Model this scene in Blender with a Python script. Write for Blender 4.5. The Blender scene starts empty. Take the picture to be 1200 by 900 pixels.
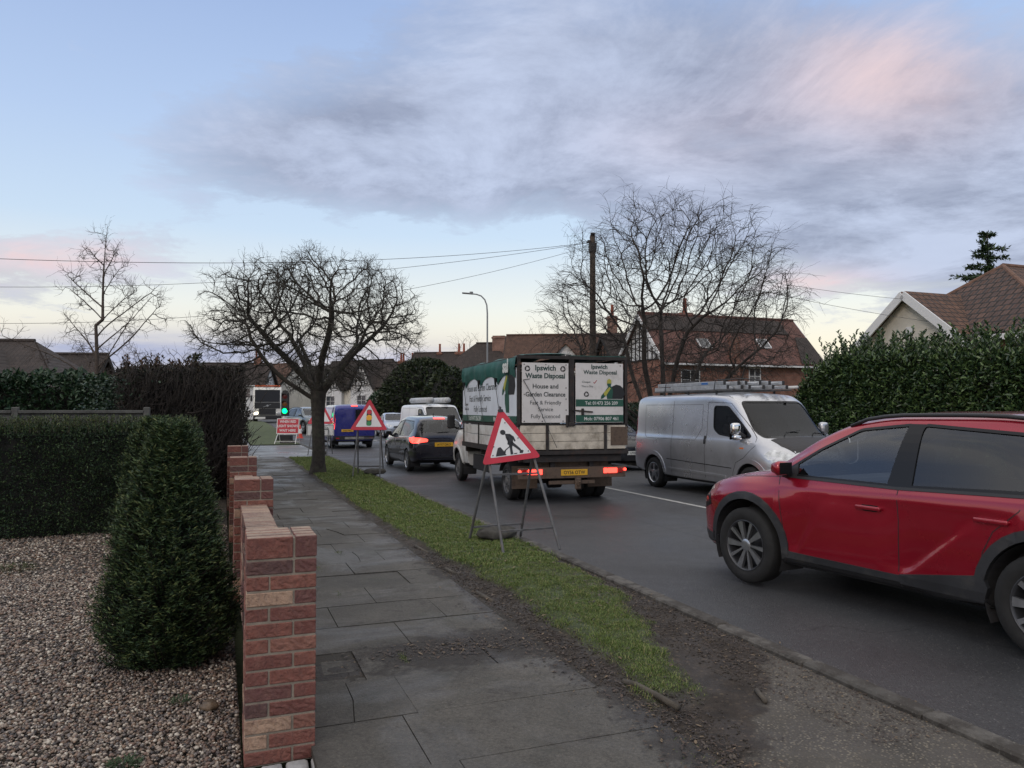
import bpy, bmesh, math, random
import numpy as np
from mathutils import Vector, Matrix, noise
from mathutils.bvhtree import BVHTree
from math import sin, cos, pi, radians, sqrt, atan2

random.seed(7)
SC = bpy.context.scene
COL = SC.collection

# ------------------------------------------------------------------ camera
CAM_Z = 1.70
cam_d = bpy.data.cameras.new('camera'); cam = bpy.data.objects.new('camera', cam_d); COL.objects.link(cam)
cam.location = (0, 0, CAM_Z); cam.rotation_euler = (radians(90 + 1.91), 0, 0)
cam_d.sensor_width = 36; cam_d.lens = 27.0; cam_d.clip_start = .05; cam_d.clip_end = 2000
SC.camera = cam

# ------------------------------------------------------------------ world
SUN_EL, SUN_AZ = 12.0, 215.0       # degrees; azimuth clockwise from +Y
wd = bpy.data.worlds.new('World'); SC.world = wd; wd.use_nodes = True
wt = wd.node_tree; wt.nodes.clear()
def wn(t, **k):
    n = wt.nodes.new(t)
    for a, v in k.items(): setattr(n, a, v)
    return n
def wl(a, b): wt.links.new(a, b)
def wmath(op, a, b=None, c=None, clamp=False):
    n = wn('ShaderNodeMath', operation=op); n.use_clamp = clamp
    for i, v in enumerate((a, b, c)):
        if v is None: continue
        if hasattr(v, 'links'): wl(v, n.inputs[i])
        else: n.inputs[i].default_value = v
    return n.outputs[0]
def wramp(fac, stops):
    n = wn('ShaderNodeValToRGB'); e = n.color_ramp.elements
    while len(e) < len(stops): e.new(.5)
    for q, (p, c) in zip(e, stops): q.position = p; q.color = (*c, 1) if len(c) == 3 else c
    wl(fac, n.inputs[0]); return n.outputs[0]
def wmix(f, a, b):
    n = wn('ShaderNodeMix', data_type='RGBA')
    if hasattr(f, 'links'): wl(f, n.inputs[0])
    else: n.inputs[0].default_value = f
    for s, v in ((6, a), (7, b)):
        if hasattr(v, 'links'): wl(v, n.inputs[s])
        else: n.inputs[s].default_value = (*v, 1)
    return n.outputs[2]
def lin(r, g, b):
    f = lambda c: (c/255/12.92 if c/255 <= .04045 else ((c/255+.055)/1.055)**2.4)
    return (f(r), f(g), f(b))
tc = wn('ShaderNodeTexCoord'); sep = wn('ShaderNodeSeparateXYZ'); wl(tc.outputs['Generated'], sep.inputs[0])
DX, DY, DZ = sep.outputs
sky = wn('ShaderNodeTexSky', sky_type='NISHITA'); sky.sun_disc = False
sky.sun_elevation = radians(SUN_EL); sky.sun_rotation = radians(SUN_AZ); sky.air_density = 1.2; sky.dust_density = 1.5
bw = wn('ShaderNodeVectorMath', operation='SCALE'); wl(sky.outputs[0], bw.inputs[0]); bw.inputs[3].default_value = .14
# clear-sky colour by elevation (dz = sin elevation)
clear = wramp(DZ, [(0, lin(196, 190, 204)), (.035, lin(206, 200, 208)), (.075, lin(238, 228, 208)), (.13, lin(224, 226, 222)),
                   (.22, lin(190, 209, 230)), (.33, lin(172, 193, 226)), (.47, lin(152, 174, 214)), (.60, (.85, .84, .86)), (1, (1.22, 1.16, 1.10))])
clear = wmix(.12, clear, bw.outputs[0])
# azimuth coordinate (tan of azimuth) and cloud-plane coordinates
zz = wmath('ADD', wmath('MAXIMUM', DZ, 0.0), .09)
cx = wmath('DIVIDE', DX, zz); cy = wmath('DIVIDE', DY, zz)
cmb = wn('ShaderNodeCombineXYZ'); wl(cx, cmb.inputs[0]); wl(cy, cmb.inputs[1])
def wnoise(vec, scale, detail, rough=.55, dist=.0, loc=(0, 0, 0), sc=(1, 1, 1)):
    m = wn('ShaderNodeMapping'); m.inputs['Location'].default_value = loc; m.inputs['Scale'].default_value = sc
    wl(vec, m.inputs[0])
    n = wn('ShaderNodeTexNoise'); wl(m.outputs[0], n.inputs['Vector'])
    n.inputs['Scale'].default_value = scale; n.inputs['Detail'].default_value = detail
    n.inputs['Roughness'].default_value = rough; n.inputs['Distortion'].default_value = dist
    return n.outputs[0]
big = wnoise(cmb.outputs[0], .38, 5, .55, .35, (3.1, 1.7, 0), (1, .8, 1))
med = wnoise(cmb.outputs[0], 1.3, 9, .66, .4, (7.3, 2.2, 0), (1, .85, 1))
fine = wnoise(cmb.outputs[0], 4.6, 8, .66, .2, (1.3, 9.2, 0), (.8, 1, 1))
# large placement of the cloud deck: a smooth bump in direction space
def bump(px, py, sx, sy, amp):
    """gaussian of (azimuth slope, elevation slope) about image-like direction, pure direction of sky"""
    ax = wmath('DIVIDE', DX, wmath('MAXIMUM', wmath('ABSOLUTE', DY), .05)); az = wmath('DIVIDE', DZ, wmath('MAXIMUM', wmath('ABSOLUTE', DY), .05))
    a = wmath('DIVIDE', wmath('SUBTRACT', ax, px), sx); b = wmath('DIVIDE', wmath('SUBTRACT', az, py), sy)
    r = wmath('ADD', wmath('MULTIPLY', a, a), wmath('MULTIPLY', b, b))
    return wmath('MULTIPLY', wmath('EXPONENT', wmath('MULTIPLY', r, -1.0)), amp)
place = wmath('ADD', bump(.22, .40, .46, .17, .56), bump(-.16, .34, .30, .085, .62))
place = wmath('ADD', place, bump(.64, .29, .40, .15, .62))
place = wmath('ADD', place, bump(-.1, .52, .5, .06, .12))
place = wmath('ADD', place, bump(-.66, .19, .26, .06, .34))
place = wmath('SUBTRACT', place, bump(-.62, .33, .18, .12, .22))
place = wmath('SUBTRACT', place, bump(.0, .12, .34, .08, .35))
dens = wmath('ADD', place, wmath('ADD', wmath('MULTIPLY', wmath('SUBTRACT', big, .5), 1.05), wmath('MULTIPLY', wmath('SUBTRACT', med, .5), 1.05)))
dens = wmath('ADD', dens, wmath('MULTIPLY', wmath('SUBTRACT', fine, .5), .45))
df = wramp(dens, [(.08, (0, 0, 0)), (.20, (.55, .55, .55)), (.42, (1, 1, 1))])
ccol = wramp(fine, [(.34, lin(134, 143, 166)), (.66, lin(160, 169, 191))])
ccol = wmix(wramp(med, [(.45, (0, 0, 0)), (.62, (.85, .85, .85))]), ccol, lin(182, 193, 217))
pinkm = wmath('ADD', bump(.50, .44, .15, .085, 1.0), bump(.23, .36, .16, .06, .25))
pinkm = wmath('ADD', pinkm, bump(.38, .165, .10, .022, .8))
pinkm = wmath('ADD', pinkm, bump(-.62, .2, .2, .04, .8))
pinkm = wmath('MULTIPLY', pinkm, wramp(wmath('ADD', wmath('MULTIPLY', med, .6), wmath('MULTIPLY', big, .5)), [(.40, (.15, .15, .15)), (.66, (1, 1, 1))]), None, True)
ccol = wmix(wmath('MULTIPLY', pinkm, .9), ccol, lin(232, 197, 188))
skyc = wmix(wmath('MULTIPLY', df, .93), clear, ccol)
# thin cream/lilac band low down
lowband = wmath('MULTIPLY', bump(-.50, .074, .36, .030, 1.15), wramp(med, [(.3, (.6, .6, .6)), (.6, (1, 1, 1))]), None, True)
skyc = wmix(wmath('MULTIPLY', lowband, .92), skyc, lin(158, 166, 194))
lowb2 = wmath('MULTIPLY', bump(-.10, .066, .18, .015, .9), wramp(fine, [(.35, (.4, .4, .4)), (.6, (1, 1, 1))]))
skyc = wmix(lowb2, skyc, lin(176, 178, 198))
# below the horizon: dull ground colour
skyc = wmix(wramp(wmath('MULTIPLY', DZ, -1.0), [(0, (0, 0, 0)), (.03, (1, 1, 1))]), skyc, (.05, .052, .06))
bg = wn('ShaderNodeBackground'); wl(skyc, bg.inputs[0]); bg.inputs[1].default_value = 1.0
out = wn('ShaderNodeOutputWorld'); wl(bg.outputs[0], out.inputs[0])

# ------------------------------------------------------------------ sun (soft: it is below broken cloud)
sd = bpy.data.lights.new('sun', 'SUN'); sun = bpy.data.objects.new('sun', sd); COL.objects.link(sun)
sd.energy = .5; sd.angle = radians(14); sd.color = (1.0, .86, .74)
az = radians(SUN_AZ); el = radians(SUN_EL + 14)
sv = Vector((sin(az)*cos(el), cos(az)*cos(el), sin(el)))
sun.rotation_euler = (-sv).to_track_quat('-Z', 'Y').to_euler()
SC.view_settings.view_transform = 'Standard'; SC.view_settings.look = 'None'
SC.view_settings.exposure = 0.30; SC.view_settings.gamma = 1.0
SC.render.engine = 'CYCLES'
SC.cycles.max_bounces = 8; SC.cycles.transparent_max_bounces = 12
SC.cycles.use_denoising = True

# ------------------------------------------------------------------ road frame: s along the road, t across it
UX, UY = -.355, .935
RZ = atan2(UY, UX)                       # heading of +s
def W(s, t, z=0.0): return Vector((UY*t + UX*s, -UX*t + UY*s, z))
def ST(x, y): return (UX*x + UY*y, UY*x - UX*y)
def G(s):                                # the road climbs a little far off
    a = min(max((s - 38) / 30, 0), 1); return .55*a*a*(3-2*a)
def PX(px, Y, z=0.0): return Vector(((px-600)/900*Y, Y, z))   # direction of sight at distance Y, used to measure the place
def ZAT(py, Y): return CAM_Z + (480-py)/900*Y

# ------------------------------------------------------------------ materials
MATS = {}
def pm(name, col, rough=.6, metal=0.0, spec=.5, var=0.0, vs=4.0, bump=0.0, bs=40.0, coat=0.0, isl=0.0, rvar=0.0, back=None, emit=None, es=0.0, col2=None, trans=0.0, detail=6, dirt=None, islcols=None):
    if name in MATS: return MATS[name]
    m = bpy.data.materials.new(name); m.use_nodes = True; nt = m.node_tree; N = nt.nodes; L = nt.links
    b = N['Principled BSDF']; o = N['Material Output']
    b.inputs['Roughness'].default_value = rough; b.inputs['Metallic'].default_value = metal
    b.inputs['Specular IOR Level'].default_value = spec; b.inputs['Coat Weight'].default_value = coat; b.inputs['Coat Roughness'].default_value = .03
    b.inputs['Base Color'].default_value = (*col, 1)
    if trans: b.inputs['Transmission Weight'].default_value = trans
    if emit: b.inputs['Emission Color'].default_value = (*emit, 1); b.inputs['Emission Strength'].default_value = es
    t = N.new('ShaderNodeTexCoord'); cur = None
    def mixc(f, a, b_, bt='MIX'):
        n = N.new('ShaderNodeMix'); n.data_type = 'RGBA'; n.blend_type = bt
        for i, v in ((0, f), (6, a), (7, b_)):
            if hasattr(v, 'links'): L.new(v, n.inputs[i])
            elif i == 0: n.inputs[0].default_value = v
            else: n.inputs[i].default_value = (*v, 1)
        return n.outputs[2]
    def noi(sc, dt=detail, ro=.6):
        n = N.new('ShaderNodeTexNoise'); n.inputs['Scale'].default_value = sc; n.inputs['Detail'].default_value = dt; n.inputs['Roughness'].default_value = ro
        L.new(t.outputs['Object'], n.inputs['Vector']); return n.outputs[0]
    def ramp(f, stops):
        n = N.new('ShaderNodeValToRGB'); e = n.color_ramp.elements
        while len(e) < len(stops): e.new(.5)
        for q, (p, c) in zip(e, stops): q.position = p; q.color = (*c, 1)
        L.new(f, n.inputs[0]); return n.outputs[0]
    if islcols:
        g = N.new('ShaderNodeNewGeometry'); n = len(islcols)
        cur = ramp(g.outputs['Random Per Island'], [(i/n, c) for i, c in enumerate(islcols)])
        N[-1].color_ramp.interpolation = 'CONSTANT' if len(islcols) > 4 else 'LINEAR'
    if var or col2:
        a = tuple(max(c*(1-var), 0) for c in col); c2 = col2 if col2 else tuple(c*(1+var) for c in col)
        r = ramp(noi(vs), [(.33, a), (.67, c2)])
        cur = mixc(.5, cur, r, 'MIX') if cur is not None else r
    if isl:
        g = N.new('ShaderNodeNewGeometry')
        r = ramp(g.outputs['Random Per Island'], [(0, (1-isl,)*3), (1, (1+isl,)*3)])
        cur = mixc(1.0, cur if cur is not None else col, r, 'MULTIPLY')
    if dirt:   # (colour, noise scale, low, high)
        cur = mixc(ramp(noi(dirt[1], 8, .65), [(dirt[2], (0, 0, 0)), (dirt[3], (1, 1, 1))]), cur if cur is not None else col, dirt[0])
    if cur is not None: L.new(cur, b.inputs['Base Color'])
    if rvar:
        r = N.new('ShaderNodeMapRange'); L.new(noi(vs*.7), r.inputs[0]); r.inputs[1].default_value = .35; r.inputs[2].default_value = .65
        r.inputs[3].default_value = max(rough-rvar, .03); r.inputs[4].default_value = min(rough+rvar, 1); L.new(r.outputs[0], b.inputs['Roughness'])
    if bump:
        n = N.new('ShaderNodeBump'); n.inputs['Strength'].default_value = 1; n.inputs['Distance'].default_value = bump
        L.new(noi(bs), n.inputs['Height']); L.new(n.outputs[0], b.inputs['Normal'])
    if back is not None:
        g = N.new('ShaderNodeNewGeometry'); d = N.new('ShaderNodeBsdfDiffuse'); d.inputs[0].default_value = (*back, 1)
        x = N.new('ShaderNodeMixShader'); L.new(g.outputs['Backfacing'], x.inputs[0]); L.new(b.outputs[0], x.inputs[1]); L.new(d.outputs[0], x.inputs[2])
        L.new(x.outputs[0], o.inputs[0])
    MATS[name] = m; return m

def glass(name, tint=(.3, .33, .34), refl=1.0):
    if name in MATS: return MATS[name]
    m = bpy.data.materials.new(name); m.use_nodes = True; nt = m.node_tree; N = nt.nodes; L = nt.links
    N.remove(N['Principled BSDF']); o = N['Material Output']
    tr = N.new('ShaderNodeBsdfTransparent'); tr.inputs[0].default_value = (*tint, 1)
    gl = N.new('ShaderNodeBsdfGlossy'); gl.inputs['Roughness'].default_value = .015; gl.inputs[0].default_value = (.95, .97, 1, 1)
    lw = N.new('ShaderNodeFresnel'); lw.inputs[0].default_value = 1.52
    mm = N.new('ShaderNodeMath'); mm.operation = 'MULTIPLY_ADD'; L.new(lw.outputs[0], mm.inputs[0]); mm.inputs[1].default_value = 1.5*refl; mm.inputs[2].default_value = .02
    x = N.new('ShaderNodeMixShader'); L.new(mm.outputs[0], x.inputs[0]); L.new(tr.outputs[0], x.inputs[1]); L.new(gl.outputs[0], x.inputs[2]); L.new(x.outputs[0], o.inputs[0])
    MATS[name] = m; return m

def texmat(name, kind, c1, c2, c3, bw_=.225, rh=.075, ms=.01, bump=.006, rough=.85, nscale=3, moss=None):
    """brick or tile pattern on walls / roof slopes. u = x + y (local), v = z"""
    if name in MATS: return MATS[name]
    m = bpy.data.materials.new(name); m.use_nodes = True; nt = m.node_tree; N = nt.nodes; L = nt.links
    b = N['Principled BSDF']; b.inputs['Roughness'].default_value = rough
    t = N.new('ShaderNodeTexCoord'); s = N.new('ShaderNodeSeparateXYZ'); L.new(t.outputs['Object'], s.inputs[0])
    a = N.new('ShaderNodeMath'); a.operation = 'ADD'; L.new(s.outputs[0], a.inputs[0]); L.new(s.outputs[1], a.inputs[1])
    v = N.new('ShaderNodeMath'); v.operation = 'MULTIPLY'; L.new(s.outputs[2], v.inputs[0]); v.inputs[1].default_value = 1.4 if kind == 'tile' else 1.0
    c = N.new('ShaderNodeCombineXYZ')
    if kind == 'tile': L.new(s.outputs[0], c.inputs[0])
    else: L.new(a.outputs[0], c.inputs[0])
    if kind == 'tiley': L.new(s.outputs[1], c.inputs[0]); v.inputs[1].default_value = 1.4
    L.new(v.outputs[0], c.inputs[1])
    br = N.new('ShaderNodeTexBrick'); L.new(c.outputs[0], br.inputs['Vector']); br.inputs['Scale'].default_value = 1
    br.inputs['Brick Width'].default_value = bw_; br.inputs['Row Height'].default_value = rh; br.inputs['Mortar Size'].default_value = ms
    br.inputs['Color1'].default_value = (*c1, 1); br.inputs['Color2'].default_value = (*c2, 1); br.inputs['Mortar'].default_value = (*c3, 1)
    n = N.new('ShaderNodeTexNoise'); n.inputs['Scale'].default_value = nscale; n.inputs['Detail'].default_value = 6; L.new(t.outputs['Object'], n.inputs['Vector'])
    r = N.new('ShaderNodeValToRGB'); r.color_ramp.elements[0].position = .35; r.color_ramp.elements[1].position = .7
    r.color_ramp.elements[0].color = (.62, .62, .62, 1); r.color_ramp.elements[1].color = (1.15, 1.15, 1.15, 1); L.new(n.outputs[0], r.inputs[0])
    x = N.new('ShaderNodeMix'); x.data_type = 'RGBA'; x.blend_type = 'MULTIPLY'; x.inputs[0].default_value = 1
    L.new(br.outputs[0], x.inputs[6]); L.new(r.outputs[0], x.inputs[7]); L.new(x.outputs[2], b.inputs['Base Color'])
    if kind.startswith('tile'):      # each tile slopes out to its lower edge
        fr = N.new('ShaderNodeMath'); fr.operation = 'FRACT'; dv = N.new('ShaderNodeMath'); dv.operation = 'DIVIDE'
        L.new(v.outputs[0], dv.inputs[0]); dv.inputs[1].default_value = rh; L.new(dv.outputs[0], fr.inputs[0])
        h = N.new('ShaderNodeMath'); h.operation = 'MULTIPLY'; L.new(fr.outputs[0], h.inputs[0]); h.inputs[1].default_value = -1
        w = N.new('ShaderNodeMath'); w.operation = 'SINE'; wm = N.new('ShaderNodeMath'); wm.operation = 'MULTIPLY'; L.new(c.outputs[0], wm.inputs[0])
        sx = N.new('ShaderNodeSeparateXYZ'); L.new(c.outputs[0], sx.inputs[0]); L.new(sx.outputs[0], wm.inputs[0]); wm.inputs[1].default_value = 2*pi/bw_; L.new(wm.outputs[0], w.inputs[0])
        ad = N.new('ShaderNodeMath'); ad.operation = 'MULTIPLY_ADD'; L.new(w.outputs[0], ad.inputs[0]); ad.inputs[1].default_value = .35; L.new(h.outputs[0], ad.inputs[2])
        hh = ad.outputs[0]
    else: 
        inv = N.new('ShaderNodeMath'); inv.operation = 'MULTIPLY'; L.new(br.outputs['Fac'], inv.inputs[0]); inv.inputs[1].default_value = -1; hh = inv.outputs[0]
    bp = N.new('ShaderNodeBump'); bp.inputs['Distance'].default_value = bump; L.new(hh, bp.inputs['Height']); L.new(bp.outputs[0], b.inputs['Normal'])
    MATS[name] = m; return m

# ------------------------------------------------------------------ object helpers
def link(name, me, m, parent=None, smooth=False):
    o = bpy.data.objects.new(name, me); COL.objects.link(o)
    if m is not None and not me.materials: me.materials.append(m)
    if parent is not None: o.parent = parent
    if smooth and len(me.polygons): me.polygons.foreach_set('use_smooth', [True]*len(me.polygons))
    return o
def tag(o, label=None, cat=None, group=None, kind=None):
    if label: o['label'] = label
    if cat: o['category'] = cat
    if group: o['group'] = group
    if kind: o['kind'] = kind
    return o
def thing(name, loc, rz, label, cat, group=None):
    o = bpy.data.objects.new(name, None); COL.objects.link(o); o.empty_display_size = .2
    o.location = loc; o.rotation_euler = (0, 0, rz); return tag(o, label, cat, group)
def copy_tree(o, parent=None):
    c = o.copy(); COL.objects.link(c)
    if parent is not None: c.parent = parent
    for ch in list(o.children): copy_tree(ch, c)
    return c
def npmesh(name, v, f, k, m, parent=None, smooth=False):
    """v (N,3), f flat index array, k verts per face"""
    v = np.asarray(v, dtype=np.float32).reshape(-1, 3); f = np.asarray(f, dtype=np.int32).ravel(); n = len(f)//k
    me = bpy.data.meshes.new(name); me.vertices.add(len(v)); me.vertices.foreach_set('co', v.ravel())
    me.loops.add(len(f)); me.loops.foreach_set('vertex_index', f); me.polygons.add(n)
    me.polygons.foreach_set('loop_start', np.arange(0, n*k, k, dtype=np.int32))
    me.update(calc_edges=True); me.validate()
    return link(name, me, m, parent, smooth)

class MB:
    def __init__(s): s.bm = bmesh.new()
    def face(s, pts):
        return s.bm.faces.new([s.bm.verts.new(p) for p in pts])
    def box(s, c, d, rot=None, bev=0.0, seg=1):
        r = bmesh.ops.create_cube(s.bm, size=1.0); vs = r['verts']
        M = Matrix.Translation(Vector(c)) @ (rot.to_4x4() if rot is not None else Matrix()) @ Matrix.Diagonal((*d, 1))
        bmesh.ops.transform(s.bm, matrix=M, verts=vs)
        if bev:
            es = list({e for v in vs for e in v.link_edges}); bmesh.ops.bevel(s.bm, geom=es, offset=bev, segments=seg, profile=.5, affect='EDGES')
        return s
    def bar(s, p, q, w, h=None, bev=0.0, up=(0, 0, 1)):
        p = Vector(p); q = Vector(q); d = q-p; L_ = d.length; x = d.normalized(); u = Vector(up)
        if abs(x.dot(u)) > .97: u = Vector((1, 0, 0))
        y = u.cross(x).normalized(); z = x.cross(y)
        return s.box((p+q)/2, (L_, w, h or w), Matrix((x, y, z)).transposed(), bev)
    def tube(s, pts, r, n=8, cap=True):
        pts = [Vector(p) for p in pts]; R = r if isinstance(r, (list, tuple)) else [r]*len(pts); rings = []
        for i, p in enumerate(pts):
            d = (pts[min(i+1, len(pts)-1)] - pts[max(i-1, 0)]).normalized(); u = Vector((0, 0, 1)) if abs(d.z) < .9 else Vector((1, 0, 0))
            a = d.cross(u).normalized(); b = d.cross(a)
            rings.append([s.bm.verts.new(p + (a*cos(2*pi*k/n) + b*sin(2*pi*k/n))*R[i]) for k in range(n)])
        for i in range(len(rings)-1):
            for k in range(n):
                s.bm.faces.new((rings[i][k], rings[i][(k+1) % n], rings[i+1][(k+1) % n], rings[i+1][k]))
        if cap: s.bm.faces.new(rings[0][::-1]); s.bm.faces.new(rings[-1])
        return s
    def lathe(s, prof, n=24, c=(0, 0, 0), axis='z', a0=0, a1=2*pi):
        rings = []; full = abs(a1-a0-2*pi) < 1e-4; m = n if full else n+1
        for (r, h) in prof:
            ring = []
            for k in range(m):
                a = a0 + (a1-a0)*k/n
                if axis == 'z': p = (r*cos(a), r*sin(a), h)
                elif axis == 'y': p = (r*cos(a), h, r*sin(a))
                else: p = (h, r*cos(a), r*sin(a))
                ring.append(s.bm.verts.new(Vector(c) + Vector(p)))
            rings.append(ring)
        for i in range(len(rings)-1):
            for k in range(n if full else n):
                j = (k+1) % m
                if not full and k+1 >= m: continue
                s.bm.faces.new((rings[i][k], rings[i][j], rings[i+1][j], rings[i+1][k]))
        return s
    def prism(s, pts, axis, a, b):
        """polygon in the plane normal to axis, extruded from a to b. x: (y,z) y: (x,z) z: (x,y)"""
        def P(p, h): return {'x': (h, p[0], p[1]), 'y': (p[0], h, p[1]), 'z': (p[0], p[1], h)}[axis]
        A = [s.bm.verts.new(P(p, a)) for p in pts]; B = [s.bm.verts.new(P(p, b)) for p in pts]; n = len(pts)
        s.bm.faces.new(A); s.bm.faces.new(B[::-1])
        for i in range(n): s.bm.faces.new((A[i], B[i], B[(i+1) % n], A[(i+1) % n]))
        return s
    def build(s, name, m, parent=None, smooth=False, M=None, auto=None):
        if M is not None: bmesh.ops.transform(s.bm, matrix=M, verts=s.bm.verts)
        bmesh.ops.recalc_face_normals(s.bm, faces=s.bm.faces)
        if auto is not None:
            for e in s.bm.edges: e.smooth = not (len(e.link_faces) == 2 and e.calc_face_angle(0) > radians(auto))
            smooth = True
        me = bpy.data.meshes.new(name); s.bm.to_mesh(me); s.bm.free()
        return link(name, me, m, parent, smooth)

def text(name, body, size, m, parent=None, M=None, depth=.002, align='CENTER', sx=1.0, off=0.0):
    """lettering in its local XY plane, as a mesh"""
    c = bpy.data.curves.new(name, 'FONT'); c.body = body; c.size = size; c.align_x = align; c.extrude = depth; c.offset = off; c.resolution_u = 3
    o = bpy.data.objects.new(name, c); COL.objects.link(o)
    dg = bpy.context.evaluated_depsgraph_get(); me = bpy.data.meshes.new_from_object(o.evaluated_get(dg))
    bpy.data.objects.remove(o); bpy.data.curves.remove(c); me.name = name
    T = (M if M is not None else Matrix()) @ Matrix.Diagonal((sx, 1, 1, 1)); me.transform(T)
    if not len(me.materials): me.materials.append(m)
    else: me.materials[0] = m
    return link(name, me, m, parent)
def frame(o, x, y):
    """matrix with local X,Y axes along x,y and origin o"""
    x = Vector(x).normalized(); y = Vector(y).normalized(); z = x.cross(y)
    M = Matrix((x, y, z)).transposed().to_4x4(); M.translation = Vector(o); return M

# ------------------------------------------------------------------ shared materials
M_black = pm('black_plastic', (.018, .018, .02), .5, bump=.0004, bs=300)
M_gloss = pm('gloss_black', (.006, .006, .007), .28, spec=.35)
M_rubber = pm('rubber', (.012, .012, .012), .85, var=.35, vs=9, bump=.001, bs=60)
M_alloy = pm('alloy', (.42, .43, .45), .3, .85, var=.12, vs=14)
M_dalloy = pm('dark_alloy', (.06, .062, .068), .4, .5)
M_steel = pm('galvanised_steel', (.10, .102, .105), .6, .1, var=.25, vs=12, dirt=((.12, .09, .07), 9, .52, .75))
M_chrome = pm('chrome', (.7, .71, .72), .12, 1)
M_white = pm('white_paint', (.72, .72, .71), .5, var=.06, vs=3)
M_concrete = pm('concrete', (.20, .195, .185), .85, var=.3, vs=5, bump=.004, bs=60)
M_lamp_r = pm('lit_tail_lamp', (.5, .02, .02), .2, emit=(1, .06, .04), es=3.0)
M_red_lens = pm('red_lens', (.35, .012, .012), .15, coat=.6)
M_clear = pm('headlamp_lens', (.55, .57, .58), .12, .35, coat=.8, var=.35, vs=9)
M_lamp_w = pm('lit_headlamp', (.8, .78, .7), .2, emit=(1, .88, .66), es=3.0)
M_orange = pm('indicator_lens', (.6, .16, .02), .2, coat=.5)
M_yplate = pm('yellow_plate', (.66, .36, .02), .45, var=.1, vs=10)
M_wplate = pm('white_plate', (.68, .68, .64), .45)
M_ink = pm('black_ink', (.012, .012, .014), .5)
M_int = pm('interior_trim', (.03, .03, .033), .8)
M_seat = pm('seat_fabric', (.045, .045, .05), .9, var=.3, vs=20)
G_suv = glass('suv_glass', (.72, .76, .76), 1.1); G_wsc = glass('tinted_windscreen', (.30, .29, .29), .30); G_car = glass('car_glass', (.62, .66, .66), .6); G_dark = glass('privacy_glass', (.20, .22, .24), .75); G_mid = glass('van_glass', (.40, .43, .45), .6)
# ================================================================== GROUND
T_KERB, T_FAR, T_PATH = 3.66, 12.15, 2.1
def grid_mesh(name, ss, ts, zf, m, kind='structure', attr=None):
    """sheet over s x t; zf(s,t)->z ; attr(s,t)->0..1 written to point attribute 'mask'"""
    S, T = np.meshgrid(ss, ts, indexing='ij'); n, k = S.shape
    Z = np.array([[zf(a, b) for b in ts] for a in ss]) if zf is not None else np.zeros_like(S)
    X = UY*T + UX*S; Y = -UX*T + UY*S
    v = np.stack([X, Y, Z], -1).reshape(-1, 3)
    i = np.arange(n-1)[:, None]*k + np.arange(k-1)[None, :]
    f = np.stack([i, i+k, i+k+1, i+1], -1).reshape(-1)
    # keep faces up
    o = npmesh(name, v, f[::-1] if False else f, 4, m, smooth=True)
    if attr is not None:
        at = o.data.attributes.new('mask', 'FLOAT', 'POINT')
        at.data.foreach_set('value', np.array([[attr(a, b) for b in ts] for a in ss], dtype=np.float32).ravel())
    o.data.flip_normals()
    tag(o, kind=kind); return o
def nz(x, y, sc, seed=0.0): return noise.noise((x*sc+seed, y*sc-seed*.7, seed*.31))
def fbm(x, y, sc, seed=0.0, o=3):
    a = 0; w = 1; tot = 0
    for i in range(o): a += w*nz(x, y, sc, seed+i*7.3); tot += w; sc *= 2.1; w *= .55
    return a/tot

def nmat(name, build, rough=.8):
    m = bpy.data.materials.new(name); m.use_nodes = True; nt = m.node_tree
    b = nt.nodes['Principled BSDF']; b.inputs['Roughness'].default_value = rough
    N, L = nt.nodes, nt.links; t = N.new('ShaderNodeTexCoord')
    class H: pass
    h = H()
    def noi(sc, d=6, r=.6, dist=0):
        n = N.new('ShaderNodeTexNoise'); n.inputs['Scale'].default_value = sc; n.inputs['Detail'].default_value = d; n.inputs['Roughness'].default_value = r; n.inputs['Distortion'].default_value = dist
        L.new(t.outputs['Object'], n.inputs['Vector']); return n.outputs[0]
    def vor(sc, feat='F1', out=0, rnd=1):
        n = N.new('ShaderNodeTexVoronoi'); n.feature = feat; n.inputs['Scale'].default_value = sc; n.inputs['Randomness'].default_value = rnd
        L.new(t.outputs['Object'], n.inputs['Vector']); return n.outputs[out]
    def ramp(f, stops, interp='LINEAR'):
        n = N.new('ShaderNodeValToRGB'); e = n.color_ramp.elements; n.color_ramp.interpolation = interp
        while len(e) < len(stops): e.new(.5)
        for q, (p, c) in zip(e, stops): q.position = p; q.color = ((c, c, c, 1) if not hasattr(c, '__len__') else (*c, 1))
        L.new(f, n.inputs[0]); return n.outputs[0]
    def mix(f, a, c, bt='MIX'):
        n = N.new('ShaderNodeMix'); n.data_type = 'RGBA'; n.blend_type = bt
        for i, v in ((0, f), (6, a), (7, c)):
            if hasattr(v, 'links'): L.new(v, n.inputs[i])
            elif i == 0: n.inputs[0].default_value = v
            else: n.inputs[i].default_value = (*v, 1)
        return n.outputs[2]
    def math_(op, a, c=None, d=None, clamp=False):
        n = N.new('ShaderNodeMath'); n.operation = op; n.use_clamp = clamp
        for i, v in enumerate((a, c, d)):
            if v is None: continue
            if hasattr(v, 'links'): L.new(v, n.inputs[i])
            else: n.inputs[i].default_value = v
        return n.outputs[0]
    def bump(hh, dist, prev=None):
        n = N.new('ShaderNodeBump'); n.inputs['Distance'].default_value = dist; L.new(hh, n.inputs['Height'])
        if prev is not None: L.new(prev, n.inputs['Normal'])
        return n.outputs[0]
    def attr(a):
        n = N.new('ShaderNodeAttribute'); n.attribute_name = a; return n.outputs['Fac']
    h.noi, h.vor, h.ramp, h.mix, h.math, h.bump, h.attr, h.N, h.L, h.b, h.t = noi, vor, ramp, mix, math_, bump, attr, N, L, b, t
    build(h); return m

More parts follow.
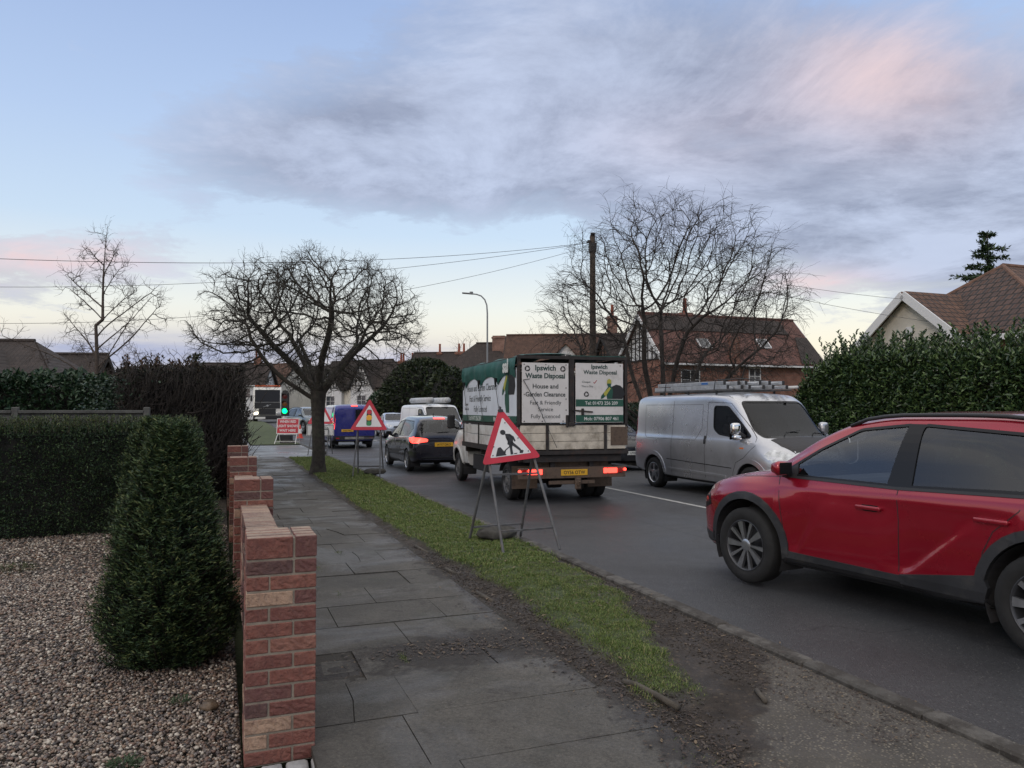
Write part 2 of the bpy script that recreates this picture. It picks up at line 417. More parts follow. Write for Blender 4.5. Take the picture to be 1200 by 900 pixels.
# asphalt
def _asph(h):
    c = h.ramp(h.noi(.5, 5), [(.3, (.036, .037, .040)), (.7, (.052, .053, .056))])
    st = h.vor(95); c = h.mix(h.ramp(h.noi(140, 3), [(.62, 0), (.72, .55)]), c, (.17, .17, .17))
    c = h.mix(h.math('MULTIPLY', h.ramp(h.vor(58, out=0), [(.22, .8), (.34, 0)]), h.ramp(h.vor(58, 'F1', 1), [(.70, 0), (.78, 1)])), c, (.17, .165, .155)); c = h.mix(1, c, h.ramp(h.noi(45, 5, .7), [(.3, .65), (.7, 1.3)]), 'MULTIPLY')
    c = h.mix(h.ramp(h.noi(3.2, 6), [(.55, 0), (.75, .35)]), c, (.025, .026, .03))
    sp = h.N.new('ShaderNodeSeparateXYZ'); h.L.new(h.t.outputs['Object'], sp.inputs[0])
    tt = h.math('ADD', h.math('MULTIPLY', sp.outputs[0], .935), h.math('MULTIPLY', sp.outputs[1], .355))
    gd = h.ramp(h.math('ADD', h.math('MULTIPLY', h.math('SUBTRACT', 3.86, tt), 2.4), h.math('MULTIPLY', h.math('SUBTRACT', h.noi(4, 8, .7), .5), 2.2)), [(.2, 0), (.8, .85)])
    c = h.mix(gd, c, h.ramp(h.noi(20, 6, .7), [(.3, (.018, .014, .011)), (.7, (.060, .050, .040))]))
    wa = h.N.new('ShaderNodeVectorMath'); wa.operation = 'ADD'; nv = h.N.new('ShaderNodeTexNoise'); nv.inputs['Scale'].default_value = 1.5; nv.inputs['Detail'].default_value = 6; h.L.new(h.t.outputs['Object'], nv.inputs['Vector']); h.L.new(nv.outputs[1], wa.inputs[0]); h.L.new(h.t.outputs['Object'], wa.inputs[1])
    ve = h.N.new('ShaderNodeTexVoronoi'); ve.feature = 'DISTANCE_TO_EDGE'; ve.inputs['Scale'].default_value = .42; h.L.new(wa.outputs[0], ve.inputs['Vector'])
    c = h.mix(h.math('MULTIPLY', h.ramp(ve.outputs[0], [(.0, .75), (.006, 0)]), h.ramp(h.noi(.45, 3), [(.45, 0), (.55, 1)])), c, (.012, .012, .013))
    c = h.mix(h.ramp(h.math('ABSOLUTE', h.math('SUBTRACT', tt, 6.05)), [(.012, .6), (.022, 0)]), c, (.018, .018, .02))
    h.L.new(c, h.b.inputs['Base Color'])
    r = h.ramp(h.noi(.33, 5, .6, .6), [(.38, .42), (.60, .70)]); h.L.new(r, h.b.inputs['Roughness'])
    n = h.bump(st, .0035); n = h.bump(h.noi(28, 5), .003, n); h.L.new(n, h.b.inputs['Normal'])
M_road = nmat('asphalt', _asph)
ss = np.concatenate([np.arange(-14, 40, .5), np.arange(40, 170, 2.0)])
grid_mesh('road', ss, np.linspace(T_KERB-.12, T_FAR+.05, 26), lambda s, t: G(s) + .05*(1-((t-7.9)/4.3)**2) - .05, M_road)

# ground sheet to the horizon
M_soil = nmat('soil', lambda h: (h.L.new(h.ramp(h.noi(.6), [(.3, (.035, .045, .022)), (.7, (.07, .085, .04))]), h.b.inputs['Base Color']), h.L.new(h.bump(h.noi(9), .03), h.b.inputs['Normal'])), .95)
gs = np.concatenate([[-500, -120, -40], np.arange(-20, 80, 4.0), [100, 150, 250, 600]]); gt = np.array([-500, -150, -60, -30, -14, -6, 0, 6, 14, 22, 40, 80, 200, 500.])
grid_mesh('ground', gs, gt, lambda s, t: G(s) - .16, M_soil)

# kerb stones, each 0.9 m
def _kerb(h):
    c = h.ramp(h.noi(2.5), [(.3, (.065, .060, .053)), (.7, (.12, .112, .10))]); g = h.N.new('ShaderNodeNewGeometry')
    c = h.mix(1, c, h.ramp(g.outputs['Random Per Island'], [(0, .75), (1, 1.1)]), 'MULTIPLY')
    c = h.mix(h.ramp(h.noi(6, 8), [(.42, 0), (.56, .9)]), c, (.032, .027, .022)); c = h.mix(h.ramp(h.noi(70), [(.6, 0), (.7, .5)]), c, (.24, .23, .2))
    h.L.new(c, h.b.inputs['Base Color']); h.L.new(h.bump(h.noi(60), .004), h.b.inputs['Normal'])
M_kerb = nmat('kerb_stone', _kerb)
def kerb(t, name, s0, s1, up=.075, w=.13):
    mb = MB(); s = s0; rnd = random.Random(3)
    while s < s1:
        L_ = .905; dz = rnd.uniform(-.006, .006); dt = rnd.uniform(-.008, .008)
        a = W(s+.004, t+dt, G(s)+dz); b = W(s+L_-.006, t+dt+rnd.uniform(-.006, .006), G(s+L_)+dz)
        mb.bar(a+Vector((0, 0, up-.12)), b+Vector((0, 0, up-.12)), w, .24, bev=.014); s += L_
    return tag(mb.build(name, M_kerb), kind='structure')
kerb(T_KERB-.065, 'kerb', -3.2, 62, .075)
kerb(T_FAR+.065, 'kerb', -3, 72, .09)
# footpaths on the far side (behind the vehicles)
grid_mesh('pavement', np.arange(-12, 120, 3.0), np.array([T_FAR+.13, 14.0]), lambda s, t: G(s)+.08, pm('tarmac_path', (.09, .09, .092), .8, var=.3, vs=2, bump=.004, bs=60))

# near path: slabs with open joints over a soil bed
grid_mesh('path_bed', np.arange(-3, 27.6, .5), np.array([.455, 1.2, 2.16]), lambda s, t: .050, pm('joint_soil', (.038, .034, .028), .95, bump=.006, bs=50))
def _slab(h):
    g = h.N.new('ShaderNodeNewGeometry')
    c = h.ramp(h.noi(1.6, 8, .65), [(.3, (.052, .048, .042)), (.68, (.098, .090, .077))])
    c = h.mix(1, c, h.ramp(g.outputs['Random Per Island'], [(0, .88), (1, 1.08)]), 'MULTIPLY')
    c = h.mix(1, c, h.ramp(h.noi(52, 6, .75), [(.32, .55), (.68, 1.4)]), 'MULTIPLY'); c = h.mix(h.ramp(h.noi(150, 3), [(.60, 0), (.70, .5)]), c, (.24, .23, .2))
    c = h.mix(h.ramp(h.noi(4.5, 8, .7), [(.52, 0), (.72, .7)]), c, (.038, .040, .034))
    c = h.mix(h.ramp(h.noi(1.1, 5), [(.60, 0), (.78, .35)]), c, (.05, .062, .03))
    sp = h.N.new('ShaderNodeSeparateXYZ'); h.L.new(h.t.outputs['Object'], sp.inputs[0])
    tt = h.math('ADD', h.math('MULTIPLY', sp.outputs[0], .935), h.math('MULTIPLY', sp.outputs[1], .355)); st = h.math('ADD', h.math('MULTIPLY', sp.outputs[0], -.355), h.math('MULTIPLY', sp.outputs[1], .935))
    nn_ = h.math('SUBTRACT', h.noi(3.2, 8, .68), .5); edge = h.math('ADD', h.math('MULTIPLY', h.math('SUBTRACT', tt, 1.90), 3.4), h.math('MULTIPLY', nn_, 3.6))
    gx = h.math('DIVIDE', h.math('SUBTRACT', st, 5.12), .30); gy = h.math('DIVIDE', h.math('SUBTRACT', tt, 1.62), .62); g2 = h.math('MULTIPLY', h.math('EXPONENT', h.math('MULTIPLY', h.math('ADD', h.math('MULTIPLY', gx, gx), h.math('MULTIPLY', gy, gy)), -1)), 1.15)
    g2 = h.math('ADD', g2, h.math('MULTIPLY', h.math('SUBTRACT', h.noi(7, 9, .75), .5), 2.0)); dm = h.math('MAXIMUM', edge, h.math('SUBTRACT', g2, -.24)); dm = h.ramp(dm, [(.34, 0), (.60, .93)])
    wl_ = h.ramp(h.math('ADD', h.math('MULTIPLY', h.math('SUBTRACT', .62, tt), 4), h.math('MULTIPLY', nn_, 3)), [(.3, 0), (.9, .6)])
    c = h.mix(h.math('MAXIMUM', dm, wl_), c, h.ramp(h.noi(22, 7, .7), [(.3, (.016, .013, .011)), (.7, (.040, .033, .027))]))
    c = h.mix(h.math('MULTIPLY', h.ramp(h.noi(130, 2), [(.56, 0), (.64, .7)]), .6), c, (.03, .03, .028))
    h.L.new(c, h.b.inputs['Base Color'])
    r = h.ramp(h.noi(.8, 6, .6, .8), [(.40, .42), (.52, .80)]); h.L.new(r, h.b.inputs['Roughness'])
    n = h.bump(h.noi(75, 6, .7), .006); n = h.bump(h.noi(5, 4), .010, n); h.L.new(n, h.b.inputs['Normal'])
M_slab = nmat('paving_slab', _slab)
mb = MB(); rnd = random.Random(11); s = -2.6; row = 0
while s < 27.3:
    cuts = [.43, .43+.83+rnd.uniform(-.02, .02), 2.1] if row % 2 else [.43, .43+.42, .43+1.27, 2.1]
    if s < 4.2: cuts = [.43, 1.0+rnd.uniform(-.08, .08), 2.1+.1*(s < 3.5)]
    for a, b in zip(cuts[:-1], cuts[1:]):
        if 4.6 < s+.3 < 5.25 and a < .5: continue          # the broken corner
        z = .06 + rnd.uniform(-.003, .004); p = .001+rnd.uniform(0, .003)
        q = [(s+p, a+p), (s+.61-p, a+p), (s+.61-p, b-p), (s+p, b-p)]
        if rnd.random() < .12 and b-a > .5:                 # cracked slab: two pieces along a ragged line
            k = rnd.uniform(.3, .7); m1 = (s+p, a+(b-a)*k); m2 = (s+.61-p, a+(b-a)*(k+rnd.uniform(-.2, .2)))
            polys = [[q[0], q[1], (m2[0], m2[1]-.003), ((m1[0]+m2[0])/2, (m1[1]+m2[1])/2+.02-.003), (m1[0], m1[1]-.003)], [(m1[0], m1[1]+.003), ((m1[0]+m2[0])/2, (m1[1]+m2[1])/2+.02+.003), (m2[0], m2[1]+.003), q[2], q[3]]]
        else: polys = [q]
        for P in polys:
            tilt = [rnd.uniform(-.003, .003) for _ in P]; zz = rnd.uniform(-.003, .002)
            top = [mb.bm.verts.new(W(c[0], c[1], z+zz+dz)) for c, dz in zip(P, tilt)]; bot = [mb.bm.verts.new(W(c[0], c[1], z-.04)) for c in P]
            mb.bm.faces.new(top)
            for i in range(len(P)): mb.bm.faces.new((top[i], bot[i], bot[(i+1) % len(P)], top[(i+1) % len(P)]))
    s += .61; row += 1
# small old blocks at the broken corner
for (a, b, c, d) in [(4.92, .62, .26, .20), (4.66, .50, .16, .26), (4.64, .78, .16, .26), (4.9, .88, .28, .26)]:
    z = .052
    P = [(a, b), (a+c, b+.01), (a+c-.01, b+d), (a+.01, b+d-.01)]; top = [mb.bm.verts.new(W(*q, z)) for q in P]; bot = [mb.bm.verts.new(W(*q, 0)) for q in P]; mb.bm.faces.new(top)
    for i in range(4): mb.bm.faces.new((top[i], bot[i], bot[(i+1) % 4], top[(i+1) % 4]))
tag(mb.build('path', M_slab), kind='structure')

# driveway crossings: tarmac apron past the verge, and the pebbled concrete one beside the camera
grid_mesh('driveway', np.arange(27.4, 37.1, .6), np.linspace(-6, T_KERB-.14, 8), lambda s, t: .058, pm('apron_tarmac', (.12, .12, .12), .42, var=.3, vs=1.2, bump=.004, bs=60, rvar=.2))
grid_mesh('path', np.arange(37, 75, 2.), np.array([-.4, .5, 1.3]), lambda s, t: G(s)+.062, pm('far_path', (.13, .13, .13), .6, var=.2, vs=1.2))

# verge: mud and turf. GM gives how grassy a point is
def GM(s, t):
    """1 = full turf, 0 = bare"""
    e = .13*fbm(s, t, 1.6, 2.0) + .09*fbm(s, t, 6, 5.0)
    left = float(np.interp(s, [3.6, 5, 6.5, 8, 10.5, 14], [2.22, 2.36, 2.42, 2.28, 2.20, 2.16])); right = float(np.interp(s, [3.6, 4.4, 5.2, 6.2, 7.2, 12], [2.58, 2.84, 3.14, 3.42, 3.49, 3.53]))
    a = min((t-left+e)/.16, (right-t+e)/.18)
    b = (s - 3.72 + 1.5*e)/.35
    c = (27.0 - s)/.4
    return max(0, min(1, min(a, b, c)))
def CM(s, t):
    """1 = bare pebbled concrete of the crossing"""
    ed = float(np.interp(t, [2.1, 2.4, 2.9, 3.55], [2.6, 3.0, 3.65, 4.5])); return max(0, min(1, (ed-s+.35*fbm(s, t, 1.6, 3.))/.7+.5))
def verge_z(s, t):
    g = GM(s, t); z = .062 + .035*g + .012*fbm(s, t, 4, 9.) + (1-g)*(.012*fbm(s, t, 14, 3.) + .006*fbm(s, t, 40, 4.))
    z -= .004*CM(s, t)
    edge = min(t-T_PATH, T_KERB-.13-t); return z - .02*max(0, 1-edge/.12)
def _turf(h):
    m = h.attr('mask')
    mud = h.ramp(h.noi(9, 8, .68), [(.3, (.014, .010, .007)), (.55, (.034, .025, .018)), (.75, (.062, .047, .034))])
    mud = h.mix(h.ramp(h.vor(48, 'F1', 1), [(.80, 0), (.9, .7)]), mud, (.10, .075, .05))
    c = h.ramp(h.noi(2.2), [(.3, (.060, .053, .045)), (.7, (.105, .094, .080))])
    v = h.vor(58, 'F1', 1); d = h.vor(58)
    peb = h.ramp(v, [(0, (.05, .045, .04)), (.35, (.14, .12, .09)), (.6, (.24, .21, .16)), (.85, (.09, .085, .08)), (1, (.36, .32, .26))])
    k = h.math('MULTIPLY', h.ramp(d, [(.30, 1), (.42, 0)]), h.ramp(v, [(.25, 0), (.35, 1)])); k = h.math('MULTIPLY', k, h.ramp(h.noi(3.3, 5), [(.35, .3), (.55, 1)]))
    conc = h.mix(k, c, peb)
    mk = h.math('ADD', h.attr('conc'), h.math('MULTIPLY', h.math('SUBTRACT', h.noi(6, 8, .7), .5), 1.2)); mk = h.ramp(mk, [(.42, 0), (.60, 1)])
    mud = h.mix(mk, mud, conc)
    gr = h.ramp(h.noi(5, 6), [(.3, (.028, .040, .012)), (.7, (.055, .075, .020))])
    c = h.mix(m, mud, gr); h.L.new(c, h.b.inputs['Base Color'])
    n = h.bump(h.noi(34, 8, .7), .016); n = h.bump(h.math('MULTIPLY', h.math('MULTIPLY', d, mk), -1), .006, n); h.L.new(n, h.b.inputs['Normal']); h.L.new(h.ramp(h.noi(3), [(.4, .6), (.6, .95)]), h.b.inputs['Roughness'])
M_turf = nmat('turf_and_mud', _turf)
vt = np.linspace(T_PATH-.02, T_KERB-.12, 42); vs_ = np.concatenate([np.arange(-3.2, 2.4, .15), np.arange(2.4, 12, .045), np.arange(12, 27.5, .15)])
vg = grid_mesh('verge', vs_, vt, verge_z, M_turf, attr=GM)
at_ = vg.data.attributes.new('conc', 'FLOAT', 'POINT'); at_.data.foreach_set('value', np.array([[CM(a, b) for b in vt] for a in vs_], dtype=np.float32).ravel())
# verges further on
M_far_turf = pm('far_turf', (.055, .072, .024), .9, var=.3, vs=3, bump=.01, bs=25)
grid_mesh('grass_strip', np.concatenate([np.arange(37.1, 75, 1.5)]), np.array([1.35, 2.0, 3.0, T_KERB-.14]), lambda s, t: G(s)+.09, M_far_turf)
grid_mesh('grass_strip', np.arange(37.1, 75, 1.5), np.array([-9, -3, -.45]), lambda s, t: G(s)+.09, M_far_turf)
grid_mesh('grass_strip', np.arange(-12, 120, 3.), np.array([14.05, 16, 24, 60]), lambda s, t: G(s)+.05, M_far_turf)

# white centre dashes and the give-way slot, worn paint 4 mm up
M_line = pm('road_paint', (.42, .42, .40), .6, var=.12, vs=9, dirt=((.08, .08, .085), 26, .50, .66), bump=.002, bs=90)
def stripe(s0, s1, t, w=.11):
    ss_ = np.linspace(s0, s1, 6); v = []; f = []
    for i, s in enumerate(ss_):
        for dt in (-w/2, w/2): v.append(W(s, t+dt, G(s)+.05*(1-((t+dt-7.9)/4.3)**2)-.05+.004))
    for i in range(5): f += [2*i, 2*i+1, 2*i+3, 2*i+2]
    o = npmesh('road_marking', [tuple(p) for p in v], f, 4, M_line); tag(o, kind='structure')
s = 11.1-6*2
while s < 70:
    stripe(s, s+4, 7.88); s += 6.0

# ------------------------------------------------------------------ gravel garden
def tri_ico():
    bm = bmesh.new(); bmesh.ops.create_icosphere(bm, subdivisions=1, radius=1); v = np.array([p.co[:] for p in bm.verts]); f = np.array([[q.index for q in x.verts] for x in bm.faces]); bm.free(); return v, f
ICO_V, ICO_F = tri_ico()
rng = np.random.default_rng(5)
def rot_rand(n):
    q = rng.normal(size=(n, 4)); q /= np.linalg.norm(q, axis=1)[:, None]; w, x, y, z = q.T
    return np.stack([1-2*(y*y+z*z), 2*(x*y-z*w), 2*(x*z+y*w), 2*(x*y+z*w), 1-2*(x*x+z*z), 2*(y*z-x*w), 2*(x*z-y*w), 2*(y*z+x*w), 1-2*(x*x+y*y)], -1).reshape(n, 3, 3)
def pebbles(name, P, rad, m, flat=.6, kind=None):
    n = len(P); R = rot_rand(n); sc = np.stack([rad*rng.uniform(.8, 1.35, n), rad*rng.uniform(.7, 1.05, n), rad*rng.uniform(.5, .9, n)], -1)
    v = ICO_V[None]*sc[:, None, :]*rng.uniform(.86, 1.12, (n, 12, 1)); v = np.einsum('nij,nkj->nki', R, v); v[..., 2] *= flat; v += P[:, None, :]
    f = ICO_F[None] + (np.arange(n)*12)[:, None, None]
    o = npmesh(name, v.reshape(-1, 3), f.ravel(), 3, m, smooth=True)
    if kind: tag(o, kind=kind)
    return o
PEB = [(.13, .105, .09), (.23, .175, .135), (.06, .054, .052), (.34, .285, .23), (.16, .14, .13), (.20, .135, .095), (.50, .45, .38), (.095, .075, .068), (.27, .22, .18), (.16, .105, .082)]
M_peb = pm('pebble', (.2, .17, .14), .55, islcols=PEB*2, isl=.22, spec=.4)
# garden: left of the wall, up to the yew hedge
HA, HB = Vector((-9.2, 8.9, 0)), Vector((-4.55, 11.1, 0))       # line of the yew hedge front
def in_garden(x, y):
    s, t = ST(x, y); hedge = HA.y + (x-HA.x)*(HB.y-HA.y)/(HB.x-HA.x)
    return t < .12 and y < hedge+.3 and x > -10
def _gb(h):
    v = h.vor(55, 'F1', 1); d = h.vor(55)
    c = h.ramp(v, [(0, (.04, .035, .03)), (.3, (.10, .085, .07)), (.5, (.17, .135, .10)), (.7, (.08, .07, .065)), (.85, (.24, .21, .17)), (1, (.13, .11, .10))], 'CONSTANT')
    c = h.mix(1, c, h.ramp(d, [(.2, 1), (.75, .25)]), 'MULTIPLY'); h.L.new(c, h.b.inputs['Base Color'])
    h.L.new(h.bump(h.math('MULTIPLY', d, -1), .012), h.b.inputs['Normal'])
v = [tuple(W(-1, .12, -.02)), tuple(W(16, .12, -.02)), (-12, 14, -.02), (-12, -1, -.02)]
tag(npmesh('gravel_bed', v, [0, 1, 2, 3], 4, nmat('gravel_bed', _gb, .8)), kind='structure')
grid_mesh('driveway', np.arange(-3.2, 3.75, .35), np.array([.125, .42]), lambda s, t: .02, pm('drive_tarmac', (.07, .07, .07), .85, var=.3, vs=3, bump=.004, bs=60))
pts = []
for (y0, y1, dens, r0, r1) in ((2.4, 5.2, 5000, .006, .0145), (5.2, 8.0, 2700, .0075, .0155), (8.0, 12.0, 1000, .011, .019)):
    xa, xb = -.80*y1-.5, -.6; n = int((xb-xa)*(y1-y0)*dens); x = rng.uniform(xa, xb, n); y = rng.uniform(y0, y1, n)
    s_ = UX*x+UY*y; t_ = UY*x-UX*y; hed = HA.y + (x-HA.x)*(HB.y-HA.y)/(HB.x-HA.x)
    ok = (t_ < .11) & (y < hed+.25) & (x > -.72*y-.25); x, y = x[ok], y[ok]; n = len(x)
    z = rng.uniform(-.012, .008, n) + .012*np.sin(x*2.3)*np.cos(y*1.9); pts.append((np.stack([x, y, z], -1), rng.uniform(r0, r1, n)**1.0))
pebbles('gravel', np.concatenate([p for p, r in pts]), np.concatenate([r for p, r in pts]), M_peb, .75, 'stuff')
# ------------------------------------------------------------------ grass blades on the verge
def blades(name, P, L_, wid, m, lean=.5, kind='stuff', segs=2):
    n = len(P); a = rng.uniform(0, 2*pi, n); b = rng.uniform(0, 2*pi, n); ln = rng.uniform(.1, 1, n)*lean
    side = np.stack([np.cos(a), np.sin(a), np.zeros(n)], -1)*(wid[:, None]/2); d = np.stack([np.cos(b)*ln, np.sin(b)*ln, np.ones(n)], -1); d /= np.linalg.norm(d, axis=1)[:, None]
    mid = P + d*(L_*.55)[:, None]; d2 = d.copy(); d2[:, 2] *= .45; d2[:, :2] *= 1.9; tip = mid + d2*(L_*.45)[:, None]
    v = np.stack([P-side, P+side, mid+side*.75, mid-side*.75, tip+side*.1, tip-side*.1], 1); k = (np.arange(n)*6)[:, None]
    f = np.concatenate([k+np.array([[0, 1, 2, 3]]), k+np.array([[3, 2, 4, 5]])], 1)
    return tag(npmesh(name, v.reshape(-1, 3), f.ravel(), 4, m), kind=kind)
M_blade = pm('grass_blade', (.09, .14, .03), .55, islcols=[(.075, .115, .022), (.12, .18, .04), (.09, .14, .028), (.15, .20, .055), (.105, .155, .034), (.20, .19, .08)], isl=.3, spec=.3)
P = []; Lb = []; Wb = []
rr = random.Random(2)
for (s0, s1, dn, l0, l1, w) in ((3.3, 7.5, 17000, .012, .034, .0036), (7.5, 13, 9000, .015, .038, .006), (13, 27.3, 3400, .022, .045, .011)):
    n = int((s1-s0)*(T_KERB-T_PATH)*dn)
    for _ in range(n):
        s = rr.uniform(s0, s1); t = rr.uniform(T_PATH+.05, T_KERB-.15)
        g = GM(s, t)
        if rr.random() > g*1.05-.05: continue
        c = 1+.9*nz(s, t, 7, 3.)
        if g > .8 and nz(s, t, 3.1, 8.) > .36 and rr.random() < .6: continue
        P.append(W(s, t, .095 if s > 7.5 else verge_z(s, t)-.004)); Lb.append(rr.uniform(l0, l1)*max(.5, c)*(1.25 if g < .6 else 1)); Wb.append(w)
# tufts escaping along the kerb and the slab joints
for (s, t, n, r) in [(5.05, 1.15, 260, .05), (8.2, .95, 160, .12), (9.0, 1.3, 120, .10), (7.0, 1.0, 90, .08), (3.0, 2.16, 200, .2)]:
    for _ in range(n):
        P.append(W(s+rr.gauss(0, r), t+rr.gauss(0, r*.25), .055)); Lb.append(rr.uniform(.008, .025)); Wb.append(.003)
blades('grass', np.array([tuple(p) for p in P]), np.array(Lb), np.array(Wb), M_blade, lean=1.0)
# ------------------------------------------------------------------ fallen leaves and litter
def litter(name, pts, sizes, m):
    n = len(pts); R = rot_rand(n); up = rng.uniform(-.35, .35, (n, 2)); v = np.array([[-1, 0, 0], [-.35, .42, .12], [.45, .36, .1], [1, 0, .05], [.4, -.4, .14], [-.4, -.38, .1]])
    a = rng.uniform(0, 2*pi, n); ca, sa = np.cos(a), np.sin(a)
    V = np.repeat(v[None], n, 0)*np.asarray(sizes)[:, None, None]; V[:, :, 2] *= rng.uniform(-.4, 1.8, n)[:, None]
    x = V[..., 0]*ca[:, None]-V[..., 1]*sa[:, None]; y = V[..., 0]*sa[:, None]+V[..., 1]*ca[:, None]; z = V[..., 2] + up[:, :1]*V[..., 0] + .004
    V = np.stack([x, y, z], -1)+np.asarray(pts)[:, None, :]; k = (np.arange(n)*6)[:, None]
    f = np.concatenate([k+np.array([[0, 1, 2, 3]]), k+np.array([[0, 3, 4, 5]])], 1)
    return tag(npmesh(name, V.reshape(-1, 3), f.ravel(), 4, m), kind='stuff')
M_leafl = pm('dead_leaf', (.1, .06, .03), .6, islcols=[(.030, .019, .013), (.045, .027, .018), (.07, .042, .025), (.024, .018, .015), (.055, .04, .028), (.13, .09, .05), (.038, .025, .018)], isl=.3)
P = []; S_ = []
for _ in range(11000):
    s = 2.8+rr.random()**1.5*20; t = T_PATH + rr.gauss(.09, .13)+.05*sin(s*2.1); P.append(W(s, t, .066+max(0, GM(s, t))*.03)); S_.append(rr.uniform(.003, .009) if rr.random() < .85 else rr.uniform(.01, .02))
for _ in range(700):
    s = rr.uniform(3, 12); t = rr.uniform(.45, 2.1); P.append(W(s, t, .062)); S_.append(rr.uniform(.003, .007))
for _ in range(2200):
    s = 5.15+rr.gauss(0, .13)+.0; t = 1.62+rr.gauss(0, .36); P.append(W(s, t, .063)); S_.append(rr.uniform(.003, .008) if rr.random() < .9 else rr.uniform(.01, .022))
for _ in range(700):
    s = rr.uniform(4.6, 5.2); t = rr.uniform(.45, .95); P.append(W(s, t, .045)); S_.append(rr.uniform(.006, .018))
for _ in range(4200):
    s = rr.uniform(2.9, 7.5); t = rr.uniform(3.0, 3.6); P.append(W(s, t, verge_z(s, t)+.002)); S_.append(rr.uniform(.004, .012))
for _ in range(1800):
    s = rr.uniform(2, 14); t = T_KERB+abs(rr.gauss(0, .09)); P.append(W(s, t, -.038+.002)); S_.append(rr.uniform(.004, .014))
for _ in range(420):
    s = rr.uniform(4, 14); t = rr.uniform(2.3, 3.5); P.append(W(s, t, .11)); S_.append(rr.uniform(.010, .024))
litter('fallen_leaves', [tuple(p) for p in P], S_, M_leafl)
# loose mud crumbs
P = []; S_ = []
for _ in range(9000):
    s = 2.6+rr.random()*6; t = rr.choice((rr.gauss(T_PATH+.18, .14), rr.uniform(2.9, 3.6)))
    if GM(s, t) > .5 or t < T_PATH-.1 or t > T_KERB-.12: continue
    if CM(s, t) > .4: continue
    P.append(tuple(W(s, t, verge_z(s, t)))); S_.append(rr.uniform(.003, .012))
pebbles('mud_crumbs', np.array(P), np.array(S_), pm('mud_crumb', (.035, .028, .022), .9, isl=.5), .8, 'stuff')
# dirt washed over the slabs
def mud_patch(cs, ct, rs, rt, seed, z=.0655):
    mb = MB(); n = 46; ring = []
    for i in range(n):
        a = 2*pi*i/n; k = 1+.55*fbm(cos(a), sin(a), 1.6, seed, 4)+.25*fbm(cos(a), sin(a), 6, seed, 2); ring.append(mb.bm.verts.new(W(cs+rs*k*cos(a), ct+rt*k*sin(a), z)))
    c = mb.bm.verts.new(W(cs, ct, z+.003))
    for i in range(n): mb.bm.faces.new((c, ring[i], ring[(i+1) % n]))
    tag(mb.build('mud_patch', pm('wet_mud', (.026, .022, .019), .75, var=.5, vs=12, bump=.012, bs=35)), kind='structure')
mud_patch(5.0, .72, .17, .2, 5., .05)
# ================================================================== BRICK WALL
BR = [(.19, .066, .05), (.22, .082, .06), (.16, .055, .045), (.25, .11, .08), (.13, .052, .048), (.20, .072, .054), (.09, .048, .047), (.40, .27, .19), (.23, .10, .072), (.17, .06, .048)]
def _brick(h):
    g = h.N.new('ShaderNodeNewGeometry'); n = len(BR)
    c = h.ramp(g.outputs['Random Per Island'], [(i/n, b) for i, b in enumerate(BR)], 'CONSTANT')
    c = h.mix(h.ramp(h.noi(26, 7, .7), [(.40, 0), (.75, .22)]), c, (.40, .26, .2)); c = h.mix(h.ramp(h.noi(7, 7, .7), [(.35, .5), (.55, 0)]), c, (.10, .04, .035))
    c = h.mix(h.ramp(h.noi(3, 6, .7), [(.60, 0), (.72, .5)]), c, (.07, .055, .045))
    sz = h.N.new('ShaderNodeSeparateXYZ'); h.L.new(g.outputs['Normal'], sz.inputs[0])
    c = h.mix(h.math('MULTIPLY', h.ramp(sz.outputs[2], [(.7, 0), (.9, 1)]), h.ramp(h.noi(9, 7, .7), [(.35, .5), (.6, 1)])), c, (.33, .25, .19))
    c = h.mix(h.ramp(h.noi(45, 8, .75), [(.30, .75), (.48, 0)]), c, (.075, .035, .03)); c = h.mix(h.ramp(h.noi(1.4, 3), [(.62, 0), (.66, .0)]), c, (.4, .4, .4))
    h.L.new(c, h.b.inputs['Base Color'])
    wv = h.N.new('ShaderNodeTexWave'); wv.inputs['Scale'].default_value = 9; wv.inputs['Distortion'].default_value = 14; wv.inputs['Detail'].default_value = 4; wv.bands_direction = 'DIAGONAL'; h.L.new(h.t.outputs['Object'], wv.inputs['Vector'])
    n0 = h.bump(wv.outputs[1], .0035)
    nn = h.bump(h.noi(60, 7), .006, n0); nn = h.bump(h.noi(300, 2), .0006, nn); h.L.new(nn, h.b.inputs['Normal'])
M_brick = nmat('brick', _brick, .82)
M_mort = pm('mortar', (.24, .205, .165), .95, var=.25, vs=12, bump=.003, bs=90)
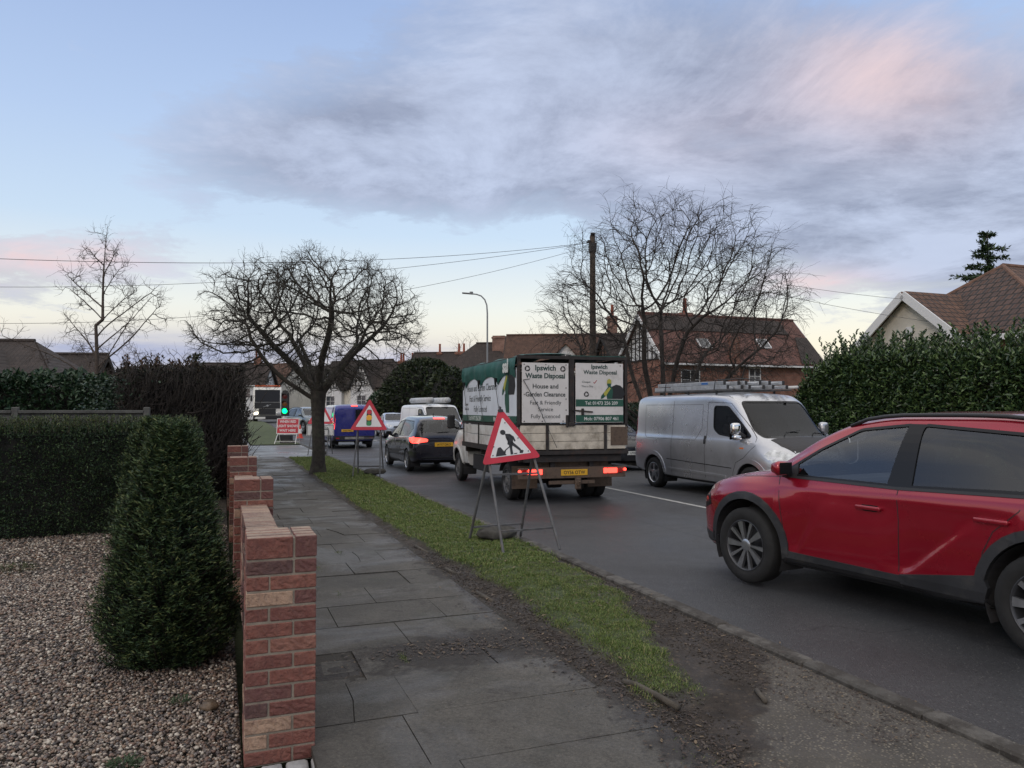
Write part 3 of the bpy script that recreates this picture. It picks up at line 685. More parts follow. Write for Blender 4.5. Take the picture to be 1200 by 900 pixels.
def brick_block(name, w, l, courses, parent=None, pillar=True, seed=1):
    """bricks laid round a mortar core. x across the wall (w), y along it (l). 14 courses of 75 mm"""
    r = random.Random(seed); mb = MB(); J = .010; H = .065
    def bk(x0, x1, y0, y1, z0, h=H):
        j = lambda: r.uniform(-.0015, .0015)
        if r.random() < .12: j = lambda: r.uniform(-.003, .003)
        mb.box(((x0+x1)/2+j(), (y0+y1)/2+j(), z0+h/2), (x1-x0, y1-y0, h-abs(j())), Matrix.Rotation(r.uniform(-.006, .006), 3, 'Z'), bev=.0035)
    D = .1025
    for c in range(courses):
        z = c*.075 + J/2
        if pillar:
            first = D if c % 2 else .215
            # front and back face rows run the full width, sides fill between
            for (y0, y1) in ((0, D), (l-D, l)):
                if c % 2: bk(0, D, y0, y1, z); bk(D+J, w, y0, y1, z)
                else: bk(0, w-D-J, y0, y1, z); bk(w-D, w, y0, y1, z)
            for (x0, x1) in ((0, D), (w-D, w)): bk(x0, x1, D+J, l-D-J, z)
        else:
            off = 0 if c % 2 else -.1125; y = off
            while y < l:
                a, b = max(y, 0), min(y+.215, l)
                if b-a > .02:
                    bk(0, D, a, b, z); bk(w-D, w, a, b, z)
                y += .225
    zt = courses*.075 + J/2
    # top: bricks on edge
    if pillar:
        n = 4; k = (l+J)/n*1.0
        y = 0; 
        while y < l-.03:
            b = min(y+.0725, l); x = .215+J/2
            bk(0, .215, y, b, zt, .1025); bk(.225, w, y, b, zt, .1025); y += .0825
    else:
        y = 0
        while y < l-.03: bk(-.002, w+.002, y, min(y+.065, l), zt, .1025); y += .075
    o = mb.build(name, M_brick, parent)
    mc = MB(); mc.box((w/2, l/2, (zt+.093)/2), (w-.010, l-.010, zt+.093)); mc.build('mortar', M_mort, o if parent is not None else None) if False else None
    return o, mc
wall = thing('brick_wall', W(3.9, .125, 0), RZ - pi/2, 'low red brick garden wall with four square pillars beside the pavement', 'wall')
def place(o, s, t, z=0): o.location = Vector((t-.125, s-3.9, z))
s = 3.9
for i in range(5):
    zb = .0
    o, mc = brick_block('pillar', .3275, .3275, 13, wall, True, 10+i); place(o, s, .125, zb); m2 = mc.build('mortar', M_mort, o)
    if i < 4:
        o, mc = brick_block('panel', .215, 3.30-.3275-.002, 10, wall, False, 30+i); place(o, s+.3285, .18, zb); mc.build('mortar', M_mort, o)
    s += 3.30
# granite setts at the foot of the first pillar
M_sett = pm('granite_sett', (.30, .30, .30), .85, var=.25, vs=14, bump=.006, bs=45, isl=.2)
r_ = random.Random(5)
for i in range(5):
    mb = MB(); mb.box((0, 0, 0), (.098, .098, .10), None, bev=.014, seg=2)
    for v_ in mb.bm.verts: v_.co += Vector((r_.uniform(-.003, .003), r_.uniform(-.003, .003), r_.uniform(-.002, .002)))
    o = mb.build('granite_sett', M_sett, smooth=True); o.location = W(3.80+r_.uniform(-.004, .004), .13+i*.115, -.022); o.rotation_euler = (0, 0, RZ+r_.uniform(-.05, .05))
    tag(o, 'grey granite sett in the row at the foot of the nearest brick pillar', 'paving sett', 'granite setts at the foot of the nearest pillar')
# ================================================================== VEGETATION
def tubes_np(P0, P1, R0, R1, n):
    d = P1-P0; L_ = np.linalg.norm(d, axis=1)[:, None]+1e-9; d = d/L_
    up = np.where(np.abs(d[:, 2:3]) < .9, np.array([[0, 0, 1.]]), np.array([[1., 0, 0]])); a = np.cross(d, up); a /= np.linalg.norm(a, axis=1)[:, None]; b = np.cross(d, a)
    ang = np.arange(n)*2*pi/n; ca = np.cos(ang)[None, :, None]; sa = np.sin(ang)[None, :, None]; off = a[:, None]*ca+b[:, None]*sa
    A = (P0-d*(R0[:, None]*.3))[:, None]+off*R0[:, None, None]; B = (P1+d*(R1[:, None]*.3))[:, None]+off*R1[:, None, None]
    v = np.concatenate([A, B], 1).reshape(-1, 3); k = (np.arange(len(P0))*2*n)[:, None, None]; i = np.arange(n); j = (i+1) % n
    f = np.stack([i, j, j+n, i+n], -1)[None]+k
    return v, f.reshape(-1)
def tubes_mesh(name, segs, m, parent=None):
    """segs: list of (p0,p1,r0,r1) arrays"""
    P0, P1, R0, R1 = [np.asarray(x, float) for x in segs]; V = []; F = []; o = 0
    for lo, hi, n in ((0, .006, 3), (.006, .02, 4), (.02, .06, 7), (.06, 9, 12)):
        k = (R0 >= lo) & (R0 < hi)
        if k.any():
            v, f = tubes_np(P0[k], P1[k], R0[k], R1[k], n); V.append(v); F.append(f+o); o += len(v)
    return npmesh(name, np.concatenate(V), np.concatenate(F), 4, m, parent, True)

def colonise(attr, start, step=.14, kill=.22, infl=1.2, grav=(0, 0, 0.0), iters=150, jit=.12, seed=0):
    """space colonisation. start: list of polylines (each list of points; first polyline's root = trunk base; others start at index given)"""
    rg = np.random.default_rng(seed); nodes = [np.array(p, float) for p in start[0]]; par = [-1]+list(range(len(nodes)-1))
    for idx, pl in start[1:]:
        p = idx
        for q in pl: nodes.append(np.array(q, float)); par.append(p); p = len(nodes)-1
    A = np.array(attr, float); N = np.array(nodes); best = np.full(len(A), 1e9); bi = np.zeros(len(A), int)
    def upd(new, base):
        nonlocal best, bi
        d = np.linalg.norm(A[:, None]-new[None], axis=2); m = d.min(1); i = d.argmin(1)+base; k = m < best; best = np.where(k, m, best); bi = np.where(k, i, bi)
    upd(N, 0); g = np.array(grav)
    for it in range(iters):
        if not len(A): break
        act = best < infl
        if not act.any(): infl *= 1.3; continue
        ids = np.unique(bi[act]); new = []; np_ = []
        D = A-N[bi]; D /= np.linalg.norm(D, axis=1)[:, None]+1e-9
        S = np.zeros((len(N), 3)); np.add.at(S, bi[act], D[act])
        dv = S[ids]; dv /= np.linalg.norm(dv, axis=1)[:, None]+1e-9
        pr = np.array(par)[ids]; pd = N[ids]-N[np.where(pr >= 0, pr, 0)]; pd /= np.linalg.norm(pd, axis=1)[:, None]+1e-9
        dv = dv+g+.35*pd+rg.normal(size=dv.shape)*jit*1.6; dv /= np.linalg.norm(dv, axis=1)[:, None]+1e-9
        new = N[ids]+dv*step; base = len(N); N = np.concatenate([N, new]); par += list(ids)
        upd(new, base); k = best > kill; A = A[k]; best = best[k]; bi = bi[k]
    return N, np.array(par)
def thicken(N, par, tip=.004, ex=2.3, rmax=None):
    n = len(N); w = np.zeros(n); ch = np.zeros(n, int)
    for i in range(n):
        if par[i] >= 0: ch[par[i]] += 1
    order = range(n-1, -1, -1); r = np.zeros(n)
    for i in order:
        if w[i] == 0: w[i] = tip**ex
        if par[i] >= 0: w[par[i]] += w[i]
    # parents always have smaller index
    r = w**(1/ex)
    if rmax: r = np.minimum(r, rmax) if r[0] <= rmax else tip + (r-tip)*(rmax-tip)/(r[0]-tip)
    return r, ch
def twigs(N, par, r, ch, per=2.0, rlim=.02, L_=.35, tr=.003, up=.3, droop=0.0, seed=1, segs=4, wild=.55, out=None, sub=.5):
    rg = np.random.default_rng(seed); ids = np.where((r < rlim) & (par >= 0))[0]; P0 = []; P1 = []; A0 = []; A1 = []
    cen = N.mean(0) if out is None else np.array(out)
    def grow(p, d, L0, k, rr, depth):
        q = p.copy(); seg = L0/k
        for j in range(k):
            d = d+rg.normal(size=3)*wild*.5; d[2] += up*.15-droop*j*.12; d /= np.linalg.norm(d); e = q+d*seg
            a = rr*(1-j/k*.6); P0.append(q); P1.append(e); A0.append(a); A1.append(rr*(1-(j+1)/k*.6)); 
            if depth and rg.random() < sub: grow(e, d+rg.normal(size=3)*.8, L0*.45, max(2, k-2), rr*.75, depth-1)
            q = e
    for i in ids:
        k = rg.poisson(per*(1.6 if ch[i] == 0 else .8))
        pd = N[i]-N[par[i]]; pd /= np.linalg.norm(pd)+1e-9
        for _ in range(k):
            o = N[i]-cen; o /= np.linalg.norm(o)+1e-9
            d = pd*.8+o*.5+rg.normal(size=3)*.6+np.array([0, 0, up]); d /= np.linalg.norm(d); grow(N[i], d, L_*rg.uniform(.5, 1.3), segs, tr*rg.uniform(.7, 1.1), 1)
    return [np.array(P0), np.array(P1), np.array(A0), np.array(A1)]
def tree_meshes(root, N, par, r, tw, m, names=('trunk', 'branches', 'twigs'), rt=.07):
    """root is an Empty at the foot; N in world coords"""
    o = np.array(root.location); k = par >= 0; i = np.where(k)[0]; p = par[i]
    R0 = np.minimum(r[p], r[i]*1.25+.004); big = r[i] > rt
    for nm, sel in ((names[0], big), (names[1], ~big)):
        if sel.any(): tubes_mesh(nm, (N[p][sel]-o, N[i][sel]-o, R0[sel], r[i][sel]), m, root)
    if tw is not None and len(tw[0]): tubes_mesh(names[2], (tw[0]-o, tw[1]-o, tw[2], tw[3]), m, root)
M_bark = pm('bark', (.040, .034, .028), .92, var=.45, vs=9, bump=.012, bs=26, dirt=((.05, .06, .035), 5, .5, .75))
M_bark2 = pm('grey_bark', (.036, .030, .026), .9, var=.4, vs=7, bump=.01, bs=30)
M_bark3 = pm('pale_bark', (.075, .058, .048), .9, var=.3, vs=7, bump=.006, bs=30)
def ell(c, r, n, seed, fn=None):
    rg = np.random.default_rng(seed); out = []
    while len(out) < n:
        p = rg.uniform(-1, 1, 3)
        if p@p > 1: continue
        if p@p < .25 and rg.random() < .4: continue
        q = np.array(c)+p*np.array(r)
        if fn is None or fn(q): out.append(q)
    return out

# --- the street tree on the verge
base = np.array(W(20.15, 2.35, .06)); bx, by = base[0], base[1]
root = thing('bare_tree', base, 0, 'bare gnarled street tree with a dense twiggy round crown growing on the grass verge', 'tree')
fork = base+np.array([0, 0, 2.05])
at = ell(base+np.array([-.24, 0, 3.82]), (3.1, 2.4, 1.95), 3500, 3, lambda q: q[2] > base[2]+2.05+.16*abs(q[0]-bx) and noise.noise(Vector(q)*.75) < .08-.4*max(0, (q[2]-5.4)))
tr = [base+np.array([0, 0, z]) + np.array([.012*sin(z*3), 0, 0]) for z in np.linspace(0, 2.05, 12)]
limbs = []
def curve(p0, d, L_, bend, n=7, w=.05, seed=0):
    rg = np.random.default_rng(seed); d = np.array(d, float); d /= np.linalg.norm(d); q = np.array(p0, float); out = []
    for _ in range(n): d = d+np.array(bend)/n+rg.normal(size=3)*w; d /= np.linalg.norm(d); q = q+d*L_/n; out.append(q.copy())
    return out
for k, (d, L_, b) in enumerate([((-1.1, .1, .42), 1.7, (0, 0, .9)), ((-.75, -.5, .9), 1.8, (-.1, 0, .2)), ((-.2, .6, 1), 1.7, (-.2, .1, 0)), ((.12, -.4, 1), 1.9, (.1, 0, .1)), ((.6, .3, .9), 1.9, (.2, 0, .2)), ((.75, -.2, .55), 1.6, (.1, 0, .8)), ((-.5, .2, 1.0), 1.8, (-.2, 0, .1)), ((.35, .7, .8), 1.6, (.2, 0, .1))]):
    limbs.append((11 if k % 2 else 10, curve(fork if k % 2 else tr[10], d, L_*1.3, b, 15, .05, k)))
N, par = colonise(at, [tr]+limbs, .10, .15, .9, (0, 0, .06), 120, .13, 4)
r, ch = thicken(N, par, .0075, 2.35, .20)
h = N[:, 2]-base[2]; trunkm = (np.arange(len(N)) < 12); r = np.where(trunkm, np.interp(h, [0, .12, .4, 1.4, 2.05], [.26, .20, .165, .16, .20]), np.minimum(r*1.12, .15))
tw = twigs(N, par, r, ch, 1.6, .024, .32, .0050, .15, 0, 5, 4, .75, None, .55)
tree_meshes(root, N, par, r, tw, M_bark, rt=.05)
print('tree1', len(N), len(tw[0]))

# --- large multi-stemmed tree across the road
base = np.array(W(23.7, 14.6, .05)); bx, by = base[0], base[1]
root = thing('bare_tree', base, 0, 'large bare multi-stemmed tree with arching branches behind the waste truck and silver van', 'tree')
tr = [base+np.array([0, 0, z]) for z in (0, .3, .6)]
limbs = []
for k, (d, L_, b) in enumerate([((-.62, 0, 1), 3.6, (-.5, 0, .2)), ((-.32, .3, 1), 4.2, (-.1, 0, .2)), ((-.08, -.2, 1), 4.6, (0, 0, .2)), ((.18, .2, 1), 4.6, (0, 0, .2)), ((.10, -.1, 1.1), 4.2, (.1, 0, .1)), ((.85, -.1, .75), 3.8, (.4, 0, .4)), ((1.0, .1, .30), 3.4, (.2, 0, .9)), ((-.75, -.2, .6), 3.0, (-.2, 0, .7)), ((.5, .3, .9), 3.8, (.3, 0, .3))]):
    limbs.append((1+k % 2, curve(tr[1+k % 2]+np.array([(k-4)*.05, 0, 0]), d, L_, b, 16, .05, k+20)))
at = ell(base+np.array([.55, 0, 5.2]), (4.5, 3.4, 3.9), 2600, 9, lambda q: q[2] > 2.4+.25*max(0, abs(q[0]-bx)-1.5) and q[2] < 9.3-.30*max(0, q[0]-bx-.3)-.26*max(0, bx-.4-q[0]))
N, par = colonise(at, [tr]+limbs, .17, .32, 1.5, (0, 0, .02), 120, .07, 6)
r, ch = thicken(N, par, .0095, 2.1, .19)
r = np.minimum(r, .19)
tw = twigs(N, par, r, ch, .85, .030, .95, .0078, .22, .45, 7, 7, .22, None, .5)
tree_meshes(root, N, par, r, tw, M_bark2, rt=.05)
print('tree2', len(N), len(tw[0]))

# --- slender tree at the left
base = np.array([PX(107, 24).x, 24, 0.0]); 
root = thing('bare_tree', base, 0, 'slender young bare tree with a single leader standing behind the laurel hedge at far left', 'tree')
tr = [base+np.array([.02*z+.12*sin(z*.7)+(.05*z if z > 4.5 else 0), 0, z]) for z in np.linspace(0, 7.35, 40)]
limbs = []
rg = np.random.default_rng(8)
for k, (i, dx, L_) in enumerate([(13, -.9, 3.1), (13, .8, 1.6), (16, .95, 2.8), (17, -.5, 1.2), (18, -.75, 2.1), (19, .9, 2.6), (21, .75, 2.2), (24, -.8, 1.4), (24, .9, 1.7), (26, -.95, 1.5), (28, .6, 1.0), (31, .5, .9), (33, -.5, .6), (12, .2, 1.3), (12, -.35, 2.0), (15, .6, 2.2)]):
    limbs.append((i, curve(tr[i], (dx, rg.uniform(-.5, .5), .75), L_, (dx*.3, 0, .05 if k < 12 else .3), 12, .05, k+50)))
at = [q+rg.normal(size=3)*.22 for _, l in limbs for q in l[3:] for __ in range(2)]
N, par = colonise(at, [tr]+limbs, .12, .16, .6, (0, 0, 0), 40, .15, 9)
r, ch = thicken(N, par, .007, 2.2, .085); 
tw = twigs(N, par, r, ch, 1.6, .016, .36, .0055, .25, .2, 3, 4, .5, None, .4)
tree_meshes(root, N, par, r, tw, M_bark3, rt=.03)

# --- small bare trees far off
def small_tree(px, Y, ptop, rx, rz_, label, seed, m=M_bark2, n=420, stems=4, cz=.62, group=None, tr_=.012, twn=.5, gz=None):
    gz = G(Y) if gz is None else gz
    base = np.array([PX(px, Y).x, Y, gz]); H = ZAT(ptop, Y)-gz
    root = thing('bare_tree', base, 0, label, 'tree', group)
    tr = [base+np.array([0, 0, z]) for z in np.linspace(0, H*.28, 5)]; limbs = []
    for k in range(stems):
        a = 2*pi*k/stems+seed; limbs.append((4, curve(tr[4], (cos(a)*.6, sin(a)*.5, 1), H*.35, (0, 0, .2), 6, .08, seed+k)))
    at = ell(base+np.array([0, 0, H*cz]), (rx, rx*.8, H*(1-cz)), n, seed)
    N, par = colonise(at, [tr]+limbs, H*.035, H*.05, H*.3, (0, 0, .04), 60, .16, seed)
    r, ch = thicken(N, par, tr_, 2.3, H*.022)
    tw = twigs(N, par, r, ch, twn, tr_*1.6, H*.10, tr_*.75, .3, 0, seed, 3, .5)
    tree_meshes(root, N, par, r, tw, m, rt=.05)
small_tree(548, 92, 388, 2.3, 0, 'small round bare tree on the skyline to the left of the lamp post', 3, n=500)
small_tree(624, 88, 383, 3.4, 0, 'bare bushy tree showing above the brown roof behind the waste truck', 5, n=600)
for k, (px, Y, pt, rx) in enumerate([(168, 37, 405, 1.3), (196, 40, 404, 1.5), (222, 36, 414, 1.0), (148, 33, 418, .9)]):
    small_tree(px, Y, pt, rx, 0, ['thin bare tree just right of the slender young tree behind the bare hedge', 'bare tree rising over the middle of the dark bare hedge', 'low bare sapling rising over the right half of the dark bare hedge', 'low bare tree at the left end of the dark bare hedge'][k], 11+k, M_bark3, n=200, stems=3, group='bare trees rising over the hedge at left', tr_=.009)
small_tree(262, 46, 424, 1.2, 0, 'brown bare shrub showing over the right end of the dark hedge', 31, M_bark3, n=160, tr_=.01)

# ------------------------------------------------------------------ leaves
def leaf_mesh(name, P, Dr, Ln, Wd, m, parent=None, fold=.25, hexa=False):
    """flat leaf per point: P (n,3) base, Dr direction, folded about the midrib"""
    n = len(P); Dr = Dr/(np.linalg.norm(Dr, axis=1)[:, None]+1e-9); rn = rng.normal(size=(n, 3)); rn[:, 2] += 1.2
    S_ = np.cross(Dr, rn); S_ /= np.linalg.norm(S_, axis=1)[:, None]+1e-9; U = np.cross(S_, Dr); Ln = Ln[:, None]; Wd = Wd[:, None]
    tip = P+Dr*Ln-U*Ln*.12; mid = P+Dr*Ln*.45
    if hexa:
        a = mid+S_*Wd*.5+U*Wd*fold-Dr*Ln*.12; b = mid-S_*Wd*.5+U*Wd*fold-Dr*Ln*.12; a2 = mid+S_*Wd*.42+U*Wd*fold+Dr*Ln*.22; b2 = mid-S_*Wd*.42+U*Wd*fold+Dr*Ln*.22
        v = np.stack([P, a, a2, tip, b2, b], 1); k = (np.arange(n)*6)[:, None]; f = np.concatenate([k+np.array([[0, 1, 2, 3]]), k+np.array([[0, 3, 4, 5]])], 1); return npmesh(name, v.reshape(-1, 3), f.ravel(), 4, m, parent)
    a = mid+S_*Wd*.5; b = mid-S_*Wd*.5
    v = np.stack([P, a, tip, b], 1); k = (np.arange(n)*4)[:, None]; return npmesh(name, v.reshape(-1, 3), (k+np.array([[0, 1, 2, 3]])).ravel(), 4, m, parent)
def leafmat(name, cols, rough=.5, isl=.35, spec=.3):
    return pm(name, cols[0], rough, spec=spec, islcols=cols, isl=isl)
M_yew = leafmat('yew_needles', [(.016, .034, .018), (.026, .052, .024), (.038, .070, .028), (.020, .042, .022), (.052, .085, .030)], .6)
M_yewtip = leafmat('yew_tips', [(.05, .082, .026), (.07, .11, .035), (.035, .062, .024), (.085, .10, .035)], .6)
M_laurel = leafmat('laurel_leaf', [(.028, .058, .022), (.042, .080, .028), (.06, .105, .034), (.022, .048, .022), (.085, .135, .045)], .36, .3, .5)
M_lauold = leafmat('dark_laurel_leaf', [(.024, .050, .026), (.034, .068, .034), (.042, .078, .034), (.018, .042, .024)], .4, .3, .4)
M_beech = leafmat('withered_leaf', [(.022, .018, .017), (.035, .026, .022), (.016, .016, .015), (.045, .034, .022), (.02, .026, .016)], .8)
M_ivy = leafmat('ivy_leaf', [(.02, .04, .02), (.03, .06, .03), (.06, .09, .06), (.015, .03, .02)], .4)
M_rust = leafmat('rusty_leaf', [(.07, .035, .022), (.05, .04, .025), (.09, .045, .028), (.04, .035, .022)], .8)
M_olive = leafmat('holly_leaf', [(.020, .032, .014), (.032, .046, .018), (.045, .058, .022), (.014, .024, .012)], .5)
M_core = pm('hedge_wood', (.012, .012, .010), .95, var=.3, vs=4, bump=.03, bs=9)

def slab_hedge(name, a, b, depth, h0, h1, label, n, m, leaf, wid, cat='hedge', rough=.12, top_shoots=0, z0=0.0, core=.14, tips=None, outb=.8, hexa=False, zf=None, clump=.5, sides=True, fr=1.6):
    """hedge from a to b (front line), going back by depth; height h0..h1. Leaves on front, ends and top."""
    a = np.array(a, float)[:2]; b = np.array(b, float)[:2]; L_ = np.linalg.norm(b-a); ux = (b-a)/L_; bk = np.array([-ux[1], ux[0]])
    if bk[1] < 0: bk = -bk
    root = thing(name, ((a[0]+b[0])/2, (a[1]+b[1])/2, z0), 0, label, cat); org = np.array([(a[0]+b[0])/2, (a[1]+b[1])/2, z0])
    hf = zf or (lambda u: h0+(h1-h0)*u)
    As = L_*max(h0, h1); At = L_*depth; Ae = depth*max(h0, h1); tot = As+At*.8+2*Ae*.6
    rg = np.random.default_rng(abs(hash(label)) % 9999 if False else len(label)*7+n % 97)
    def bulge(u, w, q): return rough*(1.2*fbm(u, w, 1.1, q)+.7*fbm(u, w, 3.7, q+3))
    P = np.zeros((n, 3)); D = np.zeros((n, 3)); kf = As/tot; kt = At*.8/tot
    rs = rg.random(n); U = rg.random(n); V = rg.random(n); dd = np.abs(rg.normal(0, 1, n))*rough*.55
    for i in range(n):
        u = U[i]; v = V[i]; H = hf(u)
        if rs[i] < kf:
            bl = bulge(u*L_, v*H, 1.); e = rough*.6*max(0, (v-.86)/.14)**2
            xy = a+ux*u*L_-bk*(bl-dd[i]-e); z = v*H; nrm = (-bk[0], -bk[1], .15)
        elif rs[i] < kf+kt:
            bl = bulge(u*L_, v*depth, 5.); xy = a+ux*u*L_+bk*v*depth; z = H+bl-dd[i]; nrm = (0, 0, 1)
        else:
            s_ = 1 if rg.random() < .5 else 0; H = hf(s_); bl = bulge(v*depth, u*H, 9.+s_); xy = a+ux*(s_*L_+(bl-dd[i])*(1 if s_ else -1))+bk*v*depth; z = u*H; nrm = (ux[0]*(1 if s_ else -1), ux[1]*(1 if s_ else -1), .1)
        P[i] = (xy[0]-org[0], xy[1]-org[1], max(z, .01)); D[i] = nrm
    D = D*outb+rg.normal(size=(n, 3))*.75; D[:, 2] += .25
    # clumped direction
    S1 = rg.uniform(.6, 1.3, n)
    leaf_mesh('foliage', P, D, leaf*S1, wid*S1, m, root, hexa=hexa)
    # woody core
    mb = MB(); k = 14; c0 = core
    for i in range(k):
        u0, u1 = i/k, (i+1)/k; p = [a+ux*(L_*u0)+bk*c0, a+ux*(L_*u1)+bk*c0, a+ux*(L_*u1)+bk*(depth-c0*.5), a+ux*(L_*u0)+bk*(depth-c0*.5)]
        if i == 0: p[0] = p[0]+ux*c0; p[3] = p[3]+ux*c0
        if i == k-1: p[1] = p[1]-ux*c0; p[2] = p[2]-ux*c0
        z1 = [hf(u0)-c0, hf(u1)-c0, hf(u1)-c0, hf(u0)-c0]
        B = [mb.bm.verts.new((q[0]-org[0], q[1]-org[1], 0)) for q in p]; T = [mb.bm.verts.new((q[0]-org[0], q[1]-org[1], z)) for q, z in zip(p, z1)]
        mb.bm.faces.new(T)
        for j in range(4):
            if (j == 1 and i < k-1) or (j == 3 and i > 0): continue
            mb.bm.faces.new((B[j], B[(j+1) % 4], T[(j+1) % 4], T[j]))
    mb.build('branches', M_core, root)
    if top_shoots:
        Q = []; E = []; Ls = []
        st = [[], [], [], []]
        for _ in range(top_shoots):
            u = rg.random(); v = rg.random()*.8; xy = a+ux*u*L_+bk*v*depth; h = rg.uniform(.12, .5)*fr*.6; d = np.array([rg.normal()*.18, rg.normal()*.18, 1.]); d /= np.linalg.norm(d)
            p0 = np.array([xy[0]-org[0], xy[1]-org[1], hf(u)-.08]); m_ = int(h/(leaf*.28))+2
            st[0].append(p0); st[1].append(p0+d*h); st[2].append(.006); st[3].append(.003)
            for j in range(m_):
                q = p0+d*h*(j+1)/m_; an = rg.uniform(0, 2*pi); Q.append(q); E.append(np.array([cos(an), sin(an), .9])+d*.3); Ls.append(leaf*rg.uniform(.7, 1.1))
        Ls = np.array(Ls); leaf_mesh('shoots', np.array(Q), np.array(E), Ls, Ls*wid/leaf, tips or m, root, hexa=hexa)
        tubes_mesh('stems', [np.array(x) for x in st], M_bark, root)
    return root

# clipped yew hedge at the back of the gravel garden
slab_hedge('yew_hedge', HA, HB, 1.0, 1.48, 1.46, 'clipped dark green yew hedge along the back of the gravel garden', 90000, M_yew, .038, .013, rough=.17, top_shoots=1400, tips=M_yewtip, core=.12, fr=.8)
# yew bush between the cone and the wall pillars
def cone_shrub(name, c, R, H, label, nb, per, leaf, wid, m, mt, cat, prof, seed, up=.9):
    rg = np.random.default_rng(seed); root = thing(name, (c[0], c[1], c[2]), 0, label, cat); P = []; D = []; tipf = []
    B0 = []; B1 = []
    for _ in range(nb):
        h = rg.random()**1.15; a = rg.uniform(0, 2*pi); R_ = R*prof(h)*(1+.42*fbm(cos(a)*1.4+seed, sin(a)*1.4+h*4, 1.5, seed)+rg.normal()*.05); rr0 = R_*rg.uniform(.45, .9)
        p0 = np.array([cos(a)*rr0, sin(a)*rr0, h*H]); d = np.array([cos(a), sin(a), up*rg.uniform(.5, 1.4)]); d /= np.linalg.norm(d); L_ = max(.06, R_-rr0)*1.15+.05
        B0.append(p0-d*.1); B1.append(p0+d*L_*.8)
        for j in range(per):
            f = (j+rg.random())/per; sd = np.cross(d, [0, 0, 1.]); sd /= np.linalg.norm(sd)+1e-9; sg = 1 if j % 2 else -1
            q = p0+d*L_*f+rg.normal(size=3)*.012; P.append(q); D.append(d*.75+sd*sg*.75+rg.normal(size=3)*.3+np.array([0, 0, -.12+.25*f])); tipf.append(f)
    P = np.array(P); D = np.array(D); tipf = np.array(tipf); P[:, 2] = np.maximum(P[:, 2], .02); s_ = rg.uniform(.6, 1.3, len(P)); t = (tipf > .72) & (rg.random(len(P)) < .5)
    leaf_mesh('foliage', P[~t], D[~t], leaf*s_[~t], wid*s_[~t], m, root); leaf_mesh('shoot_tips', P[t], D[t], leaf*s_[t], wid*s_[t], mt, root)
    mb = MB(); mb.lathe([(R*prof(h)*.62, h*H*.93) for h in np.linspace(0, .98, 12)], 14); mb.build('inner_branches', M_core, root, True)
    tubes_mesh('branches', (np.array(B0), np.array(B1), np.full(len(B0), .006), np.full(len(B0), .003)), M_bark, root)
    mb = MB(); mb.tube([(0, 0, -.05), (0, 0, H*.8)], [.04, .01], 8); mb.build('trunk', M_bark, root)
    return root
prof = lambda h: float(np.interp(h, [0, .08, .16, .5, .8, .93, 1], [.78, .98, 1, .72, .36, .15, .03]))
cone_shrub('yew_cone', (-2.35, 5.30, 0), .405, 1.54, 'dark green cone-shaped yew growing out of the gravel beside the brick wall', 2600, 44, .034, .0075, M_yew, M_yewtip, 'shrub', prof, 4)
cone_shrub('yew_bush', (-3.78, 8.6, 0), .50, 1.50, 'loose feathery yew bush behind the cone-shaped yew, against the brick pillars', 2000, 34, .042, .010, M_yew, M_yewtip, 'shrub', lambda h: (1-h)**.4*.95, 6, 1.4)
cone_shrub('yew_bush', (-4.55, 9.9, 0), .55, 1.52, 'second feathery yew bush at the right end of the clipped yew hedge', 1500, 30, .045, .011, M_yew, M_yewtip, 'shrub', lambda h: (1-h)**.35*.95, 7, 1.2)
# little weeds in the gravel
def tuft(x, y, r, label, n, m, seed, h=.05):
    rg = np.random.default_rng(seed); a = rg.uniform(0, 2*pi, n); q = rg.random(n)**.5*r; P = np.stack([np.cos(a)*q, np.sin(a)*q, rg.uniform(0, h*.6, n)], -1); D = np.stack([np.cos(a), np.sin(a), rg.uniform(.3, 1.4, n)], -1)+rg.normal(size=(n, 3))*.3
    o = leaf_mesh('weed', P, D, rg.uniform(.5, 1, n)*h*.55, rg.uniform(.003, .007, n), m); o.location = (x, y, 0); tag(o, label, 'weed'); return o
M_weed = leafmat('weed_leaf', [(.05, .085, .04), (.07, .11, .055), (.04, .07, .035)], .7)
tuft(-1.84, 3.70, .075, 'green weed cushion in the gravel near the bottom edge, left of the nearest pillar', 500, M_weed, 1)
tuft(-1.92, 4.5, .05, 'small grey-green weed in the gravel below the cone-shaped yew', 160, M_weed, 2)
tuft(-5.25, 8.15, .22, 'low patch of weeds in the gravel at the left side', 500, leafmat('dull_weed', [(.04, .06, .02), (.06, .075, .03)], .8), 3, .08)
tuft(-2.55, 3.62, .08, 'thin weed in the gravel near the bottom left corner', 90, M_weed, 4, .04)
# dark, bare, twiggy hedge of the next garden
hb0 = np.array([-7.05, 13.9]); hb1 = np.array([-5.2, 15.0])
hg = slab_hedge('bare_hedge', hb0, hb1, 2.6, 2.45, 2.5, 'tall dark leafless twiggy hedge behind the yew hedge and brick pillars', 30000, M_beech, .055, .03, rough=.16, top_shoots=260, tips=M_beech, core=.25, fr=.5, outb=.5)
rg = np.random.default_rng(12); P0 = []; P1 = []; A = []; o = np.array(hg.location)
for _ in range(2600):
    u = rg.random(); p = np.append(hb0+(hb1-hb0)*u, 0)-o; p[1] -= rg.uniform(-.1, .12); p[2] = rg.uniform(.1, 2.1); d = np.array([rg.normal()*.5, rg.normal()*.2, 1.]); d /= np.linalg.norm(d); L_ = rg.uniform(.2, .7)
    for j in range(3):
        q = p+d*L_/3; 
        if q[2] > 2.62: break
        P0.append(p); P1.append(q); A.append(rg.uniform(.003, .008)); p = q; d = d+rg.normal(size=3)*.25; d /= np.linalg.norm(d)
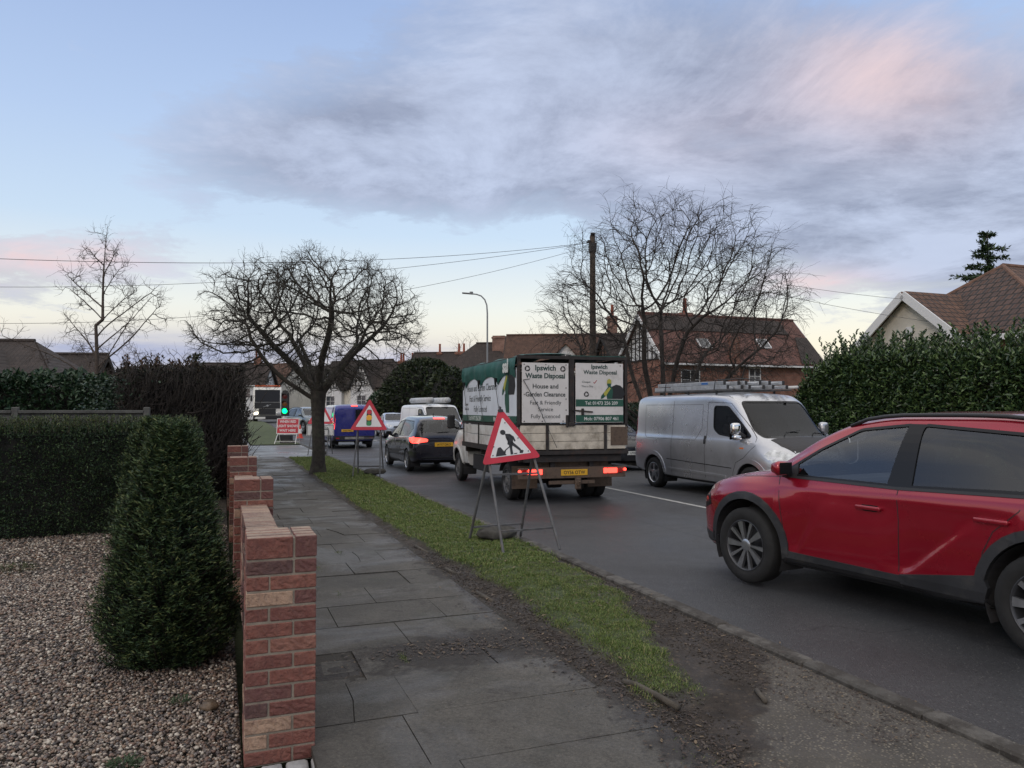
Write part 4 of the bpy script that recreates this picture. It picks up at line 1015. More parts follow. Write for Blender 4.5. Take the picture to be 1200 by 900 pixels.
A = np.array(A); tubes_mesh('twigs', (np.array(P0), np.array(P1), A, A*.8), M_bark2, hg)
# its ivy-covered left end
rg = np.random.default_rng(13); n = 1500; P = np.stack([rg.normal(0, .22, n)-1.2, rg.uniform(-.7, -.35, n)-.02, rg.uniform(.9, 2.3, n)], -1)
leaf_mesh('ivy', P, rg.normal(size=(n, 3))+np.array([0, -.6, .2]), np.full(n, .055), np.full(n, .05), M_ivy, hg)
# laurel hedge and rusty bush further back at the left
slab_hedge('laurel_hedge', (-17.5, 19.4), (-10.4, 20.2), 1.8, 2.62, 2.5, 'broad dark laurel hedge behind the grey fence at far left, below the brown roof', 14000, M_lauold, .15, .065, rough=.3, core=.3, hexa=True)
slab_hedge('rusty_hedge', (-10.6, 20.6), (-8.3, 20.9), 1.4, 2.9, 2.7, 'brownish half-bare hedge between the laurel and the dark twiggy hedge', 6000, M_rust, .11, .05, rough=.3, top_shoots=60, core=.35)
slab_hedge('shrub_belt', (-15.0, 28), (-10.6, 29.5), 2.0, 2.9, 2.9, 'belt of mixed dark shrubs far behind the bare hedge at left', 7000, M_olive, .2, .09, rough=.5, core=.4)
# laurel hedge on the right, across the road
def hz(u): return np.interp(u, [0, .04, .09, .16, .45, 1], [2.0, 2.5, 2.85, 3.0, 2.8, 2.6])
a = W(16.5, 14.25); b = W(6.0, 14.6)
slab_hedge('laurel_hedge', (b.x, b.y), (a.x, a.y), 2.6, 3.3, 3.3, 'tall glossy green laurel hedge on the right, behind the red car', 70000, M_laurel, .115, .045, rough=.26, top_shoots=620, tips=M_laurel, core=.3, hexa=True, zf=lambda u: float(hz(1-u)), fr=2.7)
slab_hedge('garden_hedge', tuple(W(27.5, 14.3))[:2], tuple(W(16.9, 14.3))[:2], 1.6, 1.9, 1.9, 'lower clipped green hedge behind the silver van, left of the laurel', 9000, M_lauold, .12, .05, rough=.22, core=.25)
slab_hedge('garden_hedge', tuple(W(44, 14.3))[:2], tuple(W(29.0, 14.3))[:2], 1.5, 1.9, 1.9, 'clipped green hedge beyond the waste truck across the road', 8000, M_olive, .14, .06, rough=.22, core=.25)
# clipped holly mass and the lower hedge beside it
def dome(name, px, Y, rx, H, label, n, leaf, m, cat='shrub', ry=None):
    gz = G(Y); x = PX(px, Y).x; root = thing(name, (x, Y, gz), 0, label, cat); rg = np.random.default_rng(n); a = rg.uniform(0, 2*pi, n); e = rg.uniform(-.15, 1, n); ry = ry or rx
    c = np.sqrt(np.clip(1-np.clip(e, 0, 1)**2.6, 0, 1)); w = np.array([1+.16*fbm(cos(q)*1.5, sin(q)*1.5+k*2, 1.7, 3.) for q, k in zip(a, e)])*(1-np.abs(rg.normal(0, .05, n)))
    P = np.stack([np.cos(a)*c*rx*w, np.sin(a)*c*ry*w, np.clip(e, 0.0, 1)*H*(.9+.1*w)], -1); P[:, 2] = np.where(e < 0, rg.uniform(0, .3*H, n), P[:, 2]); D = P*np.array([1/rx, 1/ry, .6/H])+rg.normal(size=(n, 3))*.6
    s_ = rg.uniform(.7, 1.3, n); leaf_mesh('foliage', P, D, leaf*s_, leaf*.5*s_, m, root)
    mb = MB(); mb.lathe([(rx*.86*sqrt(max(0, 1-h**2.6)), h*H*.9) for h in np.linspace(0, 1, 10)], 16); o = mb.build('inner_branches', M_core, root, True); o.scale = (1, ry/rx, 1); return root
dome('evergreen_tree', 497, 56, 3.5, ZAT(422, 56)-G(56), 'wide clipped dark evergreen mass in front of the far houses', 9000, .30, M_olive)
dome('evergreen_tree', 455, 60, 1.9, ZAT(457, 60)-G(60), 'low rounded evergreen bush before the white half-timbered gable', 3500, .28, M_lauold)
dome('evergreen_tree', 527, 52, 2.0, ZAT(432, 52)-G(52), 'rounded dark evergreen next to the clipped mass, left of the waste truck', 3500, .28, M_olive)
# conifers
def conifer(px, Y, ptop, R, label, m, n=5200, seed=1, z0=0):
    x = PX(px, Y).x; H = ZAT(ptop, Y)-z0; root = thing('conifer', (x, Y, z0), 0, label, 'tree'); rg = np.random.default_rng(seed); P = []; D = []; B0 = []; B1 = []
    for k in range(150):
        h = rg.uniform(.12, .99); a = rg.uniform(0, 2*pi); L_ = R*(1-h)**.8*rg.uniform(.55, 1.25)*(1.25 if rg.random() < .1 else 1)+.15; p0 = np.array([0, 0, h*H]); d = np.array([cos(a), sin(a), rg.uniform(-.15, .35)]); B0.append(p0); B1.append(p0+d*L_)
        for j in range(n//150):
            f = rg.uniform(.15, 1.05); q = p0+d*L_*f+rg.normal(size=3)*np.array([.15, .15, .07])*(.45+L_*.18); P.append(q); D.append(d+rg.normal(size=3)*.7+np.array([0, 0, .3]))
    P = np.array(P); s_ = rg.uniform(.6, 1.3, len(P)); leaf_mesh('foliage', P, np.array(D), .26*s_, .085*s_, m, root)
    tubes_mesh('branches', (np.array(B0), np.array(B1), np.full(len(B0), .035), np.full(len(B0), .012)), M_bark, root)
    mb = MB(); mb.tube([(0, 0, 0), (0, 0, H)], [.2, .03], 8); mb.build('trunk', M_bark, root)
conifer(1161, 46, 270, 3.9, 'dark pointed conifer rising behind the brown tiled roof at right', M_yew, 13000)
conifer(228, 44, 414, 1.6, 'small spiky conifer above the dark twiggy hedge', M_olive, 1500, 4)
# ================================================================== VEHICLE TOOLS
def pchip(xs, ys):
    xs = np.array(xs, float); ys = np.array(ys, float); o = np.argsort(xs); xs, ys = xs[o], ys[o]; h = np.diff(xs); d = np.diff(ys)/h; m = np.zeros(len(xs))
    for i in range(1, len(xs)-1):
        if d[i-1]*d[i] > 0: w1 = 2*h[i]+h[i-1]; w2 = h[i]+2*h[i-1]; m[i] = (w1+w2)/(w1/d[i-1]+w2/d[i])
    m[0] = d[0]; m[-1] = d[-1]
    def f(x):
        x = min(max(x, xs[0]), xs[-1]); i = min(max(int(np.searchsorted(xs, x)-1), 0), len(xs)-2); t = (x-xs[i])/h[i]
        return (2*t**3-3*t**2+1)*ys[i]+(t**3-2*t**2+t)*h[i]*m[i]+(-2*t**3+3*t**2)*ys[i+1]+(t**3-t**2)*h[i]*m[i+1]
    return f
def body_bm(P, xs=None, it=2):
    """loft: P has tables zt (top line), zs (shoulder), ws (shoulder half width), wt (roof edge half width), w (widest), zm, zb, crown"""
    F = {k: pchip(*zip(*v)) for k, v in P.items() if isinstance(v, list)}
    x0, x1 = P['x0'], P['x1']
    if xs is None: xs = np.concatenate([x0+np.array([0, .012, .03, .06, .1]), np.linspace(x0+.15, x1-.15, 70), x1-np.array([.1, .06, .03, .012, 0])])
    rings = []
    for x in xs:
        zt, zs, ws, wt, w, zm, zb, cr = [F[k](x) for k in ('zt', 'zs', 'ws', 'wt', 'w', 'zm', 'zb', 'cr')]
        zs = min(zs, zt-.035); gh = zt-zs
        hr = P.get('hr', .5)
        c = [(0, zb), (w-.20, zb), (w-.05, zb+.015), (w-.012, zb+.14), (w, zm), (w-.004, (zm+zs)/2+.02), (ws, zs-.035), (ws-.028, zs+.012),
             (ws*.35+wt*.65-.004, zs+gh*.62), (wt, zt-min(.10, gh*.35)), (wt-.05, zt-min(.03, gh*.12)), (wt-.22, zt), (0, zt+cr)]
        for _ in range(it):
            n = [c[0]]
            for a, b in zip(c[:-1], c[1:]): n += [(a[0]*.75+b[0]*.25, a[1]*.75+b[1]*.25), (a[0]*.25+b[0]*.75, a[1]*.25+b[1]*.75)]
            n.append(c[-1]); c = n
        rings.append(c)
    bm = bmesh.new(); R = []
    for x, c in zip(xs, rings):
        half = c; full = [(p[0], p[1]) for p in half]+[(-p[0], p[1]) for p in half[-2:0:-1]]
        R.append([bm.verts.new((x, p[0], p[1])) for p in full])
    n = len(R[0])
    for i in range(len(R)-1):
        for k in range(n): bm.faces.new((R[i][k], R[i][(k+1) % n], R[i+1][(k+1) % n], R[i+1][k]))
    for ring, s in ((R[0], 1), (R[-1], -1)):     # end caps: ladder between left and right halves
        h = n//2
        for k in range(h):
            a, b = ring[k], ring[k+1]; c, d = ring[(n-k-1) % n], ring[(n-k) % n]
            vs = []
            for v in (a, b, c, d):
                if v not in vs: vs.append(v)
            if len(vs) >= 3:
                try: bm.faces.new(vs)
                except ValueError: pass
    bmesh.ops.recalc_face_normals(bm, faces=bm.faces)
    if sum(f.normal.dot(f.calc_center_median()-Vector(((x0+x1)/2, 0, .8))) for f in bm.faces) < 0: bmesh.ops.reverse_faces(bm, faces=bm.faces)
    return bm
AX = {'L': (1, 1), 'R': (1, -1), 'F': (0, 1), 'B': (0, -1), 'T': (2, 1)}
def uv_of(co, view):
    if view in 'LR': return (co.x, co.z)
    if view in 'FB': return (co.y, co.z)
    return (co.x, co.y)
def inpoly(p, poly):
    x, y = p; c = False; n = len(poly)
    for i in range(n):
        x1, y1 = poly[i]; x2, y2 = poly[i-1]
        if (y1 > y) != (y2 > y) and x < (x2-x1)*(y-y1)/(y2-y1)+x1: c = not c
    return c
def round_poly(P, r=.04, n=4):
    out = []; m = len(P)
    for i in range(m):
        p = Vector(P[i]); a = Vector(P[i-1]); b = Vector(P[(i+1) % m]); da = a-p; db = b-p; k = min(r, da.length*.45, db.length*.45)
        s = p+da.normalized()*k; e = p+db.normalized()*k
        for j in range(n+1): t = j/n; q = s*(1-t)**2+p*2*t*(1-t)+e*t*t; out.append((q.x, q.y))
    return out
def cut(bm, poly, view, name=None, m=None, parent=None, inset=.006, xr=None, nmin=.2):
    ax, sg = AX[view]; lo = [min(p[i] for p in poly)-.02 for i in (0, 1)]; hi = [max(p[i] for p in poly)+.02 for i in (0, 1)]
    def cand(f):
        c = f.calc_center_median(); u = uv_of(c, view)
        if f.normal[ax]*sg < nmin: return False
        if view in 'LR' and c.y*sg < .05: return False
        if view in 'FB' and xr and not (xr[0] < c.x < xr[1]): return False
        us = [uv_of(v.co, view) for v in f.verts]
        return not (max(q[0] for q in us) < lo[0] or min(q[0] for q in us) > hi[0] or max(q[1] for q in us) < lo[1] or min(q[1] for q in us) > hi[1])
    n = len(poly)
    for i in range(n):
        a = Vector(poly[i]); b = Vector(poly[(i+1) % n]); d = b-a
        if d.length < 1e-5: continue
        nn = Vector((d.y, -d.x)).normalized()
        co = {'L': (a.x, 0, a.y), 'R': (a.x, 0, a.y), 'F': (0, a.x, a.y), 'B': (0, a.x, a.y), 'T': (a.x, a.y, 0)}[view]
        no = {'L': (nn.x, 0, nn.y), 'R': (nn.x, 0, nn.y), 'F': (0, nn.x, nn.y), 'B': (0, nn.x, nn.y), 'T': (nn.x, nn.y, 0)}[view]
        fs = []
        for f in bm.faces:
            if not cand(f): continue
            # only faces near this segment
            us = [Vector(uv_of(v.co, view)) for v in f.verts]; r = max((q-us[0]).length for q in us); c = sum(us, Vector((0, 0)))/len(us)
            t = max(0, min(1, (c-a).dot(d)/d.length_squared)); 
            if (a+d*t-c).length < r+.02: fs.append(f)
        if fs:
            g = list({v for f in fs for v in f.verts})+list({e for f in fs for e in f.edges})+fs
            bmesh.ops.bisect_plane(bm, geom=g, plane_co=co, plane_no=no, dist=1e-6)
    sel = [f for f in bm.faces if cand(f) and inpoly(uv_of(f.calc_center_median(), view), poly)]
    o = None
    if name:
        vm = {}; g = bmesh.new()
        for f in sel:
            vs = []
            for v in f.verts:
                if v not in vm: vm[v] = g.verts.new(v.co-v.normal*inset)
                vs.append(vm[v])
            try: g.faces.new(vs)
            except ValueError: pass
        me = bpy.data.meshes.new(name); g.normal_update(); g.to_mesh(me); g.free(); o = link(name, me, m, parent, True)
    bmesh.ops.delete(bm, geom=sel, context='FACES'); return o
class Skin:
    """the finished body surface, onto which trim is laid"""
    def __init__(s, bm): s.t = BVHTree.FromBMesh(bm)
    def hit(s, u, v, view):
        ax, sg = AX[view]
        if view in 'LR': o = Vector((u, 3*sg, v)); d = Vector((0, -sg, 0))
        elif view in 'FB': o = Vector((5*sg, u, v)); d = Vector((-sg, 0, 0))
        else: o = Vector((u, v, 5)); d = Vector((0, 0, -1))
        h = s.t.ray_cast(o, d)
        if h[0] is None:
            h = s.t.find_nearest(o+d*(2.1 if view in 'LR' else 3.0))
            return h[0], -d
        return h[0], h[1] if h[1].dot(d) < 0 else -h[1]
    def patch(s, poly, view, off, m, name, parent, thick=None, step=.07, along=False, smooth=False):
        """trim following the body: outline poly in the view plane, standing off the skin by off"""
        bm = bmesh.new(); f = bm.faces.new([bm.verts.new((p[0], p[1], 0)) for p in poly])
        lo = [min(p[i] for p in poly) for i in (0, 1)]; hi = [max(p[i] for p in poly) for i in (0, 1)]
        for i in (0, 1):
            k = lo[i]+step
            while k < hi[i]-.005:
                no = (1, 0, 0) if i == 0 else (0, 1, 0); co = (k, 0, 0) if i == 0 else (0, k, 0)
                bmesh.ops.bisect_plane(bm, geom=bm.verts[:]+bm.edges[:]+bm.faces[:], plane_co=co, plane_no=no, dist=1e-6); k += step
        bmesh.ops.triangulate(bm, faces=[f for f in bm.faces if len(f.verts) > 4])
        ax, sg = AX[view]; out = Vector((0, 0, 0)); out[ax] = sg
        info = {}
        for v in bm.verts: h, n = s.hit(v.co.x, v.co.y, view); info[v] = (h, n if along else out)
        bd = [e for e in bm.edges if len(e.link_faces) == 1]
        r = bmesh.ops.extrude_edge_only(bm, edges=bd); nv = [g for g in r['geom'] if isinstance(g, bmesh.types.BMVert)]
        back = {}
        for e in bd:
            pass
        base = {}
        for v in nv: base[v] = min(info.items(), key=lambda kv: (kv[0].co-v.co).length_squared if kv[0] not in nv else 9)[1]
        for v, (h, n) in info.items(): v.co = h+n*off
        for v, (h, n) in base.items(): v.co = h-n*(thick or .012)
        bmesh.ops.recalc_face_normals(bm, faces=bm.faces)
        me = bpy.data.meshes.new(name); bm.to_mesh(me); bm.free(); return link(name, me, m, parent, smooth)
    def strip(s, pts, view, w, off, m, name, parent, closed=False, step=.05):
        """thin line laid on the skin along a polyline"""
        pts = [Vector(p) for p in pts]
        if closed: pts = pts+[pts[0]]
        Q = []
        for a, b in zip(pts[:-1], pts[1:]):
            k = max(1, int((b-a).length/step))
            for j in range(k): Q.append(a.lerp(b, j/k))
        Q.append(pts[-1]); ax, sg = AX[view]; out = Vector((0, 0, 0)); out[ax] = sg; mb = MB(); R = []
        for i, q in enumerate(Q):
            if closed: d = (Q[(i+1) % (len(Q)-1)]-Q[(i-1) % (len(Q)-1)])
            else: d = (Q[min(i+1, len(Q)-1)]-Q[max(i-1, 0)])
            d = d.normalized() if d.length > 1e-7 else Vector((1, 0)); n2 = Vector((-d.y, d.x))*w/2
            row = []
            for (e, o_) in ((-1, -.004), (-1, off), (1, off), (1, -.004)):
                h, n = s.hit(q.x+n2.x*e, q.y+n2.y*e, view); row.append(mb.bm.verts.new(h+out*o_))
            R.append(row)
        for a, b in zip(R[:-1], R[1:]):
            for k in range(3): mb.bm.faces.new((a[k], a[k+1], b[k+1], b[k]))
        return mb.build(name, m, parent, False)
def finish_body(bm, name, m, parent, sharp=38, zlow=.27):
    for f in bm.faces: f.smooth = True
    for e in bm.edges:
        if len(e.link_faces) == 2 and e.calc_face_angle(0) > radians(sharp): e.smooth = False
    for f in bm.faces:
        if f.normal.z < -.55 or f.calc_center_median().z < zlow: f.material_index = 1
    me = bpy.data.meshes.new(name); bm.to_mesh(me); bm.free(); me.materials.append(m); me.materials.append(M_black); return link(name, me, m, parent)
def wheel(parent, x, y, R, wdt, style, side, m_rim=None, m_dark=None, rimr=None, steer=0):
    """wheel at (x,y) with outer face towards side*y"""
    rr_ = rimr or R*.68; root = bpy.data.objects.new('wheel', None); COL.objects.link(root); root.parent = parent; root.location = (x, y, R); root.rotation_euler = (0, 0, radians(steer)+(0 if side > 0 else pi)); root.empty_display_size = .1
    w = wdt/2; mb = MB()
    mb.lathe([(rr_-.015, -w*.9), (rr_+.01, -w), (R-.04, -w), (R-.012, -w+.015), (R-.002, -w*.75), (R, -w*.3), (R, w*.3), (R-.002, w*.75), (R-.012, w-.015), (R-.04, w), (R-.07, w+.004), (rr_+.02, w), (rr_+.006, w-.008), (rr_-.012, w-.012)], 44, axis='y')
    for k in (-.5, 0, .5): pass
    mb.build('tyre', M_rubber, root, auto=40)
    m_rim = m_rim or M_alloy; m_dark = m_dark or M_dalloy; mb = MB()
    mb.lathe([(rr_, w-.006), (rr_-.006, w-.004), (rr_-.016, w-.012), (rr_-.022, w-.03), (rr_-.03, -w*.6), (.06, -w*.6+.01), (.001, -w*.6+.01)], 36, axis='y'); rim = mb.build('rim', m_dark if style in ('blade', 'steel') else m_rim, root, auto=40)
    mb = MB(); rs = rr_-.014
    if style == 'blade':
        for k in range(10):
            a = 2*pi*k/10; wd_ = .026 if k % 2 else .046
            for (off_, tw_) in ((0, .10),):
                c, s_ = cos(a), sin(a); n = (-s_, c)
                r0, r1 = .045, rs; h0, h1 = w-.022, w-.010
                def pt(r, e, h, dth=0): aa = a+dth; return (r*cos(aa)-sin(aa)*e, h, r*sin(aa)+cos(aa)*e)
                for (e0, e1, f0, f1) in ((-wd_*.35, wd_*.2, -wd_*.9, wd_*.55),):
                    tp = [pt(r0, e0, h0), pt(r1, f0, h1, .07), pt(r1, f1, h1, .07), pt(r0, e1, h0)]; bt = [(q[0], q[1]-.03, q[2]) for q in tp]
                    T = [mb.bm.verts.new(q) for q in tp]; B = [mb.bm.verts.new(q) for q in bt]; mb.bm.faces.new(T)
                    for j in range(4): mb.bm.faces.new((T[j], B[j], B[(j+1) % 4], T[(j+1) % 4]))
        mb.lathe([(.062, w-.035), (.060, w-.02), (.05, w-.014), (.03, w-.012), (.001, w-.012)], 20, axis='y')
    elif style in ('five', 'multi'):
        n = 5 if style == 'five' else 9; wd_ = .045 if style == 'five' else .022
        for k in range(n):
            a = 2*pi*k/n+.3; tp = [(.04, -wd_*.7, w-.016), (rs*.6, -wd_*.55, w-.012), (rs, -wd_*.9, w-.020), (rs, wd_*.9, w-.020), (rs*.6, wd_*.55, w-.012), (.04, wd_*.7, w-.016)]
            T = [mb.bm.verts.new((r*cos(a)-e*sin(a), h, r*sin(a)+e*cos(a))) for r, e, h in tp]; B = [mb.bm.verts.new((r*cos(a)-e*sin(a), h-.03, r*sin(a)+e*cos(a))) for r, e, h in tp]; mb.bm.faces.new(T)
            for j in range(6): mb.bm.faces.new((T[j], B[j], B[(j+1) % 6], T[(j+1) % 6]))
        mb.lathe([(.07, w-.035), (.066, w-.012), (.045, w-.006), (.001, w-.006)], 20, axis='y')
    else:
        mb.lathe([(rs, w-.03), (rs*.8, w-.05), (rs*.55, w-.02), (.07, w-.01), (.06, w+.01), (.001, w+.012)], 28, axis='y')
        for k in range(5): a = 2*pi*k/5; mb.lathe([(.013, w-.02), (.013, w+.006), (.001, w+.008)], 8, (.105*cos(a), 0, .105*sin(a)), 'y')
    mb.build('spokes', m_rim, rim, auto=35)
    return root
def well(parent, x, R, w_out, side, depth=.34, z=None):
    """dark liner of the wheel arch"""
    z = R if z is None else z; mb = MB(); a0, a1 = radians(-25), radians(205); n = 24; Rr = R+.075
    A = []; B = []
    for k in range(n+1):
        a = a0+(a1-a0)*k/n; A.append(mb.bm.verts.new((x+Rr*cos(a), side*(w_out-.02), z+Rr*sin(a)))); B.append(mb.bm.verts.new((x+Rr*cos(a), side*(w_out-depth), z+Rr*sin(a))))
    for k in range(n): mb.bm.faces.new((A[k], A[k+1], B[k+1], B[k]))
    mb.bm.faces.new(B); mb.build('arch_liner', M_int, parent)
def circ(x, z, r, a0=0, a1=360, n=28): return [(x+r*cos(radians(a0+(a1-a0)*k/n)), z+r*sin(radians(a0+(a1-a0)*k/n))) for k in range(n if a1-a0 == 360 else n+1)]
def plate(parent, o, x, y, txt, yellow, w=.52, h=.111, s=.088):
    """number plate; x,y local axes"""
    M = frame(o, x, y); z = M.to_3x3() @ Vector((0, 0, 1)); mb = MB(); mb.box((0, 0, 0), (w, h, .008), bev=.002); p = mb.build('number_plate', M_yplate if yellow else M_wplate, parent, M=M)
    if txt: text('plate_number', txt, s, M_ink, p, frame(Vector(o)+z*.0045-M.to_3x3() @ Vector((0, s*.35, 0)), x, y), .0006, sx=.92, off=.0012)
    return p
def seats(parent, rows, zf, w=1.3, m=None):
    mb = MB()
    for (x, single) in rows:
        for y in ((-.36, .36) if single else (-.42, 0, .42)):
            wd_ = .5 if single else .42
            mb.box((x+.12, y, zf+.14), (.5, wd_, .18), bev=.05, seg=2); mb.box((x-.15, y, zf+.46), (.16, wd_, .62), Matrix.Rotation(-.22, 3, 'Y'), bev=.06, seg=2)
            mb.box((x-.24, y, zf+.86), (.10, .26, .17), Matrix.Rotation(-.1, 3, 'Y'), bev=.04, seg=2)
    return mb.build('seat', M_seat, parent, auto=50)
def cabin(parent, x0, x1, z, w, dash, zd, rhd=True):
    mb = MB(); mb.box(((x0+x1)/2, 0, z), (x1-x0, 2*w, .03)); mb.box((dash, 0, zd-.12), (.5, 2*w-.06, .28), bev=.08, seg=2); mb.box((x0+.02, 0, z+.3), (.04, 2*w, .6)); mb.build('dashboard', M_int, parent)
    mb = MB(); c = Vector((dash-.42, -.36, zd+.02)); R = Matrix.Rotation(-1.15, 3, 'Y'); pts = [c+R @ Vector((.18*cos(a), .18*sin(a), 0)) for a in np.linspace(0, 2*pi, 25)]
    mb.tube(pts, .014, 6, False); mb.bar(c-R @ Vector((0, .17, 0)), c+R @ Vector((0, .17, 0)), .03, .02); mb.build('steering_wheel', M_black, parent)
def mirror(parent, x, y, z, side, m, sx=.15, sy=.22, sz=.17, fwd=1):
    mb = MB(); mb.box((x, y+side*.13, z+.02), (sx, sy, sz), bev=.05, seg=3)
    for v in mb.bm.verts:
        if v.co.x > x: v.co.y = y+side*.13+(v.co.y-y-side*.13)*.8; v.co.z = z+.02+(v.co.z-z-.02)*.8
    o = mb.build('door_mirror', m, parent, auto=50)
    mb = MB(); mb.bar((x+.01, y-side*.02, z-.07), (x, y+side*.09, z-.03), .06, .05, .01); mb.build('mirror_arm', M_black, o)
    mb = MB(); mb.box((x-sx/2-.001, y+side*.135, z+.02), (.006, sy*.82, sz*.8), bev=.002); mb.build('mirror_glass', M_gloss, o); return o
def handle(parent, sk, x, z, view, m, L_=.19, pocket=None):
    sg = AX[view][1]; h, n = sk.hit(x, z, view); mb = MB(); y = h.y
    mb.box((x, y+sg*.030, z), (L_, .018, .034), bev=.008, seg=2); mb.box((x-L_*.42, y+sg*.012, z), (.03, .035, .024), bev=.006); mb.box((x+L_*.42, y+sg*.012, z), (.03, .035, .024), bev=.006)
    o = mb.build('door_handle', m, parent, auto=50)
    sk.patch(round_poly([(x-.075, z-.03), (x+.075, z-.03), (x+.085, z+.022), (x-.085, z+.022)], .03), view, .0012, pocket or M_black, 'handle_recess', o); return o

# paints
def paint(name, col, metal=.0, rough=.28, dirt=None, coat=1.0, flake=.0):
    return pm(name, col, rough, metal, coat=coat, var=.05, vs=1.3, back=(.02, .02, .022), dirt=dirt, rvar=.06)
P_red = paint('red_paint', (.29, .005, .020), .45, .28, coat=1.0)
P_silver = paint('silver_paint', (.52, .53, .56), .75, .30, dirt=((.33, .33, .34), 1.6, .50, .85), coat=.7)
P_navy = paint('dark_paint', (.013, .012, .020), .3, .25)
P_blue = paint('deep_blue_paint', (.022, .026, .20), .3, .25)
P_grey = paint('grey_green_paint', (.12, .145, .15), .5, .3)
P_lblue = paint('pale_blue_silver_paint', (.34, .39, .47), .5, .3)
P_white = paint('white_van_paint', (.68, .69, .70), 0, .35, coat=.5)
P_dwhite = paint('grubby_white_paint', (.62, .62, .60), 0, .4, dirt=((.28, .25, .21), 2.2, .48, .72), coat=.3)
P_dark = paint('black_paint', (.012, .013, .018), .3, .25)
P_silver.node_tree.nodes['Principled BSDF'].inputs['Coat Roughness'].default_value = .16
M_clad = pm('grey_cladding', (.022, .023, .026), .55, var=.2, vs=4, bump=.0005, bs=250, dirt=((.060, .056, .052), 4.5, .52, .76))

def placed(name, front_left_xy, rear_left_xy, axle_f, half_track, label, cat, group=None, gz=0):
    """empty at mid wheelbase from the two near-side ground contacts"""
    pass
def vehicle(name, x, y, hd, label, cat, group=None):
    """origin at mid wheelbase on the ground, local +x is forwards; hd heading vector"""
    s, t = ST(x, y); gz = G(s) + .05*(1-((t-7.9)/4.3)**2) - .05
    if s < 36: pass
    return thing(name, (x, y, gz), atan2(hd[1], hd[0]), label, cat, group)
